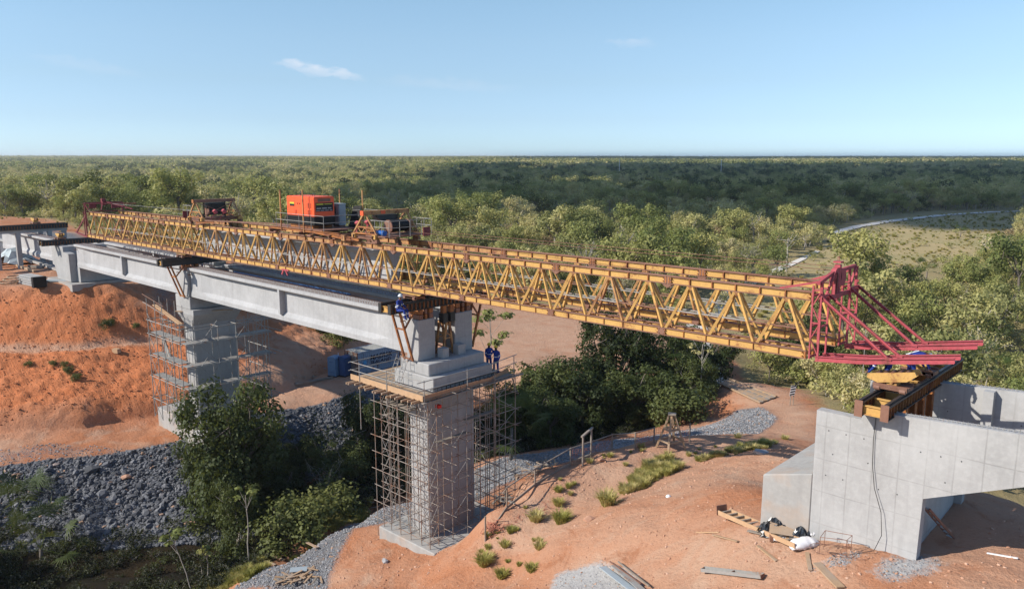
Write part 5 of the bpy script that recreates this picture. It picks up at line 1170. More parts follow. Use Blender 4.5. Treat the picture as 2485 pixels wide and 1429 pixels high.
# lighter far trees
far_src = []
for k, (mat, bk) in enumerate(((lo, M['bark']), (lo, M['bark_w']), (lg, M['bark']), (ld, M['bark']))):
    make_tree('far_%d' % k, 60 + k, 7.2, 3.6, 6, .42, 330, mat, bk, clump=.38, sub=1); far_src.append(joined('far_%d' % k, *TREES['far_%d' % k][:2]))
x_, y_, d_ = scatter(418, 1150, 6.6, rs)
g_ = fbm(x_, y_, 1 / 90., 3, 78); k_ = np.where(rs.uniform(size=len(x_)) < .5 - 2.2 * g_, (rs.uniform(size=len(x_)) * 2).astype(int), 2 + (rs.uniform(size=len(x_)) < .35).astype(int))
gn_scatter('far_woodland', far_src, x_, y_, H(x_, y_) - .2, rs.uniform(0, 6.28, len(x_)), np.where(rs.uniform(size=len(x_)) < .88, rs.uniform(.5, .95, len(x_)), rs.uniform(1.1, 1.6, len(x_))), k_, 'distant savanna woodland')
patch = []
for k, mat in enumerate((lo, lo, lg, ld)):
    r2 = np.random.RandomState(80 + k); cs = []; rr = []
    for j in range(22): a = r2.uniform(0, 6.28); q = 17 * math.sqrt(r2.uniform()); cs.append((q * math.cos(a), q * math.sin(a), r2.uniform(3, 6.5))); rr.append(r2.uniform(2.6, 4.6))
    patch.append(leaf_mesh('patch_%d' % k, cs, rr, [34] * 22, 1.0, mat, r2))
x_, y_, d_ = scatter(1140, 6500, 26., rs)
g_ = fbm(x_, y_, 1 / 260., 3, 79); k_ = np.where(rs.uniform(size=len(x_)) < .5 - 2.5 * g_, (rs.uniform(size=len(x_)) * 2).astype(int), 2 + (rs.uniform(size=len(x_)) < .4).astype(int))
gn_scatter('horizon_woodland', patch, x_, y_, H(x_, y_) - .5, rs.uniform(0, 6.28, len(x_)), rs.uniform(.7, 1.7, len(x_)), k_, 'woodland on the horizon')
# undergrowth between the nearer trees
x_, y_, d_ = scatter(50, 300, 3.1, rs); ok = rs.uniform(size=len(x_)) < .75; x_, y_ = x_[ok], y_[ok]
bs = [joined('bush_g', *TREES['bush_a'][:2]), joined('bush_q', *TREES['bush_o'][:2])]
sm_ = []
for k, (mt, sd) in enumerate(((lg, 90), (lo, 91), (lo, 92))): make_tree('under_%d' % k, sd, 1.7, 1.3, 6, .15, 260, mt, M['bark_w'], clump=.5, stems=2, split=.2, low=3); sm_.append(joined('under_%d' % k, *TREES['under_%d' % k][:2]))
gn_scatter('undergrowth', sm_, x_, y_, H(x_, y_) - .1, rs.uniform(0, 6.28, len(x_)), rs.uniform(.5, 1.5, len(x_)), (rs.uniform(size=len(x_)) * 3).astype(int), 'shrubs and low growth under the trees')

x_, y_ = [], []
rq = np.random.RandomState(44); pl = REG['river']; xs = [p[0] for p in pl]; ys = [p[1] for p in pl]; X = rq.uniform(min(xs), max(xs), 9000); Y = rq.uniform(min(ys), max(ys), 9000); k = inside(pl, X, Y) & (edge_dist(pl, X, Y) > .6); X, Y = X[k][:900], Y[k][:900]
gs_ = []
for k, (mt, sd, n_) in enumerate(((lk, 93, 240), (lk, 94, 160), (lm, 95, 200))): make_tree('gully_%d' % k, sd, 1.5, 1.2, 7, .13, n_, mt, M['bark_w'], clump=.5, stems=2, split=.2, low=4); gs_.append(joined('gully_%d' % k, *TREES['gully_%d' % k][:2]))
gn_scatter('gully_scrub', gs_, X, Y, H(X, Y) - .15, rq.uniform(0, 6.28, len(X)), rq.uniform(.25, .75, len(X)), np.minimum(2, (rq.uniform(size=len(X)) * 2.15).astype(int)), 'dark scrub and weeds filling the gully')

# --- gallery trees along the stream (each one its own)
def gpt(px, py, z): v = P(px, py, Z=z); return Vector((v.x, v.y, Hz(v.x, v.y) - .15))
GAL = [ # key, px, py of the foot, z, scale, zscale, label
 ('lush_a', 575, 1250, -28, .88, 1.05, 'big dark leafy tree in front of the far scaffolded pier'),
 ('lush_b', 520, 1215, -27.5, .66, .7, 'dark tree filling the left side of the big one by the far pier'),
 ('lush_c', 640, 1215, -28.2, .8, .9, 'bushy tree leaning over the stones right of the big dark tree'),
 ('lush_c', 575, 1345, -29, .52, .72, 'small light green tree below the big dark tree, on a thin trunk'),
 ('lush_b', 730, 1150, -27.5, .5, .42, 'dark bushy shrub over the stones between the two piers'),
 ('twiggy', 820, 1130, -27, 1., .95, 'pale twiggy shrub left of the nearest scaffolding'),
 ('lush_b', 890, 1100, -26.8, .62, .75, 'dark tree directly behind the left edge of the nearest scaffolding'),
 ('lush_b', 985, 1090, -27, .6, .72, 'dark tree hidden behind the nearest pier'),
 ('lush_b', 835, 1185, -27.6, .55, .42, 'dark bushes just left of the nearest pier scaffold foot'),
 ('lush_b', 690, 1230, -28, .5, .4, 'low dark bush right of the big dark tree'),
 ('bush_a', 720, 1320, -27.8, 1.25, 1.1, 'round olive bush by the gravel bank at lower left'),
 ('bush_o', 800, 1250, -27.3, 1.3, 1.1, 'dark bush beside the gravel bank left of the nearest pier footing'),
 ('twiggy', 800, 1215, -27.5, .6, .6, 'dry grey bush above the gravel bank'),
 ('lush_b', 1265, 1075, -27.3, .72, .78, 'dark tree just right of the nearest scaffolding'),
 ('lush_c', 1330, 1040, -27.5, .95, .95, 'green tree right of the standing workers, in front of the clearing'),
 ('lush_a', 1490, 1010, -27.5, 1.0, 1.12, 'tall round tree rising in front of the orange clearing'),
 ('lush_b', 1420, 1050, -27.2, .85, .85, 'dark tree behind the wooden gate posts'),
 ('lush_a', 1600, 1010, -27.3, .8, .82, 'leafy tree behind the wooden tripod'),
 ('lush_b', 1545, 1040, -26.8, .72, .7, 'dark low tree behind the middle of the fence'),
 ('lush_b', 1340, 1090, -26.2, .6, .6, 'dark low tree above the gravel strip and fence'),
 ('lush_c', 1690, 1010, -26.3, .66, .62, 'light green bushy tree right of the wooden tripod'),
 ('bush_a', 1640, 1030, -25.5, 1.5, 1.3, 'bright green bush behind the right end of the fence'),
 ('lush_b', 1720, 960, -26.8, .75, .75, 'dark tree left of the timber bridge'),
 ('lush_c', 1655, 935, -26.8, .8, .8, 'green tree beneath the truss left of the timber bridge'),
 ('lush_b', 1900, 900, -27, .8, .7, 'dark tree behind the striped road sign'),
 ('lush_a', 1985, 935, -27, .68, .65, 'green tree below the red nose beams'),
 ('lush_c', 2060, 945, -26, .75, .72, 'green tree directly left of the far wing wall'),
 ('twiggy', 1850, 885, -27, 1.1, .9, 'dry tangled shrub beyond the timber bridge'),
 ('lush_b', 1960, 880, -26.5, .7, .7, 'dark tree under the right end of the truss'),
]
for key, px, py, z, s_, sz, lab in GAL:
    plant_tree(key, gpt(px, py, z), s_, rng.uniform(0, 6.28), lab, sz=sz)
# dry bush, small slope plants
for px, py, z, key, s_, lab in ((1360, 900, -23.8, 'bush_o', .8, 'dry reddish bush at the near edge of the orange clearing'), (255, 900, 0, 'bush_o', .12, ''), ):
    if lab: plant_tree(key, gpt(px, py, z), s_, 1., lab, cat='bush', name='bush')
# thin trunks
def thin_tree(p, h, crown_r, label, nl=160, leaf=.16, kinds=5, mat='leaf_green', bare=False, dr=(0, 0), r0=.06, tier=0):
    t = empty('slender_tree', p, label, 'tree'); b = MB(); rs_ = np.random.RandomState(int(abs(p[0] * 100)) % 9999); top = Vector(p) + Vector((dr[0], dr[1], h))
    pr = Vector(p) - Vector((0, 0, .3)); n = 6
    for k in range(n):
        q = Vector(p).lerp(top, (k + 1) / n) + Vector((rs_.uniform(-1, 1), rs_.uniform(-1, 1), 0)) * .06; b.tube(pr, q, r0 * (1 - k / n * .6), 6, r0 * (1 - (k + 1) / n * .6), cap=False); pr = q
    cs = []; 
    for k in range(kinds):
        a = 6.28 * k / kinds + rs_.uniform(-.4, .4); e = top + Vector((math.cos(a) * crown_r * rs_.uniform(.5, 1), math.sin(a) * crown_r * rs_.uniform(.5, 1), rs_.uniform(-.4, .5) * crown_r - tier * (k % 3)))
        s0 = Vector(p).lerp(top, rs_.uniform(.62, .95)); b.tube(s0, e, r0 * .35, 5, r0 * .15, cap=False); cs.append(e)
    o = b.build('trunk', M['bark_w'], t, smooth=True)
    if not bare:
        me = leaf_mesh('crown', [c - Vector(p) for c in cs], [crown_r * .34] * len(cs), [nl // len(cs)] * len(cs), leaf, M[mat], rs_, up=.8, squash=.45); o = bpy.data.objects.new('crown', me); link(o, t)
    return t
f_ = gpt(1192, 1010, -26); thin_tree(f_, -15.9 - f_.z, 2.0, 'slender tree with leaf tufts rising behind the two standing workers', 420, .24, 7, tier=1.0, r0=.07)
f_ = gpt(607, 1395, -29.2); thin_tree(f_, 5.4, .9, 'thin pale trunk standing alone above the gully', 80, .14, 4, r0=.06)
f_ = gpt(507, 1429, -29.3); thin_tree(f_, 2.7, .5, 'sapling with drooping leaves at the bottom edge', 70, .17, 5, r0=.04)
f_ = gpt(470, 1440, -29.3); thin_tree(f_, 3.8, .9, 'leaning sapling with hanging leaf tufts in the dark gully', 150, .17, 7, dr=(-1.6, -.6), r0=.045)
f_ = gpt(1697, 1015, -26.3); thin_tree(f_, 6.6, 1.5, 'white trunked tree left of the timber bridge', 160, .15, 6, r0=.09, mat='leaf_olive')
f_ = gpt(1908, 662, -23.6); thin_tree(f_, 7.2, 2.6, 'bare pale forked tree beside the sandy path', 90, .12, 8, r0=.2, mat='leaf_dry')
f_ = gpt(2088, 985, -22); thin_tree(f_, 8., .5, 'thin leaning pale stem left of the black slide beam', 20, .1, 3, r0=.05)

# --- palms
def frond_mesh(seed, n=11, L=2.3, fan=1.1):
    rs_ = np.random.RandomState(seed); V = []; F = []; tv = []
    for k in range(n):
        az = 6.28 * k / n + rs_.uniform(-.3, .3); el = rs_.uniform(-.1, 1.25); s = L * rs_.uniform(.8, 1.1); tt = rs_.uniform()
        d = Vector((math.cos(az) * math.cos(el), math.sin(az) * math.cos(el), math.sin(el))); side = Vector((-math.sin(az), math.cos(az), 0))
        hub = d * s; hub.z -= s * .12; w = .015; b0 = len(V)
        V += [side * -w, side * w, hub + side * w, hub - side * w]; F.append((b0, b0 + 1, b0 + 2, b0 + 3)); tv += [.2] * 4
        up_ = side.cross(d); m = 22
        for j in range(m):
            a = (j / (m - 1) - .5) * 2 * 1.9; q = d * math.cos(a) + side * math.sin(a); l = fan * rs_.uniform(.8, 1.1); tip = hub + q * l + Vector((0, 0, -.35 * l * rs_.uniform(.3, 1.2))); md_ = hub + q * l * .55 + up_ * .03
            pw = q.cross(up_).normalized() * .035; b0 = len(V); V += [hub, md_ - pw, tip, md_ + pw]; F.append((b0, b0 + 1, b0 + 2, b0 + 3)); tv += [tt] * 4
    me = bpy.data.meshes.new('fronds'); me.from_pydata([tuple(v) for v in V], [], F); a = me.attributes.new('tint', 'FLOAT', 'POINT'); a.data.foreach_set('value', tv); me.materials.append(M['palm']); return me
PF = [frond_mesh(1), frond_mesh(2, 9, 2.0, 1.0), frond_mesh(3, 13, 2.6, 1.25)]
def palm(p, h, k, s, label):
    t = empty('fan_palm', p, label, 'palm'); b = MB(); b.tube(Vector(p) - Vector((0, 0, .3)), Vector(p) + Vector((.1, 0, h)), .16, 8, .12); b.build('trunk', M['bark'], t, smooth=True)
    o = bpy.data.objects.new('fronds', PF[k]); link(o, t); o.location = (.1, 0, h); o.scale = (s, s, s); return t
for px, py, z, h, k, s_, lab in ((40, 1300, -28.8, 1.7, 2, 1.25, 'upright fan palm at the left edge below the stones'), (100, 1350, -29, 1.0, 0, 1.25, 'smaller spreading fan palm at lower left, fronds drooping'),
    (1625, 1000, -27, 7.6, 2, 1., 'fan palm half hidden in the trees behind the tripod'), (1528, 960, -27, 8.6, 0, .9, 'fan palm poking above the tree in front of the clearing'), (1240, 1130, -25, 2.9, 2, 1.1, 'fan palm with hanging dead fronds right of the nearest scaffolding'),
    (2245, 700, -23.7, 3.2, 0, 1.1, 'fan palm among the trees right of the red nose'), (2385, 905, -24, 2.6, 2, 1.0, 'fan palm behind the far wing wall'), (2460, 930, -24, 2.2, 1, 1.0, 'fan palm at the right edge behind the far wing wall'), (2330, 575, -23.2, 1.5, 0, 1., 'small palm on the right side of the meadow')):
    palm(gpt(px, py, z), h, k, s_, lab)

# --- grass: tall tufts one can pick out, and the rest
def tuft_mesh(seed, n, h, r):
    rs_ = np.random.RandomState(seed); V = []; F = []; tv = []
    for k in range(n):
        a = rs_.uniform(0, 6.28); q = r * math.sqrt(rs_.uniform()) * .45; b0 = Vector((math.cos(a) * q, math.sin(a) * q, -.03)); a2 = a + rs_.uniform(-.8, .8); l = h * rs_.uniform(.55, 1.1); out = r * rs_.uniform(.2, 1.)
        p1 = b0 + Vector((math.cos(a2) * out * .4, math.sin(a2) * out * .4, l * .65)); p2 = b0 + Vector((math.cos(a2) * out, math.sin(a2) * out, l * rs_.uniform(.75, 1.)))
        s = Vector((-math.sin(a2 + rs_.uniform(-1, 1)), math.cos(a2), 0)) * .012 * (1 + h); i = len(V); V += [b0 - s, b0 + s, p1 + s, p1 - s, p2]; F += [(i, i + 1, i + 2, i + 3), (i + 3, i + 2, i + 4)]; tv += [rs_.uniform()] * 5
    me = bpy.data.meshes.new('tuft'); me.from_pydata([tuple(v) for v in V], [], F); a = me.attributes.new('tint', 'FLOAT', 'POINT'); a.data.foreach_set('value', tv); me.materials.append(M['grass']); return me
TF = [tuft_mesh(1, 260, .75, .6), tuft_mesh(2, 200, .55, .5), tuft_mesh(3, 130, .4, .4), tuft_mesh(4, 330, .95, .75)]
for px, py, k, s_, lab in ((1475, 1225, 3, .95, 'largest light green grass clump on the terrace left of the grassy patch'), (1362, 1268, 3, .85, 'bright green grass clump near the lower part of the fence'), (1300, 1262, 1, 1.2, 'dull grass clump left of the bright green one'), (1355, 1225, 1, .9, 'yellowish grass clump above the bright green one'),
    (1355, 1192, 1, .7, 'small tuft beside the orange netting'), (1175, 1370, 3, .8, 'tall grass clump at the lower end of the fence'), (1218, 1400, 1, 1., 'yellow green clump near the bottom edge'), (1240, 1290, 1, .7, 'grass clump by the crumpled orange net'), (1225, 1325, 2, 1., 'low green tuft below the crumpled net'),
    (1310, 1330, 2, 1.1, 'dry brownish tuft on the slope'), (1290, 1385, 1, .9, 'dry tuft near the pale spoil heap'), (1555, 1085, 2, .9, 'tuft at the foot of the tripod'), (1430, 1122, 2, .8, 'tuft at the foot of the gate posts'), (1905, 1066, 2, 1., 'lone tuft beside the dirt road'), (1790, 1062, 2, .9, 'tuft near the gravel heap'), (1862, 1075, 2, .8, 'tuft above the grassy strip'), (1480, 1108, 1, .6, 'tuft left of the tripod by the rail')):
    g = G(px, py); o = shared('grass_clump', TF[k], (g.x, g.y, g.z), rng.uniform(0, 6), None, (s_, s_, s_)); tag(o, lab, 'grass clump')
def inpoly_points(pl, n, rs_, sd=.8):
    xs = [p[0] for p in pl]; ys = [p[1] for p in pl]; X = rs_.uniform(min(xs), max(xs), n * 6); Y = rs_.uniform(min(ys), max(ys), n * 6); k = inside(pl, X, Y) & (fbm(X, Y, .5, 3, 5) > -.05 * sd); return X[k][:n], Y[k][:n]
GP = [(poly([(1555,1150,-18.5),(1570,1125,-18.4),(1640,1110,-18.3),(1720,1112,-18.3),(1735,1130,-18.5),(1640,1165,-18.7),(1545,1205,-19),(1510,1195,-19)]), 190), (poly([(1500,1225,-19.3),(1530,1160,-18.9),(1600,1160,-18.8),(1620,1190,-19),(1540,1235,-19.3)]), 110), (poly([(1740,1115,-18),(1800,1085,-18),(1885,1075,-17.8),(1880,1100,-17.6),(1780,1130,-17.9)]), 60),
      (poly([(1160,1310,-20.9),(1260,1180,-19.5),(1700,1070,-18.4),(1900,1070,-18),(1880,1100,-17.8),(1500,1190,-18.9),(1300,1330,-20),(1180,1429,-21)]), 40), (REG['river'], 0), (poly([(0,540,-12.6),(250,590,-13),(420,650,-13.5),(500,640,-15),(250,550,-13),(0,500,-12)]), 50), (REG['meadow'], 0), (poly([(480,1440,-28.4),(600,1429,-26.8),(720,1330,-26.8),(900,1215,-26.2),(900,1190,-26.6),(690,1320,-27.6),(520,1429,-28.6)]), 260)]
gx, gy, gs, gk = [], [], [], []
for i, (pl, n) in enumerate(GP):
    X, Y = inpoly_points(pl, n, rs); gx += list(X); gy += list(Y); gs += list(rs.uniform(.35, .8, len(X)) * (1.0 if i != 3 else .6) * (1.5 if i == 6 else 1)); gk += list(rs.randint(0, 3, len(X)))
X, Y = inpoly_points(REG['meadow'], 1300, rs, 3); mo = gn_scatter('meadow_grass', TF + [sm_[1]], X, Y, H(X, Y), rs.uniform(0, 6.28, len(X)), rs.uniform(.3, .9, len(X)), np.where(rs.uniform(size=len(X)) < .975, rs.randint(0, 4, len(X)), 4), 'dry grass and low shrubs of the meadow')
gx, gy = np.array(gx), np.array(gy); o = gn_scatter('grass', TF, gx, gy, H(gx, gy), rs.uniform(0, 6.28, len(gx)), gs, gk, 'grass growing on the terrace, banks and meadow'); o['category'] = 'grass'

# ------------------------------------------------------------------ broken cloud overhead, whose shadow darkens part of the woods
M['cloud'] = plain('cloud_white', (.85, .86, .88), 1.0, var=.02, scale=.01)
def cloud_poly(alt, d0, d1, lat0, lat1, n, s0, s1, seed, label):
    r_ = np.random.RandomState(seed); h = np.array([-math.sin(HEAD), math.cos(HEAD)]); r = np.array([math.cos(HEAD), math.sin(HEAD)]); off = (alt + 40) / math.tan(SUN_EL); b = bmesh.new()
    for k in range(n):
        d = d0 + (d1 - d0) * r_.uniform() ** 1.25; l = lat0(d) + (lat1(d) - lat0(d)) * r_.uniform(); p = h * d + r * l + np.array([SUN_V.x, SUN_V.y]) * off; s = s0 + (s1 - s0) * r_.uniform() * min(1, d / (d0 * 2.5))
        g = bmesh.ops.create_icosphere(b, subdivisions=2, radius=1.0)
        for vt in g['verts']: k_ = 1 + r_.uniform(-.14, .14); vt.co = Vector((vt.co.x * s * k_ + p[0], vt.co.y * s * k_ + p[1], vt.co.z * s * .3 * k_ + alt + 20))
    me = bpy.data.meshes.new('cloud'); b.to_mesh(me); b.free(); me.materials.append(M['cloud']); o = bpy.data.objects.new('cloud', me); COL.objects.link(o); tag(o, label, kind='structure')
cloud_poly(700, 275, 1250, lambda d: -15 - .04 * d, lambda d: .8 * d + 60, 330, 26, 80, 4, 'white cloud above the woods')
cloud_poly(1500, 2300, 5600, lambda d: .06 * d, lambda d: .75 * d, 200, 180, 330, 9, 'white cloud far beyond')

hz = MB(); hz.box((-2500, 3600, -6), (16000, 15000, 66)); hz_m = bpy.data.materials.new('haze'); hz_m.use_nodes = True; n_ = hz_m.node_tree; n_.nodes.remove(n_.nodes['Principled BSDF'])
pv_ = n_.nodes.new('ShaderNodeVolumePrincipled'); pv_.inputs['Density'].default_value = 1.1e-4; pv_.inputs['Color'].default_value = (.86, .92, 1, 1); pv_.inputs['Anisotropy'].default_value = .2
n_.links.new(pv_.outputs[0], n_.nodes['Material Output'].inputs['Volume']); ho = hz.build('haze', hz_m); ho['kind'] = 'stuff'; ho['label'] = 'thin haze'
# ------------------------------------------------------------------ scaffolding and the timber platform on the nearest pier
def tube_piece(n, a, c, mat, t, d=.05): return piece(n, 'tube', a, c, d, d, mat, t)
sc = empty('scaffold', (-35, 31, -22.4), 'rusty tube scaffold around the nearest tall pier', 'scaffold')
zf = -22.4
cols = {}
def upright(x, y, z0, z1, mat='tube'):
    cols[(round(x, 2), round(y, 2))] = 1; tube_piece('upright', (x + rng.uniform(-.02, .02), y, z0), (x + rng.uniform(-.02, .02), y, z1), M[mat], sc, .052)
XSL = [-37.3, -36.6, -35.7, -34.75, -33.75, -33.0]; 
for x in XSL:
    for y in (28.1, 28.75): upright(x, y, zf, -13.55)
for y in (29.8, 31.0, 32.1, 33.3):
    for x in (-33.65, -32.9): upright(x, y, zf, -13.55)
for y in (33.55, 34.4, 35.3):
    for x in (-36.6, -35.5, -34.4, -33.0): upright(x, y, zf if y < 34.6 else max(zf - .7, Hz(x, y)), -13.55)
for x, y in ((-37.3, 29.9), (-37.3, 31.3), (-37.95, 28.1), (-37.95, 29.5)): upright(x, y, zf if x > -37.6 else Hz(x, y), -13.6)
levels = [zf + .35 + 1.08 * k for k in range(9)]
nb = 0
for li, z in enumerate(levels):
    for y in (28.1, 28.75): tube_piece('ledger', (-38.1 - rng.uniform(0, .3), y, z + rng.uniform(-.05, .05)), (-32.8 + rng.uniform(-.1, .3), y, z + rng.uniform(-.05, .05)), M['tube'], sc, .042)
    for x in (-33.65, -32.9): tube_piece('ledger', (x, 28.0 - rng.uniform(0, .3), z + .06), (x, 35.5 + rng.uniform(-.1, .5), z + .06 + rng.uniform(-.05, .05)), M['tube'], sc, .042)
    for x in XSL: tube_piece('transom', (x, 27.95, z + .1), (x, 28.95 + rng.uniform(0, .15), z + .1), M['tube'], sc, .038)
    for y in (29.8, 31.0, 32.1, 33.3): tube_piece('transom', (-33.8 - rng.uniform(0, .2), y, z + .12), (-32.7 + rng.uniform(0, .3), y, z + .12), M['tube'], sc, .038)
    for y in (33.55, 35.3): tube_piece('ledger', (-36.8, y, z), (-32.7, y, z + rng.uniform(-.05, .05)), M['tube'], sc, .042)
    for x in (-36.6, -35.5): tube_piece('transom', (x, 33.4, z + .1), (x, 35.5, z + .1), M['tube'], sc, .038)
    if li < 8:
        for x in (-37.3, -36.6, -34.75, -33.75, -33.0):
            s = 1 if (li + int(x * 10)) % 2 else -1
            tube_piece('brace', (x, 28.43 - s * .33, z), (x, 28.43 + s * .33, z + 1.05), M['galv'], sc, .028); tube_piece('brace', (x + .03, 28.43 + s * .33, z), (x + .03, 28.43 - s * .33, z + 1.05), M['tube'], sc, .028)
        for x0, x1 in ((-37.3, -36.6), (-34.75, -33.75)):
            s = li % 2; tube_piece('brace', (x0 if s else x1, 28.1, z), (x1 if s else x0, 28.1, z + 1.05), M['galv'], sc, .028)
        for y0, y1 in ((29.8, 31.0), (33.55, 35.3)):
            s = li % 2; tube_piece('brace', (-32.9, y0 if s else y1, z), (-32.9, y1 if s else y0, z + 1.05), M['galv'], sc, .028)
        tube_piece('brace', (-36.6 if li % 2 else -35.5, 35.3, z), (-35.5 if li % 2 else -36.6, 35.3, z + 1.05), M['galv'], sc, .028)
for k, (x, y0, y1, z) in enumerate(((-33.3, 28.9, 31.4, -16.2), (-33.3, 31.2, 33.8, -15.4), (-37.0, 28.2, 28.7, -15.2))):
    b = MB(); b.box((x, (y0 + y1) / 2, z), (.3, y1 - y0, .04)); b.build('board', M['wood_grey'], sc)
for x0, x1, z in ((-37.2, -34.6, -14.4), (-37.4, -35.0, -13.75)): b = MB(); b.box(((x0 + x1) / 2, 28.4, z), (x1 - x0, .5, .05)); b.build('board', M['wood_grey'], sc)
b = MB(); b.box((-33.0, 28.9, -13.95), (.3, .22, .18)); b.build('red_cap', M['redplastic'], sc)
# platform
pf = empty('timber_platform', (-36.3, 31.4, -13.6), 'timber work platform with tube handrails around the top of the nearest pier', 'platform')
PX0, PX1, PY0, PY1, ZP = -39.7, -33.0, 27.75, 35.1, -13.3
for x0, x1, y0, y1 in ((PX0, PX1, PY0, 28.95), (PX0, -37.0, 28.95, PY1), (-33.45, PX1, 28.95, PY1), (-37.0, -33.45, 33.75, PY1)):
    if (x1 - x0) > (y1 - y0):
        n = max(1, int(round((y1 - y0) / .3)))
        for k in range(n): b = MB(); w = (y1 - y0) / n; b.box(((x0 + x1) / 2 + rng.uniform(-.05, .05), y0 + w * (k + .5), ZP - .025), (x1 - x0, w - .015, .045)); b.build('plank', M['wood_grey'] if k % 2 else M['wood'], pf)
    else:
        n = max(1, int(round((x1 - x0) / .3)))
        for k in range(n): b = MB(); w = (x1 - x0) / n; b.box((x0 + w * (k + .5), (y0 + y1) / 2, ZP - .025), (w - .015, y1 - y0, .045)); b.build('plank', M['wood_grey'] if k % 2 else M['wood'], pf)
b = MB(); b.box(((PX0 + PX1) / 2, PY0 - .02, ZP + .05), (PX1 - PX0 + .1, .035, .34)); b.build('toe_board', M['wood_new'], pf)
for y0, y1 in ((PY0, 30.6), (30.62, 33.0)): b = MB(); b.box((PX1 + .03, (y0 + y1) / 2, ZP + .05), (.035, y1 - y0 - .02, .32)); b.build('toe_board', M['ply'], pf)
b = MB(); b.bar((PX1 + .03, 33.0, ZP + .04), (PX1 - .55, 35.2, ZP + .12), .035, .3); b.build('toe_board', M['ply'], pf)
b = MB(); b.bar((PX1 + .1, PY0 - .1, ZP - .2), (PX1 + .1, 35.9, ZP - .12), .2, .05); b.build('edge_plank', M['wood_grey'], pf)
for k in range(15):
    x = PX0 + .25 + k * .44 + rng.uniform(-.06, .06); b = MB(); L_ = rng.uniform(.3, .6); b.box((x, PY0 - L_ / 2 + .5, ZP - .13 - (.1 if k % 3 == 0 else 0)), (.085, L_ + 1.4, .12)); b.build('joist', M['wood'], pf)
for k in range(12):
    y = PY0 + 2.9 + k * .38; b = MB(); b.box((PX1 - .55, y, ZP - .13), (1.35, .085, .13)); b.build('joist', M['wood_grey'], pf)
for z in (-13.62,):
    for x in (-38.6, -36.9, -35.2, -33.6): b = MB(); b.box((x, (PY0 + PY1) / 2, z), (.1, PY1 - PY0 + .2, .14)); b.build('bearer', M['wood_grey'], pf)
RP = [(PX0 + .9, PY0 - .06), (PX0 + 3.55, PY0 - .06), (PX1 + .08, PY0 + .05), (PX1 + .1, 31.1), (PX1 + .1, 33.4), (PX1 - .1, 35.3)]
for i, (x, y) in enumerate(RP): tube_piece('handrail_post', (x, y, -16.4 if i in (0, 4) else -14.4), (x, y, ZP + 1.12), M['galv'], pf, .055)
def rail(a, c, z, ext=.25):
    a, c = Vector((a[0], a[1], z)), Vector((c[0], c[1], z)); d = (c - a).normalized(); tube_piece('handrail', a - d * ext, c + d * ext, M['galv'], pf, .05)
for z in (ZP + .52, ZP + 1.02):
    rail((PX0 + .2, PY0 - .1), (PX1 + .05, PY0 + .02), z, .15); rail((PX1 + .13, PY0 - .2), (PX1 + .13, 33.4), z + .03, .3); rail((PX1 + .1, 33.3), (PX1 - .3, 35.6), z + .05, .2)
    rail((PX0 + .15, PY0), (PX0 + .15, 34.8), z, .3)
tube_piece('handrail_post', (PX0 + .15, 31.2, -14.2), (PX0 + .15, 31.2, ZP + 1.1), M['galv'], pf); tube_piece('handrail_post', (PX0 + .15, 34.6, -14.2), (PX0 + .15, 34.6, ZP + 1.1), M['galv'], pf)
# two light ladders leaning on the cap and a truss ladder on the deck
for k, (x, y) in enumerate(((-36.7, 28.55), (-35.9, 28.5))):
    t = empty('ladder', (x, y, ZP), ('left' if k == 0 else 'right') + ' hand one of two thin ladders leaning on the cap of the nearest pier', 'ladder')
    for s in (-.17, .17): piece('stile', 'tube', (x + s, y - .25, ZP), (x + .25 + s, y + .35, -11.5), .03, .03, M['galv'], t)
    for j in range(6): f = (j + .6) / 6.5; piece('rung', 'tube', (x - .17 + .25 * f, y - .25 + .6 * f, ZP + 1.8 * f), (x + .17 + .25 * f, y - .25 + .6 * f, ZP + 1.8 * f), .022, .022, M['galv'], t)
t = empty('truss_ladder', (-33.3, 31.5, ZP), 'black lattice ladder lying on the platform along the pier cap', 'ladder')
for s, z in ((0, .06), (0, .3)): piece('stile', 'box', (-33.32, 28.6, ZP + z), (-33.32, 34.0, ZP + z), .04, .04, M['black'], t)
for k in range(16): y = 28.8 + k * .34; piece('rung', 'box', (-33.32, y, ZP + .06), (-33.32, y, ZP + .3), .03, .03, M['black'], t)

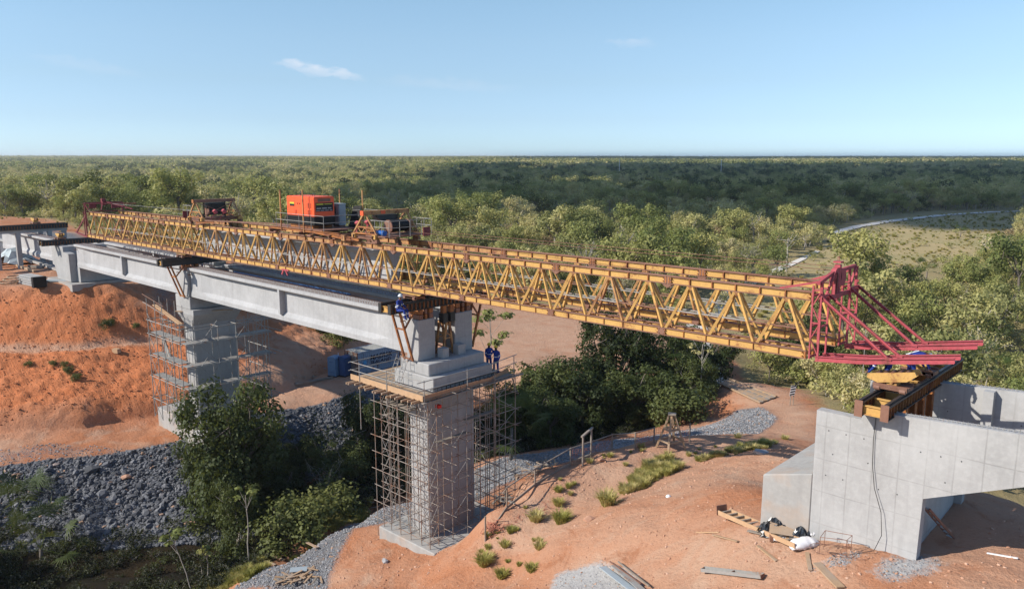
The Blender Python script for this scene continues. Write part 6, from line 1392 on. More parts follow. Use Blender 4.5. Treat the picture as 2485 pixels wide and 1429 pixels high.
# scaffold around the far pier
sc2 = empty('scaffold', (-66, 31.5, -22.5), 'silvery frame scaffold with board levels around the far middle pier', 'scaffold')
ux = [-69.6, -68.0, -66.6, -64.9, -63.4]; 
for x in ux:
    for y in (27.7, 28.8): tube_piece('upright', (x, y, -22.6), (x, y, -12.0 if x < -66 else -13.2), M['galv'], sc2, .075)
for y in (30.4, 32.0, 33.6, 35.0):
    for x in (-63.4, -62.3): tube_piece('upright', (x, y, -22.6), (x, y, -13.8), M['galv'], sc2, .075)
for x, y in ((-68, 35), (-66.5, 35), (-68, 36.2), (-66.5, 36.2), (-65, 36.2)): tube_piece('upright', (x, y, -23.2), (x, y, -14.2), M['galv'], sc2, .075)
for z in (-20.9, -18.9, -17.0, -15.1, -13.9):
    for y in (27.7, 28.8): tube_piece('ledger', (-69.9, y, z), (-63.1, y, z), M['galv'], sc2, .075)
    for x in (-63.4, -62.3): tube_piece('ledger', (x, 27.6, z + .05), (x, 35.3, z + .05), M['galv'], sc2, .075)
    for x in ux: tube_piece('transom', (x, 27.6, z + .08), (x, 28.9, z + .08), M['galv'], sc2, .075)
    for y in (30.4, 32.0, 33.6, 35.0): tube_piece('transom', (-63.5, y, z + .08), (-62.2, y, z + .08), M['galv'], sc2, .075)
    tube_piece('ledger', (-68.2, 36.2, z), (-62.2, 36.2, z), M['galv'], sc2, .075)
    if z > -20.5 and z < -14.5:
        b = MB(); b.box((-62.85, 31.5, z + .13), (.9, 7.6, .05)); b.build('board', M['galv'], sc2)
        b = MB(); b.box((-66.7, 28.2, z + .13), (5.6, .8, .05)); b.build('board', M['galv'], sc2)
zs = [-22.6, -20.9, -18.9, -17.0, -15.1, -13.3]
for i in range(5):
    for x0, x1 in ((-69.6, -68.0), (-66.6, -64.9)):
        tube_piece('brace', (x0, 27.7, zs[i]), (x1, 27.7, zs[i + 1]), M['galv'], sc2, .05); tube_piece('brace', (x1, 27.7, zs[i]), (x0, 27.7, zs[i + 1]), M['galv'], sc2, .05)
    for y0, y1 in ((28.8, 30.4), (32.0, 33.6), (33.6, 35.0)):
        tube_piece('brace', (-62.3, y0, zs[i]), (-62.3, y1, zs[i + 1]), M['galv'], sc2, .05); tube_piece('brace', (-62.3, y1, zs[i]), (-62.3, y0, zs[i + 1]), M['galv'], sc2, .05)
b = MB(); b.bar((-70.2, 28.6, -12.75), (-62.9, 27.6, -13.3), .35, .06); b.build('plank', M['wood_new'], sc2); b = MB(); b.bar((-66.8, 28.9, -12.95), (-63.0, 32.2, -12.75), .35, .06); b.build('plank', M['wood'], sc2)
for z in (-12.2, -12.9): tube_piece('handrail', (-70.4, 27.7, z + .5), (-66.2, 27.7, z - .1), M['rust'] if z > -12.5 else M['galv'], sc2, .05)
b = MB(); b.box((-67.6, 28.3, -16.3), (.6, .06, 2.6), M=Matrix.Rotation(-.5, 3, 'Y')); b.build('leaning_panel', M['galv'], sc2)

# ------------------------------------------------------------------ people
def person(loc, yaw, label, J, helmet, face_cover=False, harness=True):
    """J: joint positions (x right, y forward, z up) relative to loc"""
    t = empty('person', loc, label, 'person')
    Rz = Matrix.Rotation(yaw, 3, 'Z'); names = ['pelvis', 'spine', 'chest', 'neck', 'jaw', 'crown']; V = [J[n] for n in names]; E = [(0, 1), (1, 2), (2, 3), (3, 4), (4, 5)]; rad = [.15, .135, .155, .058, .085, .09]; part = [0] * 3 + [1] * 3
    for s in ('l', 'r'):
        i = len(V); V += [J['sh' + s], J['el' + s], J['wr' + s], J['ha' + s]]; E += [(2, i), (i, i + 1), (i + 1, i + 2), (i + 2, i + 3)]; rad += [.075, .055, .042, .04]; part += [0, 0, 0, 1]
        i = len(V); V += [J['hp' + s], J['kn' + s], J['an' + s], J['to' + s]]; E += [(0, i), (i, i + 1), (i + 1, i + 2), (i + 2, i + 3)]; rad += [.1, .075, .055, .05]; part += [0, 0, 0, 2]
    V = [Rz @ Vector(v) for v in V]
    me = bpy.data.meshes.new('skeleton'); me.from_pydata([tuple(v) for v in V], E, []); o = bpy.data.objects.new('skeleton', me); COL.objects.link(o)
    sk = o.modifiers.new('skin', 'SKIN'); sk.use_smooth_shade = True
    for i, sv in enumerate(me.skin_vertices[0].data): sv.radius = (rad[i], rad[i] * (.8 if i < 3 else 1)); sv.use_root = (i == 0)
    sb_ = o.modifiers.new('sub', 'SUBSURF'); sb_.levels = 1; sb_.render_levels = 1
    dg = bpy.context.evaluated_depsgraph_get(); bm_ = bpy.data.meshes.new_from_object(o.evaluated_get(dg)); bpy.data.objects.remove(o); bm_.name = 'body'
    bm_.materials.clear(); [bm_.materials.append(m) for m in (M['blue'], M['gen_k'] if face_cover else M['skin'], M['boot'], M['skin'])]
    VV = V
    for p in bm_.polygons:
        k = min(range(len(VV)), key=lambda i: (VV[i] - p.center).length / (rad[i] + .05)); p.material_index = {0: 0, 1: 1 if k < 6 else 3, 2: 2}[part[k]]; p.use_smooth = True
    o = bpy.data.objects.new('body', bm_); link(o, t)
    # helmet: dome with brim on the crown
    c = V[5]; d = (V[5] - V[4]).normalized(); F_ = frame(d, (0, 1, 0)); b = MB(); prof = [(.055, .155), (.06, .125), (.10, .118), (.15, .095), (.185, .05), (.195, .004)]; n = 14; vs = []; fs = []
    for j, (h_, r_) in enumerate(prof):
        for i in range(n): a = 6.283 * i / n; vs.append(Vector(loc) + c + F_ @ Vector((h_ - .06, math.cos(a) * r_, math.sin(a) * r_)))
    for j in range(len(prof) - 1): fs += [(j * n + i, j * n + (i + 1) % n, (j + 1) * n + (i + 1) % n, (j + 1) * n + i) for i in range(n)]
    fs += [tuple(range(n)), tuple((len(prof) - 1) * n + i for i in range(n))]; b.add(vs, fs); b.build('helmet', helmet, t, smooth=True)
    L = Vector(loc)
    # face: nose, eyes
    fw = Rz @ Vector((0, 1, 0)); b = MB(); hc = L + V[4].lerp(V[5], .5)
    b.tube(hc + fw * .085, hc + fw * .115 - Vector((0, 0, .02)), .015, 5); b.build('nose', M['skin'] if not face_cover else M['gen_k'], t)
    for s in (-1, 1): b = MB(); q = hc + fw * .082 + Rz @ Vector((s * .032, 0, .03)); b.tube(q, q + fw * .01, .01, 6); b.build('eye', M['gen_k'], t)
    for s in ('l', 'r'):                       # five fingers on each hand
        b = MB(); w = V[names.index('crown') + 1 + (0 if s == 'l' else 8) + 3] + L; d = (Rz @ (Vector(J['ha' + s]) - Vector(J['wr' + s]))).normalized(); F_ = frame(d, (0, 0, 1))
        for k in range(4): o_ = F_ @ Vector((.02, (k - 1.5) * .02, 0)); m_ = w + o_ + d * (.05 + .006 * (1.5 - abs(k - 1.5))); b.tube(w + o_, m_, .0095, 5); b.tube(m_, m_ + (d - Vector((0, 0, .8))).normalized() * .03, .0085, 5)
        q = w + F_ @ Vector((-.01, .035, 0)); b.tube(q, q + F_ @ Vector((.035, .03, -.01)), .011, 5); b.build('fingers', M['skin'], t)
    if harness:
        for s in (-1, 1):
            b = MB(); a = L + V[2] + Rz @ Vector((s * .07, -.12, .1)); c_ = L + V[0] + Rz @ Vector((s * -.05, -.14, .1)); b.bar(a, c_, .03, .012, up=tuple(Rz @ Vector((0, 1, 0)))); b.build('harness_strap', M['reflect'], t)
        for kn, an in (('knl', 'anl'), ('knr', 'anr')):
            a, c_ = Rz @ Vector(J[kn]), Rz @ Vector(J[an]); m_ = a.lerp(c_, .45); dd = (c_ - a).normalized(); b = MB(); b.tube(L + m_, L + m_ + dd * .05, .083, 10); b.build('reflective_band', M['reflect'], t)
        b = MB(); a = V[1]; b.tube(L + a + Vector((0, 0, -.06)), L + a + Vector((0, 0, -.02)), .158, 12); b.build('reflective_band', M['reflect'], t)
        for e0, e1 in (('shl', 'ell'), ('shr', 'elr')):
            a, c_ = Rz @ Vector(J[e0]), Rz @ Vector(J[e1]); m_ = a.lerp(c_, .7); dd = (c_ - a).normalized(); b = MB(); b.tube(L + m_, L + m_ + dd * .04, .07, 10); b.build('reflective_band', M['reflect'], t)
    return t
def stand(h=1.0, arms='down'):
    J = dict(pelvis=(0, 0, .95), spine=(0, 0, 1.13), chest=(0, .0, 1.34), neck=(0, .01, 1.50), jaw=(0, .03, 1.58), crown=(0, .03, 1.69))
    for s, k in ((-1, 'l'), (1, 'r')):
        J['sh' + k] = (s * .2, 0, 1.40); J['el' + k] = (s * .27, .02, 1.12); J['wr' + k] = (s * .25, .14, .92); J['ha' + k] = (s * .24, .2, .86)
        J['hp' + k] = (s * .1, 0, .88); J['kn' + k] = (s * .13, .03, .49); J['an' + k] = (s * .15, 0, .09); J['to' + k] = (s * .16, .15, .05)
    if arms == 'fwd': J['ell'] = (-.3, .12, 1.18); J['wrl'] = (-.2, .36, 1.12); J['hal'] = (-.17, .44, 1.12)
    if arms == 'rail': J['elr'] = (.33, .12, 1.15); J['wrr'] = (.38, .34, 1.05); J['har'] = (.4, .42, 1.03)
    return J
cg = P(1204, 906, Z=ZP); person((cg.x, cg.y, ZP), HEAD + math.pi - .5, 'worker with yellow helmet and dark face cover standing at the handrail of the timber platform', stand(arms='rail'), M['helm_y'], True)
cg = Vector((-36.9, 34.55, ZP)); cg = P(1181, 905, Z=ZP); person((cg.x - .3, cg.y + .5, ZP), HEAD + math.pi + .6, 'worker with yellow helmet standing half hidden behind the pier cap', stand(arms='fwd'), M['helm_y'], True)
J = dict(pelvis=(0, 0, .13), spine=(0, .03, .32), chest=(0, .09, .52), neck=(0, .12, .68), jaw=(0, .15, .76), crown=(0, .16, .87))
for s, k in ((-1, 'l'), (1, 'r')):
    J['sh' + k] = (s * .2, .08, .58); J['el' + k] = (s * .29, .16, .33); J['wr' + k] = (s * .2, .36, .25); J['ha' + k] = (s * .17, .44, .24)
    J['hp' + k] = (s * .1, .05, .10); J['kn' + k] = (s * .17, .46, .14); J['an' + k] = (s * .17, .50, -.3); J['to' + k] = (s * .17, .64, -.34)
cg = P(966, 757, Z=ZS + .06); person((cg.x, cg.y, ZS + .06), -1.15, 'worker in blue with white helmet and harness sitting on the end of the black beam', J, M['helm_w'])
J = dict(pelvis=(0, -.05, .88), spine=(0, .14, 1.0), chest=(0, .36, 1.03), neck=(0, .54, .98), jaw=(0, .62, .93), crown=(0, .72, .88))
for s, k in ((-1, 'l'), (1, 'r')):
    J['sh' + k] = (s * .2, .40, 1.0); J['el' + k] = (s * .22, .48, .72); J['wr' + k] = (s * .18, .62, .5); J['ha' + k] = (s * .16, .68, .42)
    J['hp' + k] = (s * .1, -.06, .82); J['kn' + k] = (s * .14, .06, .45); J['an' + k] = (s * .15, -.05, .09); J['to' + k] = (s * .16, .1, .05)
person((-8.95, 31.15, ZS + .02), HEAD - 1.45, 'worker in blue with pale helmet bending over the right abutment beam behind the nose beams', J, M['helm_w'])
J2 = {k: (v[0], v[1], v[2] * .82) for k, v in J.items()}
person((-9.5, 30.35, ZS - .02), HEAD + 1.2, 'worker in blue with yellow helmet crouching behind the near rocker skate', J2, M['helm_y'])
person((-65.1, 30.6, -9.1), 1.2, 'worker in blue bending behind the slide beam of the far middle pier', J2, M['helm_w'])

# ------------------------------------------------------------------ container and toilets
cx0, cx1, cy0, cy1 = -73.5, -71.1, 50.5, 56.6; cz = -23.85; chh = 2.6
t = empty('shipping_container', ((cx0 + cx1) / 2, (cy0 + cy1) / 2, cz), 'weathered blue shipping container with dark lettering, seen under the girder', 'container')
def corrug(axis, fixed, a, c, z0, z1, n, depth, mat):
    b = MB(); pts = []; d = (c - a) / n
    for k in range(n):
        for f, o in ((0, 0), (.35, 0), (.5, depth), (.85, depth)): pts.append((a + (k + f) * d, fixed - o))
    pts.append((c, fixed)); vs = []; fs = []
    for z in (z0, z1):
        for p, q in pts: vs.append((q, p, z) if axis == 'y' else (p, q, z))
    n2 = len(pts)
    for i in range(n2 - 1): fs.append((i, i + 1, n2 + i + 1, n2 + i))
    b.add(vs, fs); return b.build('side_wall', mat, t)
corrug('y', cx1 - .01, cy0 + .1, cy1 - .1, cz + .15, cz + chh - .1, 22, .035, M['cont']); corrug('y', cx0 + .045, cy0 + .1, cy1 - .1, cz + .15, cz + chh - .1, 22, .035, M['cont'])
b = MB(); b.box2((cx0 + .08, cy1 - .06, cz + .12), (cx1 - .08, cy1 - .03, cz + chh - .1)); b.build('end_wall', M['cont_end'], t)
b = MB()
for k in range(10): b.box2((cx0 + .1 + k * .22, cy0 + .02, cz + .15), (cx0 + .24 + k * .22, cy0 + .06, cz + chh - .1))
b.box2((cx0 + .08, cy0 + .05, cz + .15), (cx1 - .08, cy0 + .08, cz + chh - .1)); b.build('end_wall', M['cont_end'], t)
b = MB(); b.box2((cx0 + .03, cy0 + .03, cz + chh - .06), (cx1 - .03, cy1 - .03, cz + chh - .02))
for k in range(20): b.box2((cx0 + .12, cy0 + .15 + k * .3, cz + chh - .021), (cx1 - .12, cy0 + .28 + k * .3, cz + chh))
b.build('roof', M['cont_roof'], t)
for x in (cx0 + .06, cx1 - .06):
    for y in (cy0 + .06, cy1 - .06): b = MB(); b.box2((x - .07, y - .07, cz), (x + .07, y + .07, cz + chh)); b.build('corner_post', M['rust'], t)
    for z in (cz + .06, cz + chh - .05): b = MB(); b.box2((x - .05, cy0 + .14, z - .06), (x + .05, cy1 - .14, z + .05)); b.build('edge_beam', M['cont'], t)
for z in (cz + .06, cz + chh - .05):
    for y in (cy0 + .05, cy1 - .05): b = MB(); b.box2((cx0 + .14, y - .045, z - .06), (cx1 - .14, y + .045, z + .05)); b.build('edge_beam', M['cont_end'], t)
def lettering(body, size, loc, rot, mat, parent, shear=0., depth=.004, name='lettering', sx=1., bold=0.):
    c = bpy.data.curves.new('txt', 'FONT'); c.body = body; c.size = size; c.shear = shear; c.extrude = depth; c.offset = bold; c.space_character = 1.05
    o = bpy.data.objects.new('txt', c); COL.objects.link(o); dg = bpy.context.evaluated_depsgraph_get(); me = bpy.data.meshes.new_from_object(o.evaluated_get(dg)); bpy.data.objects.remove(o)
    me.materials.clear(); me.materials.append(mat); o = bpy.data.objects.new(name, me); link(o, parent); o.location = Vector(loc) - WLOC[parent.name]; o.rotation_euler = rot; o.scale = (sx, 1, 1); return o
lettering('MAERSK', .78, (cx1 + .012, cy0 + 1.75, cz + 1.5), (math.pi / 2, 0, math.pi / 2), M['ink'], t, .18, bold=.012, sx=1.05)
lettering('SEALAND', .5, (cx1 + .012, cy0 + 1.75, cz + 1.03), (math.pi / 2, 0, math.pi / 2), M['ink'], t, .18, bold=.008, sx=1.3)
b = MB(); n = 7; c_ = (cx1 + .012, cy0 + 1.05, cz + 1.35); vs = []
for k in range(14): a = math.pi * k / 7 + .22; r_ = .42 if k % 2 == 0 else .16; vs.append((c_[0], c_[1] + math.cos(a) * r_, c_[2] + math.sin(a) * r_))
b.add(vs + [(v[0] + .006, v[1], v[2]) for v in vs], [tuple(range(14)), tuple(range(27, 13, -1))] + [(i, (i + 1) % 14, 14 + (i + 1) % 14, 14 + i) for i in range(14)]); b.build('emblem', M['star'], t)
for k, (px, py, mat, rz, lab) in enumerate(((812, 908, 'bluetoilet', .35, 'light blue portable toilet, front one of the two by the container'), (838, 908, 'bluetoilet2', .15, 'dark blue portable toilet between the light one and the container'))):
    g = P(px, py, Z=-23.85); zz = Hz(g.x, g.y); t = empty('portable_toilet', (g.x, g.y, zz), lab, 'portable toilet'); T_ = Matrix.Rotation(rz, 3, 'Z')
    def rb(c, d, name, mat_, T_=T_, g=g, zz=zz, t=t): b = MB(); b.box(Vector((g.x, g.y, zz)) + T_ @ Vector(c), d, M=T_); return b.build(name, mat_, t, bevel=.02)
    rb((0, 0, 1.1), (1.05, 1.05, 2.0), 'cabin', M[mat]); rb((0, 0, .05), (1.15, 1.15, .12), 'skid', M['gen_k']); rb((0, -.54, 1.05), (.75, .03, 1.75), 'door', M[mat]); rb((0, -.555, 1.72), (.6, .02, .05), 'door_rib', M['bluetoilet2']); rb((0, -.555, .55), (.6, .02, .05), 'door_rib', M['bluetoilet2']); rb((.54, 0, 1.05), (.03, .7, 1.6), 'side_rib', M[mat])
    b = MB(); b.prism([(-.56, 2.1), (.56, 2.1), (.4, 2.26), (0, 2.32), (-.4, 2.26)], 1, -.56, .56); b.v = [tuple(Vector((g.x, g.y, zz)) + T_ @ Vector(v)) for v in b.v]; b.build('roof', M['bluetoilet'] if k == 0 else M[mat], t)
    b = MB(); q = Vector((g.x, g.y, zz)) + T_ @ Vector((.3, .4, 2.1)); b.tube(q, q + Vector((0, 0, .5)), .04, 6); b.build('vent_pipe', M['white'], t)

# ------------------------------------------------------------------ fence, gate, trestle and sign on the terrace
M['pole'] = wood('grey_pole', (.3, .24, .19), .8)
POSTS = [((1178, 1312), (1178, 1255)), ((1230, 1236), (1229, 1183)), ((1298, 1180), (1296, 1137)), ((1384, 1130), (1384, 1088)), ((1485, 1092), (1483, 1054)), ((1541, 1090), (1541, 1050)), ((1587, 1074), (1585, 1038)), ((1673, 1072), (1672, 1028))]
fe = empty('pole_fence', G(1384, 1130), 'rustic fence of grey poles along the edge of the terrace', 'fence'); tops = []; bots = []
for (bx_, by_), (tx_, ty_) in POSTS:
    g = G(bx_, by_); m = (P(bx_, by_ - 1, Y=g.y) - P(bx_, by_, Y=g.y)).length; h_ = min(1.5, (by_ - ty_) * m); tops.append(Vector((g.x, g.y, g.z + h_))); bots.append(g)
    piece('post', 'tube', (g.x, g.y, g.z - .3), (g.x, g.y, g.z + h_ + .05), .1, .1, M['pole'], fe)
for i in range(len(tops) - 2):
    if i == 0: piece('rail', 'tube', tops[0].lerp(tops[1], .8) , tops[1] + (tops[2] - tops[1]) * .02, .07, .07, M['pole'], fe)
    else: piece('rail', 'tube', tops[i] - (tops[i + 1] - tops[i]) * .03, tops[i + 1] + (tops[i + 1] - tops[i]) * .03, .075, .075, M['pole'], fe)
for i in range(3):
    a, c = bots[i] + Vector((0, 0, .12)), bots[i + 1] + Vector((0, 0, .12)); piece('kick_board', 'box', a, c, .05, .16, M['wood_grey'], fe)
def net(a0, a1, b0, b1, nu, nv, sag=.1):
    b = MB(); Q = [[None] * (nv + 1) for _ in range(nu + 1)]
    for i in range(nu + 1):
        for j in range(nv + 1):
            u, v = i / nu, j / nv; q = a0.lerp(a1, u).lerp(b0.lerp(b1, u), v); q = q + Vector((rng.uniform(-.03, .03), rng.uniform(-.05, .05), -sag * math.sin(math.pi * u) + rng.uniform(-.02, .02))); Q[i][j] = q
    for i in range(nu + 1):
        for j in range(nv + 1):
            if i < nu: b.bar(Q[i][j], Q[i + 1][j], .012, .012)
            if j < nv: b.bar(Q[i][j], Q[i][j + 1], .012, .012)
    return b
for i, j in ((5, 6), (6, 7), (3, 4)):
    o = net(bots[i] + Vector((0, 0, .1)), bots[j] + Vector((0, 0, .1)), tops[i], tops[j], 18, 7, .1 if i > 4 else .35).build('safety_net', M['net'], fe)
cn = MB(); g0 = G(1195, 1288); pv = []
for k in range(46):
    q = G(1195 + rng.gauss(0, 14), 1288 + rng.gauss(0, 9)) + Vector((0, 0, rng.uniform(.03, .35))); pv.append(q)
for k in range(len(pv) - 1):
    for j in range(3): q = pv[rng.randrange(len(pv))]; cn.bar(pv[k], pv[k].lerp(q, .5), .02, .02)
tag(cn.build('crumpled_net', M['net'], origin=g0), 'crumpled orange safety net heaped at the lower end of the fence', 'net')
cn = MB()
for k in range(60):
    f = rng.random(); a = Vector((1215 + f * 150, 1290 - f * 110 + (20 if f > .5 else 0))); q = G(a.x + rng.gauss(0, 5), a.y + rng.gauss(0, 5)); r_ = Vector((rng.uniform(-.35, .35), rng.uniform(-.35, .35), rng.uniform(.02, .12))); cn.bar(q + Vector((0, 0, .03)), q + r_, .014, .014)
tag(cn.build('torn_net', M['net'], origin=G(1290, 1235)), 'torn strip of orange netting lying behind the fence', 'net')
t = empty('goal_frame', G(1424, 1120), 'tall frame of two grey poles joined by a cross beam at the fence', 'post frame')
g1, g2 = G(1414, 1130), G(1434, 1111); 
for g, ty in ((g1, 1047), (g2, 1042)):
    h_ = -P(1420, 1125, Y=g.y).z + P(1420, 1045, Y=g.y).z; piece('post', 'tube', (g.x, g.y, g.z - .3), (g.x, g.y, g.z + 1.9), .12, .12, M['pole'], t)
d = (Vector(g2) - Vector(g1)).normalized(); piece('cross_beam', 'box', g1 + Vector((0, 0, 1.92)) - d * .2, g2 + Vector((0, 0, 1.92)) + d * .15, .13, .1, M['pole'], t); piece('foot_board', 'box', g1 + Vector((-.6, -.2, .25)), g2 + Vector((.1, -.1, .3)), .12, .05, M['wood_grey'], t)
# four legged trestle
feet = [G(1591, 1085), G(1621, 1099), G(1665, 1091), G(1636, 1075)]; cen = sum(feet, Vector()) / 4; topz = cen.z + 2.25
t = empty('timber_trestle', cen, 'four legged timber trestle tower standing on the terrace by the fence', 'trestle'); tp = []
for f_ in feet: d = Vector((f_.x, f_.y, topz)) * .16 + Vector((cen.x, cen.y, topz)) * .84; d.z = topz; tp.append(d); piece('leg', 'box', f_ - Vector((0, 0, .1)), d, .13, .1, M['wood'], t)
for lv in (.25, .58):
    for i in range(4):
        a, c = feet[i].lerp(tp[i], lv), feet[(i + 1) % 4].lerp(tp[(i + 1) % 4], lv); piece('cross_bar', 'box', a, c, .1, .12, M['wood'], t)
b = MB(); b.box((cen.x, cen.y, topz + .03), (.5, .5, .07), rz=.5); b.build('cap_board', M['wood_grey'], t, bevel=.01)
# striped sign
g = P(1922, 972, Z=-22.2); g = Vector((g.x, g.y, Hz(g.x, g.y))); m = 1 / (FPX / Vector(g).dot(dir_of(CX, CY)))
t = empty('striped_sign', g, 'white and dark diagonally striped road sign at the start of the timber bridge', 'road sign')
rt = Vector((math.cos(HEAD), math.sin(HEAD), 0)); fw_ = Vector((-math.sin(HEAD), math.cos(HEAD), 0)); zu = Vector((0, 0, 1))
def sq(u, v, w=0): return g + rt * u + zu * v - fw_ * w
bw, bh = 12 * m, 26 * m; zb_ = 24 * m
b = MB(); vs = [sq(-bw * .5 + sk, zb_ + v, w) for w in (0, .03) for v, sk in ((0, 0), (bh, .12)) for sk in [sk]]; 
b = MB(); q = [(-bw / 2 - .05, 0), (bw / 2 - .05, .05), (bw / 2 + .08, bh), (-bw / 2 + .08, bh - .05)]
b.add([sq(u, zb_ + v, 0) for u, v in q] + [sq(u, zb_ + v, .03) for u, v in q], [(0, 1, 2, 3), (7, 6, 5, 4), (0, 4, 5, 1), (1, 5, 6, 2), (2, 6, 7, 3), (3, 7, 4, 0)]); b.build('board', M['white'], t)
for k in range(4):
    v0 = bh * (.04 + k * .25); b = MB(); q = [(-bw / 2 - .04 + k * .03, v0), (bw / 2 - .06 + k * .03, v0 + bh * .1), (bw / 2 - .05 + k * .03, v0 + bh * .22), (-bw / 2 - .03 + k * .03, v0 + bh * .12)]
    b.add([sq(u, zb_ + v, .034) for u, v in q] + [sq(u, zb_ + v, .038) for u, v in q], [(0, 1, 2, 3), (7, 6, 5, 4), (0, 4, 5, 1), (2, 6, 7, 3)]); b.build('stripe', M['gen_k'], t)
for u in (-bw * .3, bw * .3): piece('post', 'box', sq(u, -.3, -.04), sq(u, zb_ + bh, -.04), .06, .06, M['wood_grey'], t)
# timber bridge over the gully
a0, a1, c0, c1 = [Vector((q.x, q.y, max(Hz(q.x, q.y), -23.7) + .0)) for q in (P(1748, 933, Z=-23.6), P(1766, 920, Z=-23.6), P(1846, 977, Z=-23.1), P(1884, 967, Z=-23.1))]
t = empty('timber_bridge', (a0 + c1) / 2, 'low timber bridge carrying the dirt road over the gully', 'timber bridge')
for k in range(24):
    f = (k + .5) / 24; p_, q_ = a0.lerp(c0, f), a1.lerp(c1, f); piece('plank', 'box', p_ + zu * .12, q_ + zu * .12, (c0 - a0).length / 24 * .8, .08, M['wood_grey'] if k % 3 else M['wood'], t)
for p_, q_ in ((a0, c0), (a1, c1)): piece('edge_log', 'box', p_ + zu * .22, q_ + zu * .16, .2, .14, M['wood'], t)
piece('wheel_board', 'box', a0.lerp(a1, .3) + zu * .18, c0.lerp(c1, .3) + zu * .18, .5, .05, M['wood'], t); piece('wheel_board', 'box', a0.lerp(a1, .72) + zu * .18, c0.lerp(c1, .72) + zu * .18, .5, .05, M['wood'], t)

# ------------------------------------------------------------------ things lying around the right abutment
def over(a, c): return max(0, max(Hz(a.x + (c.x - a.x) * f, a.y + (c.y - a.y) * f) - (a.z + (c.z - a.z) * f) for f in [k / 12 for k in range(13)]))
def lay(name, cat, label, p, q, w, h, mat, lift=.0, grp=None):
    a, c = G(*p), G(*q); lift += over(a, c); t = MB(); t.bar(a + zu * (h / 2 + lift), c + zu * (h / 2 + lift), w, h); o = t.build(name, mat, origin=a); return tag(o, label, cat, grp)
a, c = G(1742, 1275), G(1928, 1347); a.z += over(a, c); c.z += over(a, c); d = (c - a); L_ = d.length; ux_ = d.normalized(); sd_ = Vector((-ux_.y, ux_.x, 0))
t = empty('formwork_ladder', a, 'long timber formwork panel with cross battens lying left of the abutment rubbish', 'formwork')
for s in (0, .56): piece('side_rail', 'box', a + sd_ * s + zu * .14, c + sd_ * s + zu * .14, .05, .18, M['wood_new'], t)
b = MB(); b.bar(a + sd_ * .28 + zu * .09, c + sd_ * .28 + zu * .09, .54, .02); b.build('base_board', M['wood_new'], t)
for k in range(11): q = a.lerp(c, (k + .3) / 10.6); piece('batten', 'box', q + zu * .14, q + sd_ * .56 + zu * .16, .06, .1, M['wood_grey'], t)
b = MB(); b.box(a + sd_ * .2 + zu * .22 - ux_ * .06, (.04, .5, .4), M=frame(ux_, (0, 0, 1))); b.build('end_board', M['rust'], t)
def crumple(name, label, cat, px, py, rx, ry, hgt, mat, seed, nn=16, rim=True):
    g = G(px, py); rs_ = np.random.RandomState(seed); vs = []; n = nn; fr = rt * rx; ff = fw_ * ry
    for j in range(n + 1):
        for i in range(n + 1):
            u, v = i / n * 2 - 1, j / n * 2 - 1; q = g + fr * (u * (1 - .25 * v * v)) + ff * (v * (1 - .25 * u * u)) + Vector((rs_.uniform(-1, 1), rs_.uniform(-1, 1), 0)) * rx * .07
            e = max(0, 1 - (u * u + v * v) * .75); z = Hz(q.x, q.y) + .03 + hgt * e * rs_.uniform(.45, 1.1) + .04 * rs_.uniform(); vs.append((q.x, q.y, z))
    f = [(j * (n + 1) + i, j * (n + 1) + i + 1, (j + 1) * (n + 1) + i + 1, (j + 1) * (n + 1) + i) for j in range(n) for i in range(n)]
    f = [q for q in f if rs_.uniform() > (.35 if (q[0] % (n + 1) in (0, n - 1) or q[0] < n + 1) else 0)]
    b = MB(); b.add(vs, f); o = b.build(name, mat, origin=g); md = o.modifiers.new('thick', 'SOLIDIFY'); md.thickness = .012; return tag(o, label, cat)
crumple('plastic_sheet', 'crumpled black plastic sheet against the foot of the abutment', 'plastic sheet', 1885, 1288, .75, .45, .55, M['plastic_k'], 3)
crumple('plastic_sheet', 'smaller black plastic heap right of the larger one', 'plastic sheet', 1942, 1305, .42, .35, .4, M['plastic_k'], 4, 10)
def sack(label, px, py, l, w, h, yaw, mat, seed):
    g = G(px, py); rs_ = np.random.RandomState(seed); b = MB(); n, m_ = 14, 10; vs = []; T_ = Matrix.Rotation(yaw, 3, 'Z')
    for j in range(n + 1):
        f = j / n; r_ = (1 - abs(2 * f - 1) ** 3.) ** .5
        for i in range(m_): a_ = 6.283 * i / m_; q = T_ @ Vector(((f - .5) * l, math.cos(a_) * w * .5 * (.35 + .65 * r_), (math.sin(a_) * .5 + .5) * h * (.3 + .7 * r_))) + Vector((rs_.normal(), rs_.normal(), rs_.normal())) * .016; vs.append(g + q)
    fs = [(j * m_ + i, j * m_ + (i + 1) % m_, (j + 1) * m_ + (i + 1) % m_, (j + 1) * m_ + i) for j in range(n) for i in range(m_)] + [tuple(range(m_)), tuple(n * m_ + i for i in range(m_))]
    b.add(vs, fs); return tag(b.build('sack', mat, origin=g, smooth=True), label, 'sack')
sack('large white sack beside the timber formwork panel', 1952, 1328, 1.15, .6, .38, HEAD + .25, M['white'], 1); sack('small white sack standing right of the black plastic', 1975, 1300, .45, .4, .5, HEAD + .4, M['white'], 2); sack('little white bag on the plywood', 1893, 1312, .5, .3, .2, HEAD - .2, M['white'], 3)
a = G(1905, 1300); b = MB(); b.box(a + zu * .3, (1.15, .75, .02), M=Matrix.Rotation(HEAD - .35, 3, 'Z') @ Matrix.Rotation(.25, 3, 'X')); tag(b.build('plywood_sheet', M['wood'], origin=a), 'square brown plywood sheet leaning on the black plastic', 'plywood')
lay('plank', 'plank', 'short upright looking plank below the white sack', (1958, 1345), (1966, 1388), .14, .05, M['wood'], .05)
lay('board', 'board', 'wide board at the bottom edge below the abutment', (1982, 1372), (2040, 1432), .3, .06, M['wood'], .03)
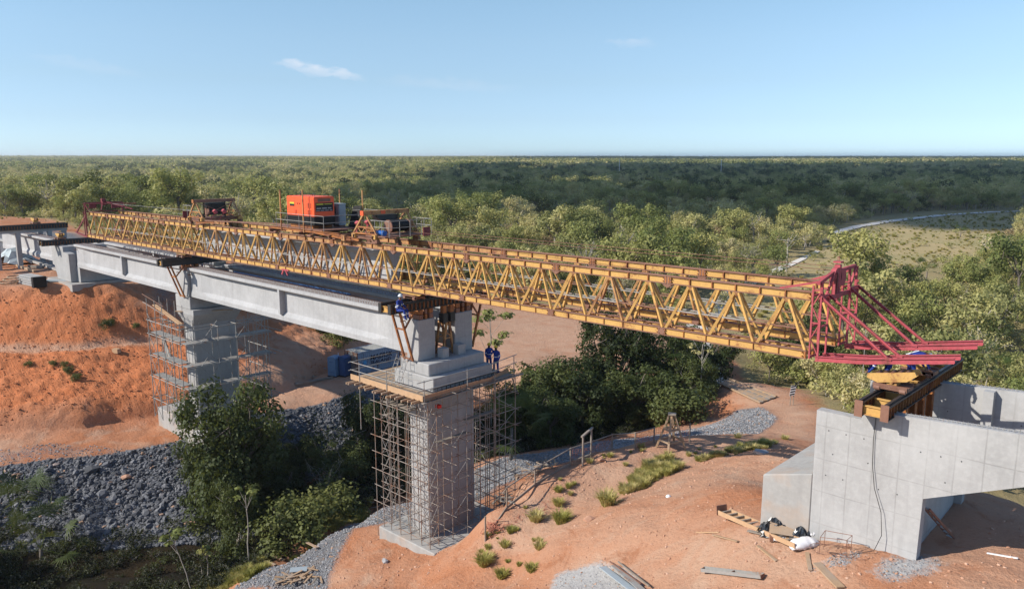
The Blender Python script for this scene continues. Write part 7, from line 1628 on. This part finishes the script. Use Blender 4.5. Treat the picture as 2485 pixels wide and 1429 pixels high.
lay('plank', 'plank', 'thin plank left of the formwork panel', (1730, 1302), (1790, 1318), .1, .04, M['wood']); lay('plank', 'plank', 'long thin stick crossing beneath the formwork panel', (1690, 1292), (1745, 1292), .06, .04, M['wood_new']); lay('plank', 'plank', 'narrow plank poking out under the middle of the formwork panel', (1838, 1325), (1885, 1362), .12, .05, M['wood'])
lay('plank', 'plank', 'loose short plank behind the formwork panel', (1815, 1292), (1850, 1300), .16, .04, M['wood_grey'], .05); lay('plank', 'plank', 'rust brown plank end standing by the black plastic', (1868, 1300), (1872, 1318), .12, .2, M['rust'], .05)
lay('white_stick', 'stick', 'thin white stick on the ground at the right edge', (2395, 1345), (2470, 1358), .06, .04, M['white'])
t = empty('metal_trough', G(1778, 1398), 'grey metal channel lying alone near the bottom edge', 'metal channel'); a, c = G(1705, 1393), G(1850, 1405); a.z += over(a, c) + .02; c.z += .05; d = (c - a).normalized(); s_ = Vector((-d.y, d.x, 0))
b = MB(); b.bar(a + zu * .04, c + zu * .04, .26, .03); b.build('web', M['galv'], t)
for s in (-.13, .13): b = MB(); b.bar(a + s_ * s + zu * .09, c + s_ * s + zu * .09, .03, .13); b.build('flange', M['galv'], t)
for q in (a, a.lerp(c, .52), c): b = MB(); b.box(q + zu * .08, (.03, .26, .12), M=frame(d, (0, 0, 1))); b.build('end_plate', M['rust'], t)
# rebar trestle
g = G(2020, 1345); t = empty('rebar_frame', g, 'thin rusty rebar frame standing on the soil before the abutment', 'rebar frame')
c4 = [G(1988, 1342), G(2052, 1350), G(2065, 1338), G(2000, 1325)]; h4 = [G(1998, 1305), 0]; 
for i in range(4): q = c4[i]; piece('bar', 'tube', q, q + zu * .62, .022, .022, M['rust'], t); r_ = c4[(i + 1) % 4]; piece('bar', 'tube', q + zu * .62, r_ + zu * .62, .022, .022, M['rust'], t)
piece('bar', 'tube', c4[1] + zu * .62, c4[1] + Vector((.25, .1, 0)), .022, .022, M['rust'], t); piece('bar', 'tube', c4[0], c4[1] + zu * .1, .022, .022, M['rust'], t)
for k in range(3):
    b = MB(); g5 = G(2000 + 34 * k, 1335 + 4 * k); pr = None
    for j in range(22): a_ = j * .45; q = g5 + Vector((math.cos(a_) * (.45 + .02 * j), math.sin(a_) * .4, .05 + .01 * j)); 
    for j in range(21): a_, a2 = j * .45, (j + 1) * .45; b.tube(g5 + Vector((math.cos(a_) * (.45 + .01 * j), math.sin(a_) * .4, .05)), g5 + Vector((math.cos(a2) * (.45 + .01 * j), math.sin(a2) * .4, .05)), .009, 4)
    tag(b.build('wire_coil', M['rust'], origin=g5), ('left', 'middle', 'right')[k] + ' one of three loose wire loops on the soil before the abutment', 'wire')
# formwork leaning under the wing wall
a, c = G(2308, 1308), P(2248, 1232, Y=29.0); t = empty('leaning_formwork', a, 'narrow steel formwork leaning in the shadow under the wing wall', 'formwork'); d = (c - a).normalized(); s_ = d.cross(zu).normalized()
for s in (-.11, .11): piece('side_rail', 'box', a + s_ * s + zu * .1, c + s_ * s, .05, .08, M['rust'], t)
for k in range(7): q = a.lerp(c, (k + .5) / 7) + zu * .05; piece('batten', 'box', q - s_ * .11, q + s_ * .11, .05, .05, M['cab'], t)
b = MB(); g = G(1622, 1205); n = 12
for j, (r0_, z0_) in enumerate(((.14, 0), (.12, .06), (.07, .1))): 
    r1_, z1_ = ((.12, .06), (.07, .1), (.005, .12))[j]; b.tube(g + zu * z0_, g + zu * z1_, r0_, n, r1_)
tag(b.build('white_bowl', M['white'], origin=g), 'small white upturned bowl alone on the orange slope', 'bowl')
# spoil heap planks
for k, (p, q, w, m, lab) in enumerate((((1462, 1380), (1540, 1440), .32, 'cab', 'wide pale panel on the grey spoil heap'), ((1490, 1378), (1560, 1440), .28, 'galv', 'grey panel right of the wide pale one on the spoil heap'), ((1480, 1370), (1555, 1425), .06, 'rust', 'thin rusty bar along the panels on the spoil heap'), ((1500, 1372), (1575, 1432), .06, 'wood_grey', 'thin dark batten right of the panels on the spoil heap'))):
    lay('panel' if w > .2 else 'bar', 'panel' if w > .2 else 'bar', lab, p, q, w, .05, M[m], .08 + .03 * k)
# timber scraps
def scraps(px, py, n, rx, ry, label, mat='wood', l=(.4, 1.3)):
    g = G(px, py); t = empty('timber_pile', g, label, 'timber pile')
    for k in range(n):
        q = G(px + rng.gauss(0, rx), py + rng.gauss(0, ry)) + zu * rng.uniform(.04, .3); a_ = rng.uniform(0, 3.14); d = Vector((math.cos(a_), math.sin(a_), rng.uniform(-.15, .15))) * rng.uniform(*l) / 2; piece('board', 'box', q - d, q + d, rng.uniform(.06, .16), .04, M[mat if k % 3 else 'wood_grey'], t)
scraps(720, 1402, 40, 22, 10, 'scattered pile of timber offcuts near the bottom edge on gravel'); scraps(1320, 1130, 26, 14, 5, 'heap of boards on the gravel strip behind the fence'); scraps(1275, 1155, 8, 25, 8, 'few loose poles on the gravel between scaffold and fence', l=(1.2, 2.6)); scraps(742, 917, 9, 12, 3, 'little stack of timber near the toilets'); scraps(905, 1235, 10, 40, 14, 'scattered timber pieces on the gravel bank left of the scaffold', 'ply', (.5, 1.2)); scraps(1225, 1215, 16, 14, 7, 'dark heap of timber at the foot of the right hand scaffold', 'wood_grey')
for p, q, lab in (((640, 1362), (668, 1372), 'short pale board on the gravel bank at lower left'), ((660, 1350), (690, 1362), 'second pale board on the gravel bank, upper one'), ((738, 1318), (770, 1335), 'single board in the middle of the gravel bank')): lay('board', 'board', lab, p, q, .2, .05, M['wood'], .03)
b = MB(); a = G(725, 1392); b.box(a + zu * .3, (1.0, .55, .03), M=Matrix.Rotation(HEAD + .15, 3, 'Z')); tag(b.build('grey_panel', M['cab'], origin=a), 'grey flat panel lying on the timber offcuts near the bottom edge', 'panel')
lay('log', 'log', 'long log on the earth left of the portable toilets', (716, 934), (808, 917), .22, .2, M['wood_grey'])
a, c = G(792, 897), P(640, 742, Y=43.5); c = Vector((c.x, c.y, Hz(c.x, c.y) + .1)); b = MB(); b.tube(a + zu * .12, c, .05, 6); tag(b.build('long_pipe', M['cab'], origin=a), 'long thin pipe running down the shaded slope to the toilets', 'pipe')

# ------------------------------------------------------------------ left plateau
crumple('tarp_mound', 'pale tarpaulin thrown over a heap at the left edge', 'tarpaulin', 34, 640, 2.9, 2.0, 2.0, M['tarp'], 8, 9)
t = empty('slab_stack', G(80, 690), 'stack of grey slabs on the edge of the left plateau', 'slab stack'); g = G(76, 690); T_ = Matrix.Rotation(.1, 3, 'Z')
for k in range(5): b = MB(); b.box(g + zu * (.12 + k * .2) + Vector((.5, rng.uniform(-.1, .1), 0)), (4.2, 1.2, .15), M=T_); b.build('slab', M['conc_pier'], t)
b = MB(); b.box(g + zu * .55 + Vector((2.7, 0, 0)), (.5, 1.3, 1.1), M=T_); b.build('end_block', M['gen_k'], t)
t = empty('rope_coil', G(22, 688), 'tangle of thick brown rope beside the slab stack', 'rope')
for k in range(3):
    b = MB(); g = G(20 + 10 * k, 688 - k)
    for j in range(14): a_, a2 = j * .45, (j + 1) * .45; b.tube(g + Vector((math.cos(a_) * 1.1, math.sin(a_) * .8, .15 + .25 * k)), g + Vector((math.cos(a2) * 1.1, math.sin(a2) * .8, .15 + .25 * k)), .07, 6)
    b.build('rope_loop', M['wood'], t)
for p, q, w, h_, m, lab in (((36, 622), (150, 662), .9, .25, 'conc_raw', 'long pale concrete kerb on the left plateau'), ((42, 648), (85, 662), .3, .25, 'wood', 'thick timber beam right of the tarpaulin'), ((70, 650), (105, 652), .3, .3, 'wood_grey', 'dark timber lying by the thick beam'), ((110, 684), (190, 686), .7, .15, 'cab', 'flat grey sheets right of the slab stack'), ((0, 585), (110, 622), .5, .3, 'conc_raw', 'second concrete kerb farther back on the left plateau')):
    lay('beam' if 'timber' in lab else 'kerb', 'beam' if 'timber' in lab else 'kerb', lab, p, q, w, h_, M[m], .02)
a = G(55, 584); t = empty('white_table', a, 'small white table standing behind the portal frame', 'table'); b = MB(); b.box(a + zu * 1.0, (3.2, 1.2, .12)); b.build('table_top', M['white'], t)
for sx in (-1.4, 1.4):
    for sy in (-.5, .5): piece('leg', 'box', a + Vector((sx, sy, 0)), a + Vector((sx, sy, .95)), .08, .08, M['galv'], t)
b = MB(); g = G(283, 856); b.box(g + zu * .22, (.7, .45, .45), rz=.4); tag(b.build('pale_block', M['wood_new'], origin=g), 'pale block on the ledge halfway up the orange slope', 'block', None)
# power line
g = P(188, 500, Z=-11); pz = G(188, 512)
def pole(px, base_py, top_py, d, label, arm=True, r=.14, mat='conc_pier'):
    v = dir_of(px, base_py) * d; v2 = dir_of(px, top_py) * d; t = empty('power_pole', (v.x, v.y, v.z - 4), label, 'power pole'); piece('pole', 'tube', (v.x, v.y, v.z - 4), (v.x, v.y, v2.z), r * 2, r * 2, M[mat], t)
    if arm:
        piece('cross_arm', 'box', (v.x - .9, v.y - .9, v2.z - .2), (v.x + .9, v.y + .9, v2.z - .2), .16, .16, M['conc_pier'], t)
        for k in (-.85, 0, .85): b = MB(); b.tube((v.x + k, v.y + k, v2.z - .1), (v.x + k, v.y + k, v2.z + .25), .09, 8); b.build('insulator', M['white'], t)
    return Vector((v.x, v.y, v2.z))
p0 = pole(188, 497, 458, 190, 'white concrete power pole with a cross arm among the trees at left'); 
wr = MB(); q0 = p0; ends_ = [dir_of(455, 520) * 150, dir_of(-60, 452) * 220]
for e in ends_:
    for k in range(12): a_, c_ = q0.lerp(e, k / 12), q0.lerp(e, (k + 1) / 12); s1, s2 = [-1.2 * (1 - (2 * f - 1) ** 2) for f in (k / 12, (k + 1) / 12)]; wr.tube(a_ + zu * s1, c_ + zu * s2, .018, 4)
tag(wr.build('power_line', M['cab'], origin=p0), 'thin overhead wire passing behind the left end of the truss', 'wire')
pole(362, 520, 502, 160, 'thin grey post behind the left part of the truss', False, .05, 'wood_grey')

# ------------------------------------------------------------------ stones
def rock_mesh(seed, flat=.75):
    rs_ = np.random.RandomState(seed); bm = bmesh.new(); bmesh.ops.create_icosphere(bm, subdivisions=1, radius=.5)
    ax = rs_.normal(size=(5, 3)); ax /= np.linalg.norm(ax, axis=1)[:, None]; cut = rs_.uniform(.25, .4, 5)
    for v in bm.verts:
        p = np.array(v.co) * (1 + rs_.uniform(-.18, .22)); 
        for a_, c_ in zip(ax, cut):
            k = p @ a_
            if k > c_: p = p - a_ * (k - c_)
        v.co = Vector(p * np.array([1.15, .85, flat]))
    me = bpy.data.meshes.new('rock'); bm.to_mesh(me); bm.free(); return me
def stone_mat(name, a_, b_, warm=0):
    t_ = NT(name); oi = t_.node('ShaderNodeObjectInfo').outputs['Random']; n = t_.noise(6, 5, .65); k = t_.math('ADD', t_.math('MULTIPLY', oi, .7), t_.math('MULTIPLY', n, .4)); c_ = t_.mix(k, a_, b_)
    if warm: c_ = t_.mix(t_.ramp(oi, 1 - warm, 1 - warm * .5), c_, (.34, .22, .15))
    t_.bump(n, .4, .03); return t_.fin(c_, .8, 0, .3)
M['rip'] = stone_mat('riprap_stone', (.035, .038, .044), (.18, .185, .20), .03); M['gstone'] = stone_mat('gravel_stone', (.13, .135, .14), (.36, .36, .37), .12); M['estone'] = stone_mat('earth_clod', (.34, .15, .08), (.55, .36, .26))
RK = [rock_mesh(i, .55 + .09 * (i % 4)) for i in range(8)]
RR = []; 
for k in range(8): m_ = RK[k].copy(); m_.materials.append(M['rip']); RR.append(m_)
rr_ = np.random.RandomState(3); pl = REG['riprap']; xs = [p[0] for p in pl]; ys = [p[1] for p in pl]
X = rr_.uniform(max(min(xs), -90), max(xs), 90000); Y = rr_.uniform(min(ys), max(ys), 90000); k = inside(pl, X, Y); X, Y = X[k], Y[k]
S = np.exp(rr_.normal(-1.42, .38, len(X))); F3 = np.array([-math.sin(HEAD), math.cos(HEAD)]); dep = X * F3[0] + Y * F3[1]; S *= 1 + .5 * np.clip((64 - dep) / 10, 0, 1); n_ = min(len(X), 30000); X, Y, S, dep = X[:n_], Y[:n_], S[:n_], dep[:n_]
Zr = H(X, Y); rtv = np.array([math.cos(HEAD), math.sin(HEAD)]); pxs = CX + FPX * (X * rtv[0] + Y * rtv[1]) / np.maximum(dep, 1)
vis = (pxs > -20) & (pxs < 480); size = np.where(vis, S / dep, 0); order = np.argsort(-size); big = order[:290]; rest_ = order[290:]
bank = empty('riprap_bank', (-66, 24, -27), None, None); bank['kind'] = 'structure'
for i in big:
    o = bpy.data.objects.new('rock', RR[i % 8]); COL.objects.link(o); o.parent = bank; o.location = Vector((X[i], Y[i], Zr[i] + S[i] * .12)) - Vector((-66, 24, -27)); o.rotation_euler = (rr_.uniform(-.6, .6), rr_.uniform(-.6, .6), rr_.uniform(0, 6.28)); o.scale = (S[i],) * 3
o = gn_scatter('riprap_stones', RR, X[rest_], Y[rest_], Zr[rest_] + S[rest_] * .1, rr_.uniform(0, 6.28, len(rest_)), S[rest_], rr_.randint(0, 8, len(rest_)), 'dark broken stones covering the bank', tilt=rr_.uniform(-.7, .7, len(rest_)))
M['sstone'] = stone_mat('slope_clod', (.30, .10, .04), (.48, .21, .10)); GS = []; ES = []; SS = []
for k in range(4): m_ = RK[k].copy(); m_.materials.append(M['gstone']); GS.append(m_); m_ = RK[k + 4].copy(); m_.materials.append(M['estone']); ES.append(m_); m_ = RK[k + 2].copy(); m_.materials.append(M['sstone']); SS.append(m_)
def stones(name, pls, n, lo_, hi_, src_, label, seed):
    r_ = np.random.RandomState(seed); XX_, YY_ = [], []
    for pl, w in pls:
        xs = [p[0] for p in pl]; ys = [p[1] for p in pl]; X = r_.uniform(min(xs), max(xs), int(n * w * 8)); Y = r_.uniform(min(ys), max(ys), int(n * w * 8)); k = inside(pl, X, Y); XX_.append(X[k][:int(n * w)]); YY_.append(Y[k][:int(n * w)])
    X, Y = np.concatenate(XX_), np.concatenate(YY_); s = lo_ + (hi_ - lo_) * r_.uniform(size=len(X)) ** 3
    return gn_scatter(name, src_, X, Y, H(X, Y) + s * .1, r_.uniform(0, 6.28, len(X)), s, r_.randint(0, 4, len(X)), label, tilt=r_.uniform(-.6, .6, len(X)))
stones('gravel', [(REG['gravel_near'], .97), (REG['gravel_flat'], .03)], 26000, .05, .22, GS, 'loose grey gravel on the banks', 4)
allp = poly([(1000,1440,-23),(1180,1300,-20.9),(1300,1150,-19),(1600,1075,-18.4),(1960,1090,-16),(2260,1360,-13.5),(2500,1200,-13.4),(2520,1440,-13),(1400,1500,-18)]); lowp = poly([(780,1440,-23.5),(900,1300,-23.3),(1150,1240,-23),(1250,1180,-23),(1050,1440,-23)])
stones('fine_gravel', [(REG['gravel_fore'], .5), (REG['gravel_fore2'], .3), (REG['gravel_fore3'], .2)], 1500, .015, .1, GS, 'fine grey gravel heaps', 14)
stones('clods', [(allp, .8), (lowp, .2)], 3000, .02, .17, ES, 'small clods and stones on the orange soil', 6)
stones('slope_clods', [(REG['slope'], 1.)], 3500, .05, .26, SS, 'clods on the cut slope', 7)
for px, py, s_, m_, lab in ((308, 1160, .95, 'estone', 'tan boulder on the dark stone bank'), (222, 1142, 1.1, 'rip', 'large flat dark boulder near the top of the stone bank'), (460, 1273, .9, 'estone', 'orange tinted boulder at the foot of the stone bank'), (350, 1316, .5, 'estone', 'small reddish stone in the dark gully'), (402, 1308, .8, 'rip', 'dark boulder beside the gully sapling'), (1430, 1262, .55, 'estone', 'pale orange stone at the end of the grass terrace'), (1458, 1118, .5, 'estone', 'flat orange stone near the frame of poles'), (935, 1362, .45, 'gstone', 'grey stone on the soil left of the pier footing'), (1845, 1102, .8, 'gstone', 'flat grey slab above the abutment slope'), (2300, 1290, .3, 'estone', 'stone at the foot of the leaning formwork')):
    g = G(px, py); m2 = RK[int(px) % 8].copy(); m2.materials.append(M[m_]); o = shared('boulder', m2, g + zu * s_ * .15, rng.uniform(0, 6), None, (s_ * 1.2, s_, s_ * .8)); tag(o, lab, 'boulder')
# small plants on the cut slope
for px, py, s_, key, lab in ((262, 795, .32, 'bush_a', 'small dark bush on the upper orange slope'), (330, 795, .18, 'bush_a', 'tiny bush right of the dark one on the upper slope'), (158, 888, .22, 'bush_o', 'little shrub on the lower slope below the ledge'), (128, 885, .2, 'bush_o', 'little shrub left of the others on the lower slope'), (165, 905, .28, 'bush_o', 'tufted shrub in the middle of the lower slope'), (185, 922, .22, 'bush_a', 'yellowish shrub lowest on the slope'), (70, 888, .22, 'bush_o', 'shrub on the left part of the lower slope'), (830, 838, .9, 'bush_a', 'dark scrub at the foot of the shaded slope above the toilets'), (800, 815, .8, 'bush_o', 'dark scrub higher on the shaded slope'), (770, 800, .6, 'bush_a', 'sparse scrub on the shaded slope under the girder')):
    g = G(px, py); plant_tree(key, g - zu * .05, s_, rng.uniform(0, 6), lab, cat='bush', name='bush')
# trees standing just outside the left edge, whose shade falls into the gully
for k, (x_, y_, s_) in enumerate(((-66, 1, 1.0), (-63, -3, 1.1), (-58, -6, 1.05), (-70, -4, 1.1))):
    plant_tree('lush_a' if k % 2 else 'lush_b', (x_, y_, Hz(x_, y_) - .2), s_, k, ('tall', 'broad', 'leaning', 'dark')[k] + ' tree standing outside the left edge of the view')

for px, by_, ty_, lab in ((1503, 412, 388, 'thin white pole far out in the woods, left one'), (1750, 408, 388, 'thin white pole far out in the woods, right one')): pole(px, by_, ty_, 900, lab, False, .3, 'white')
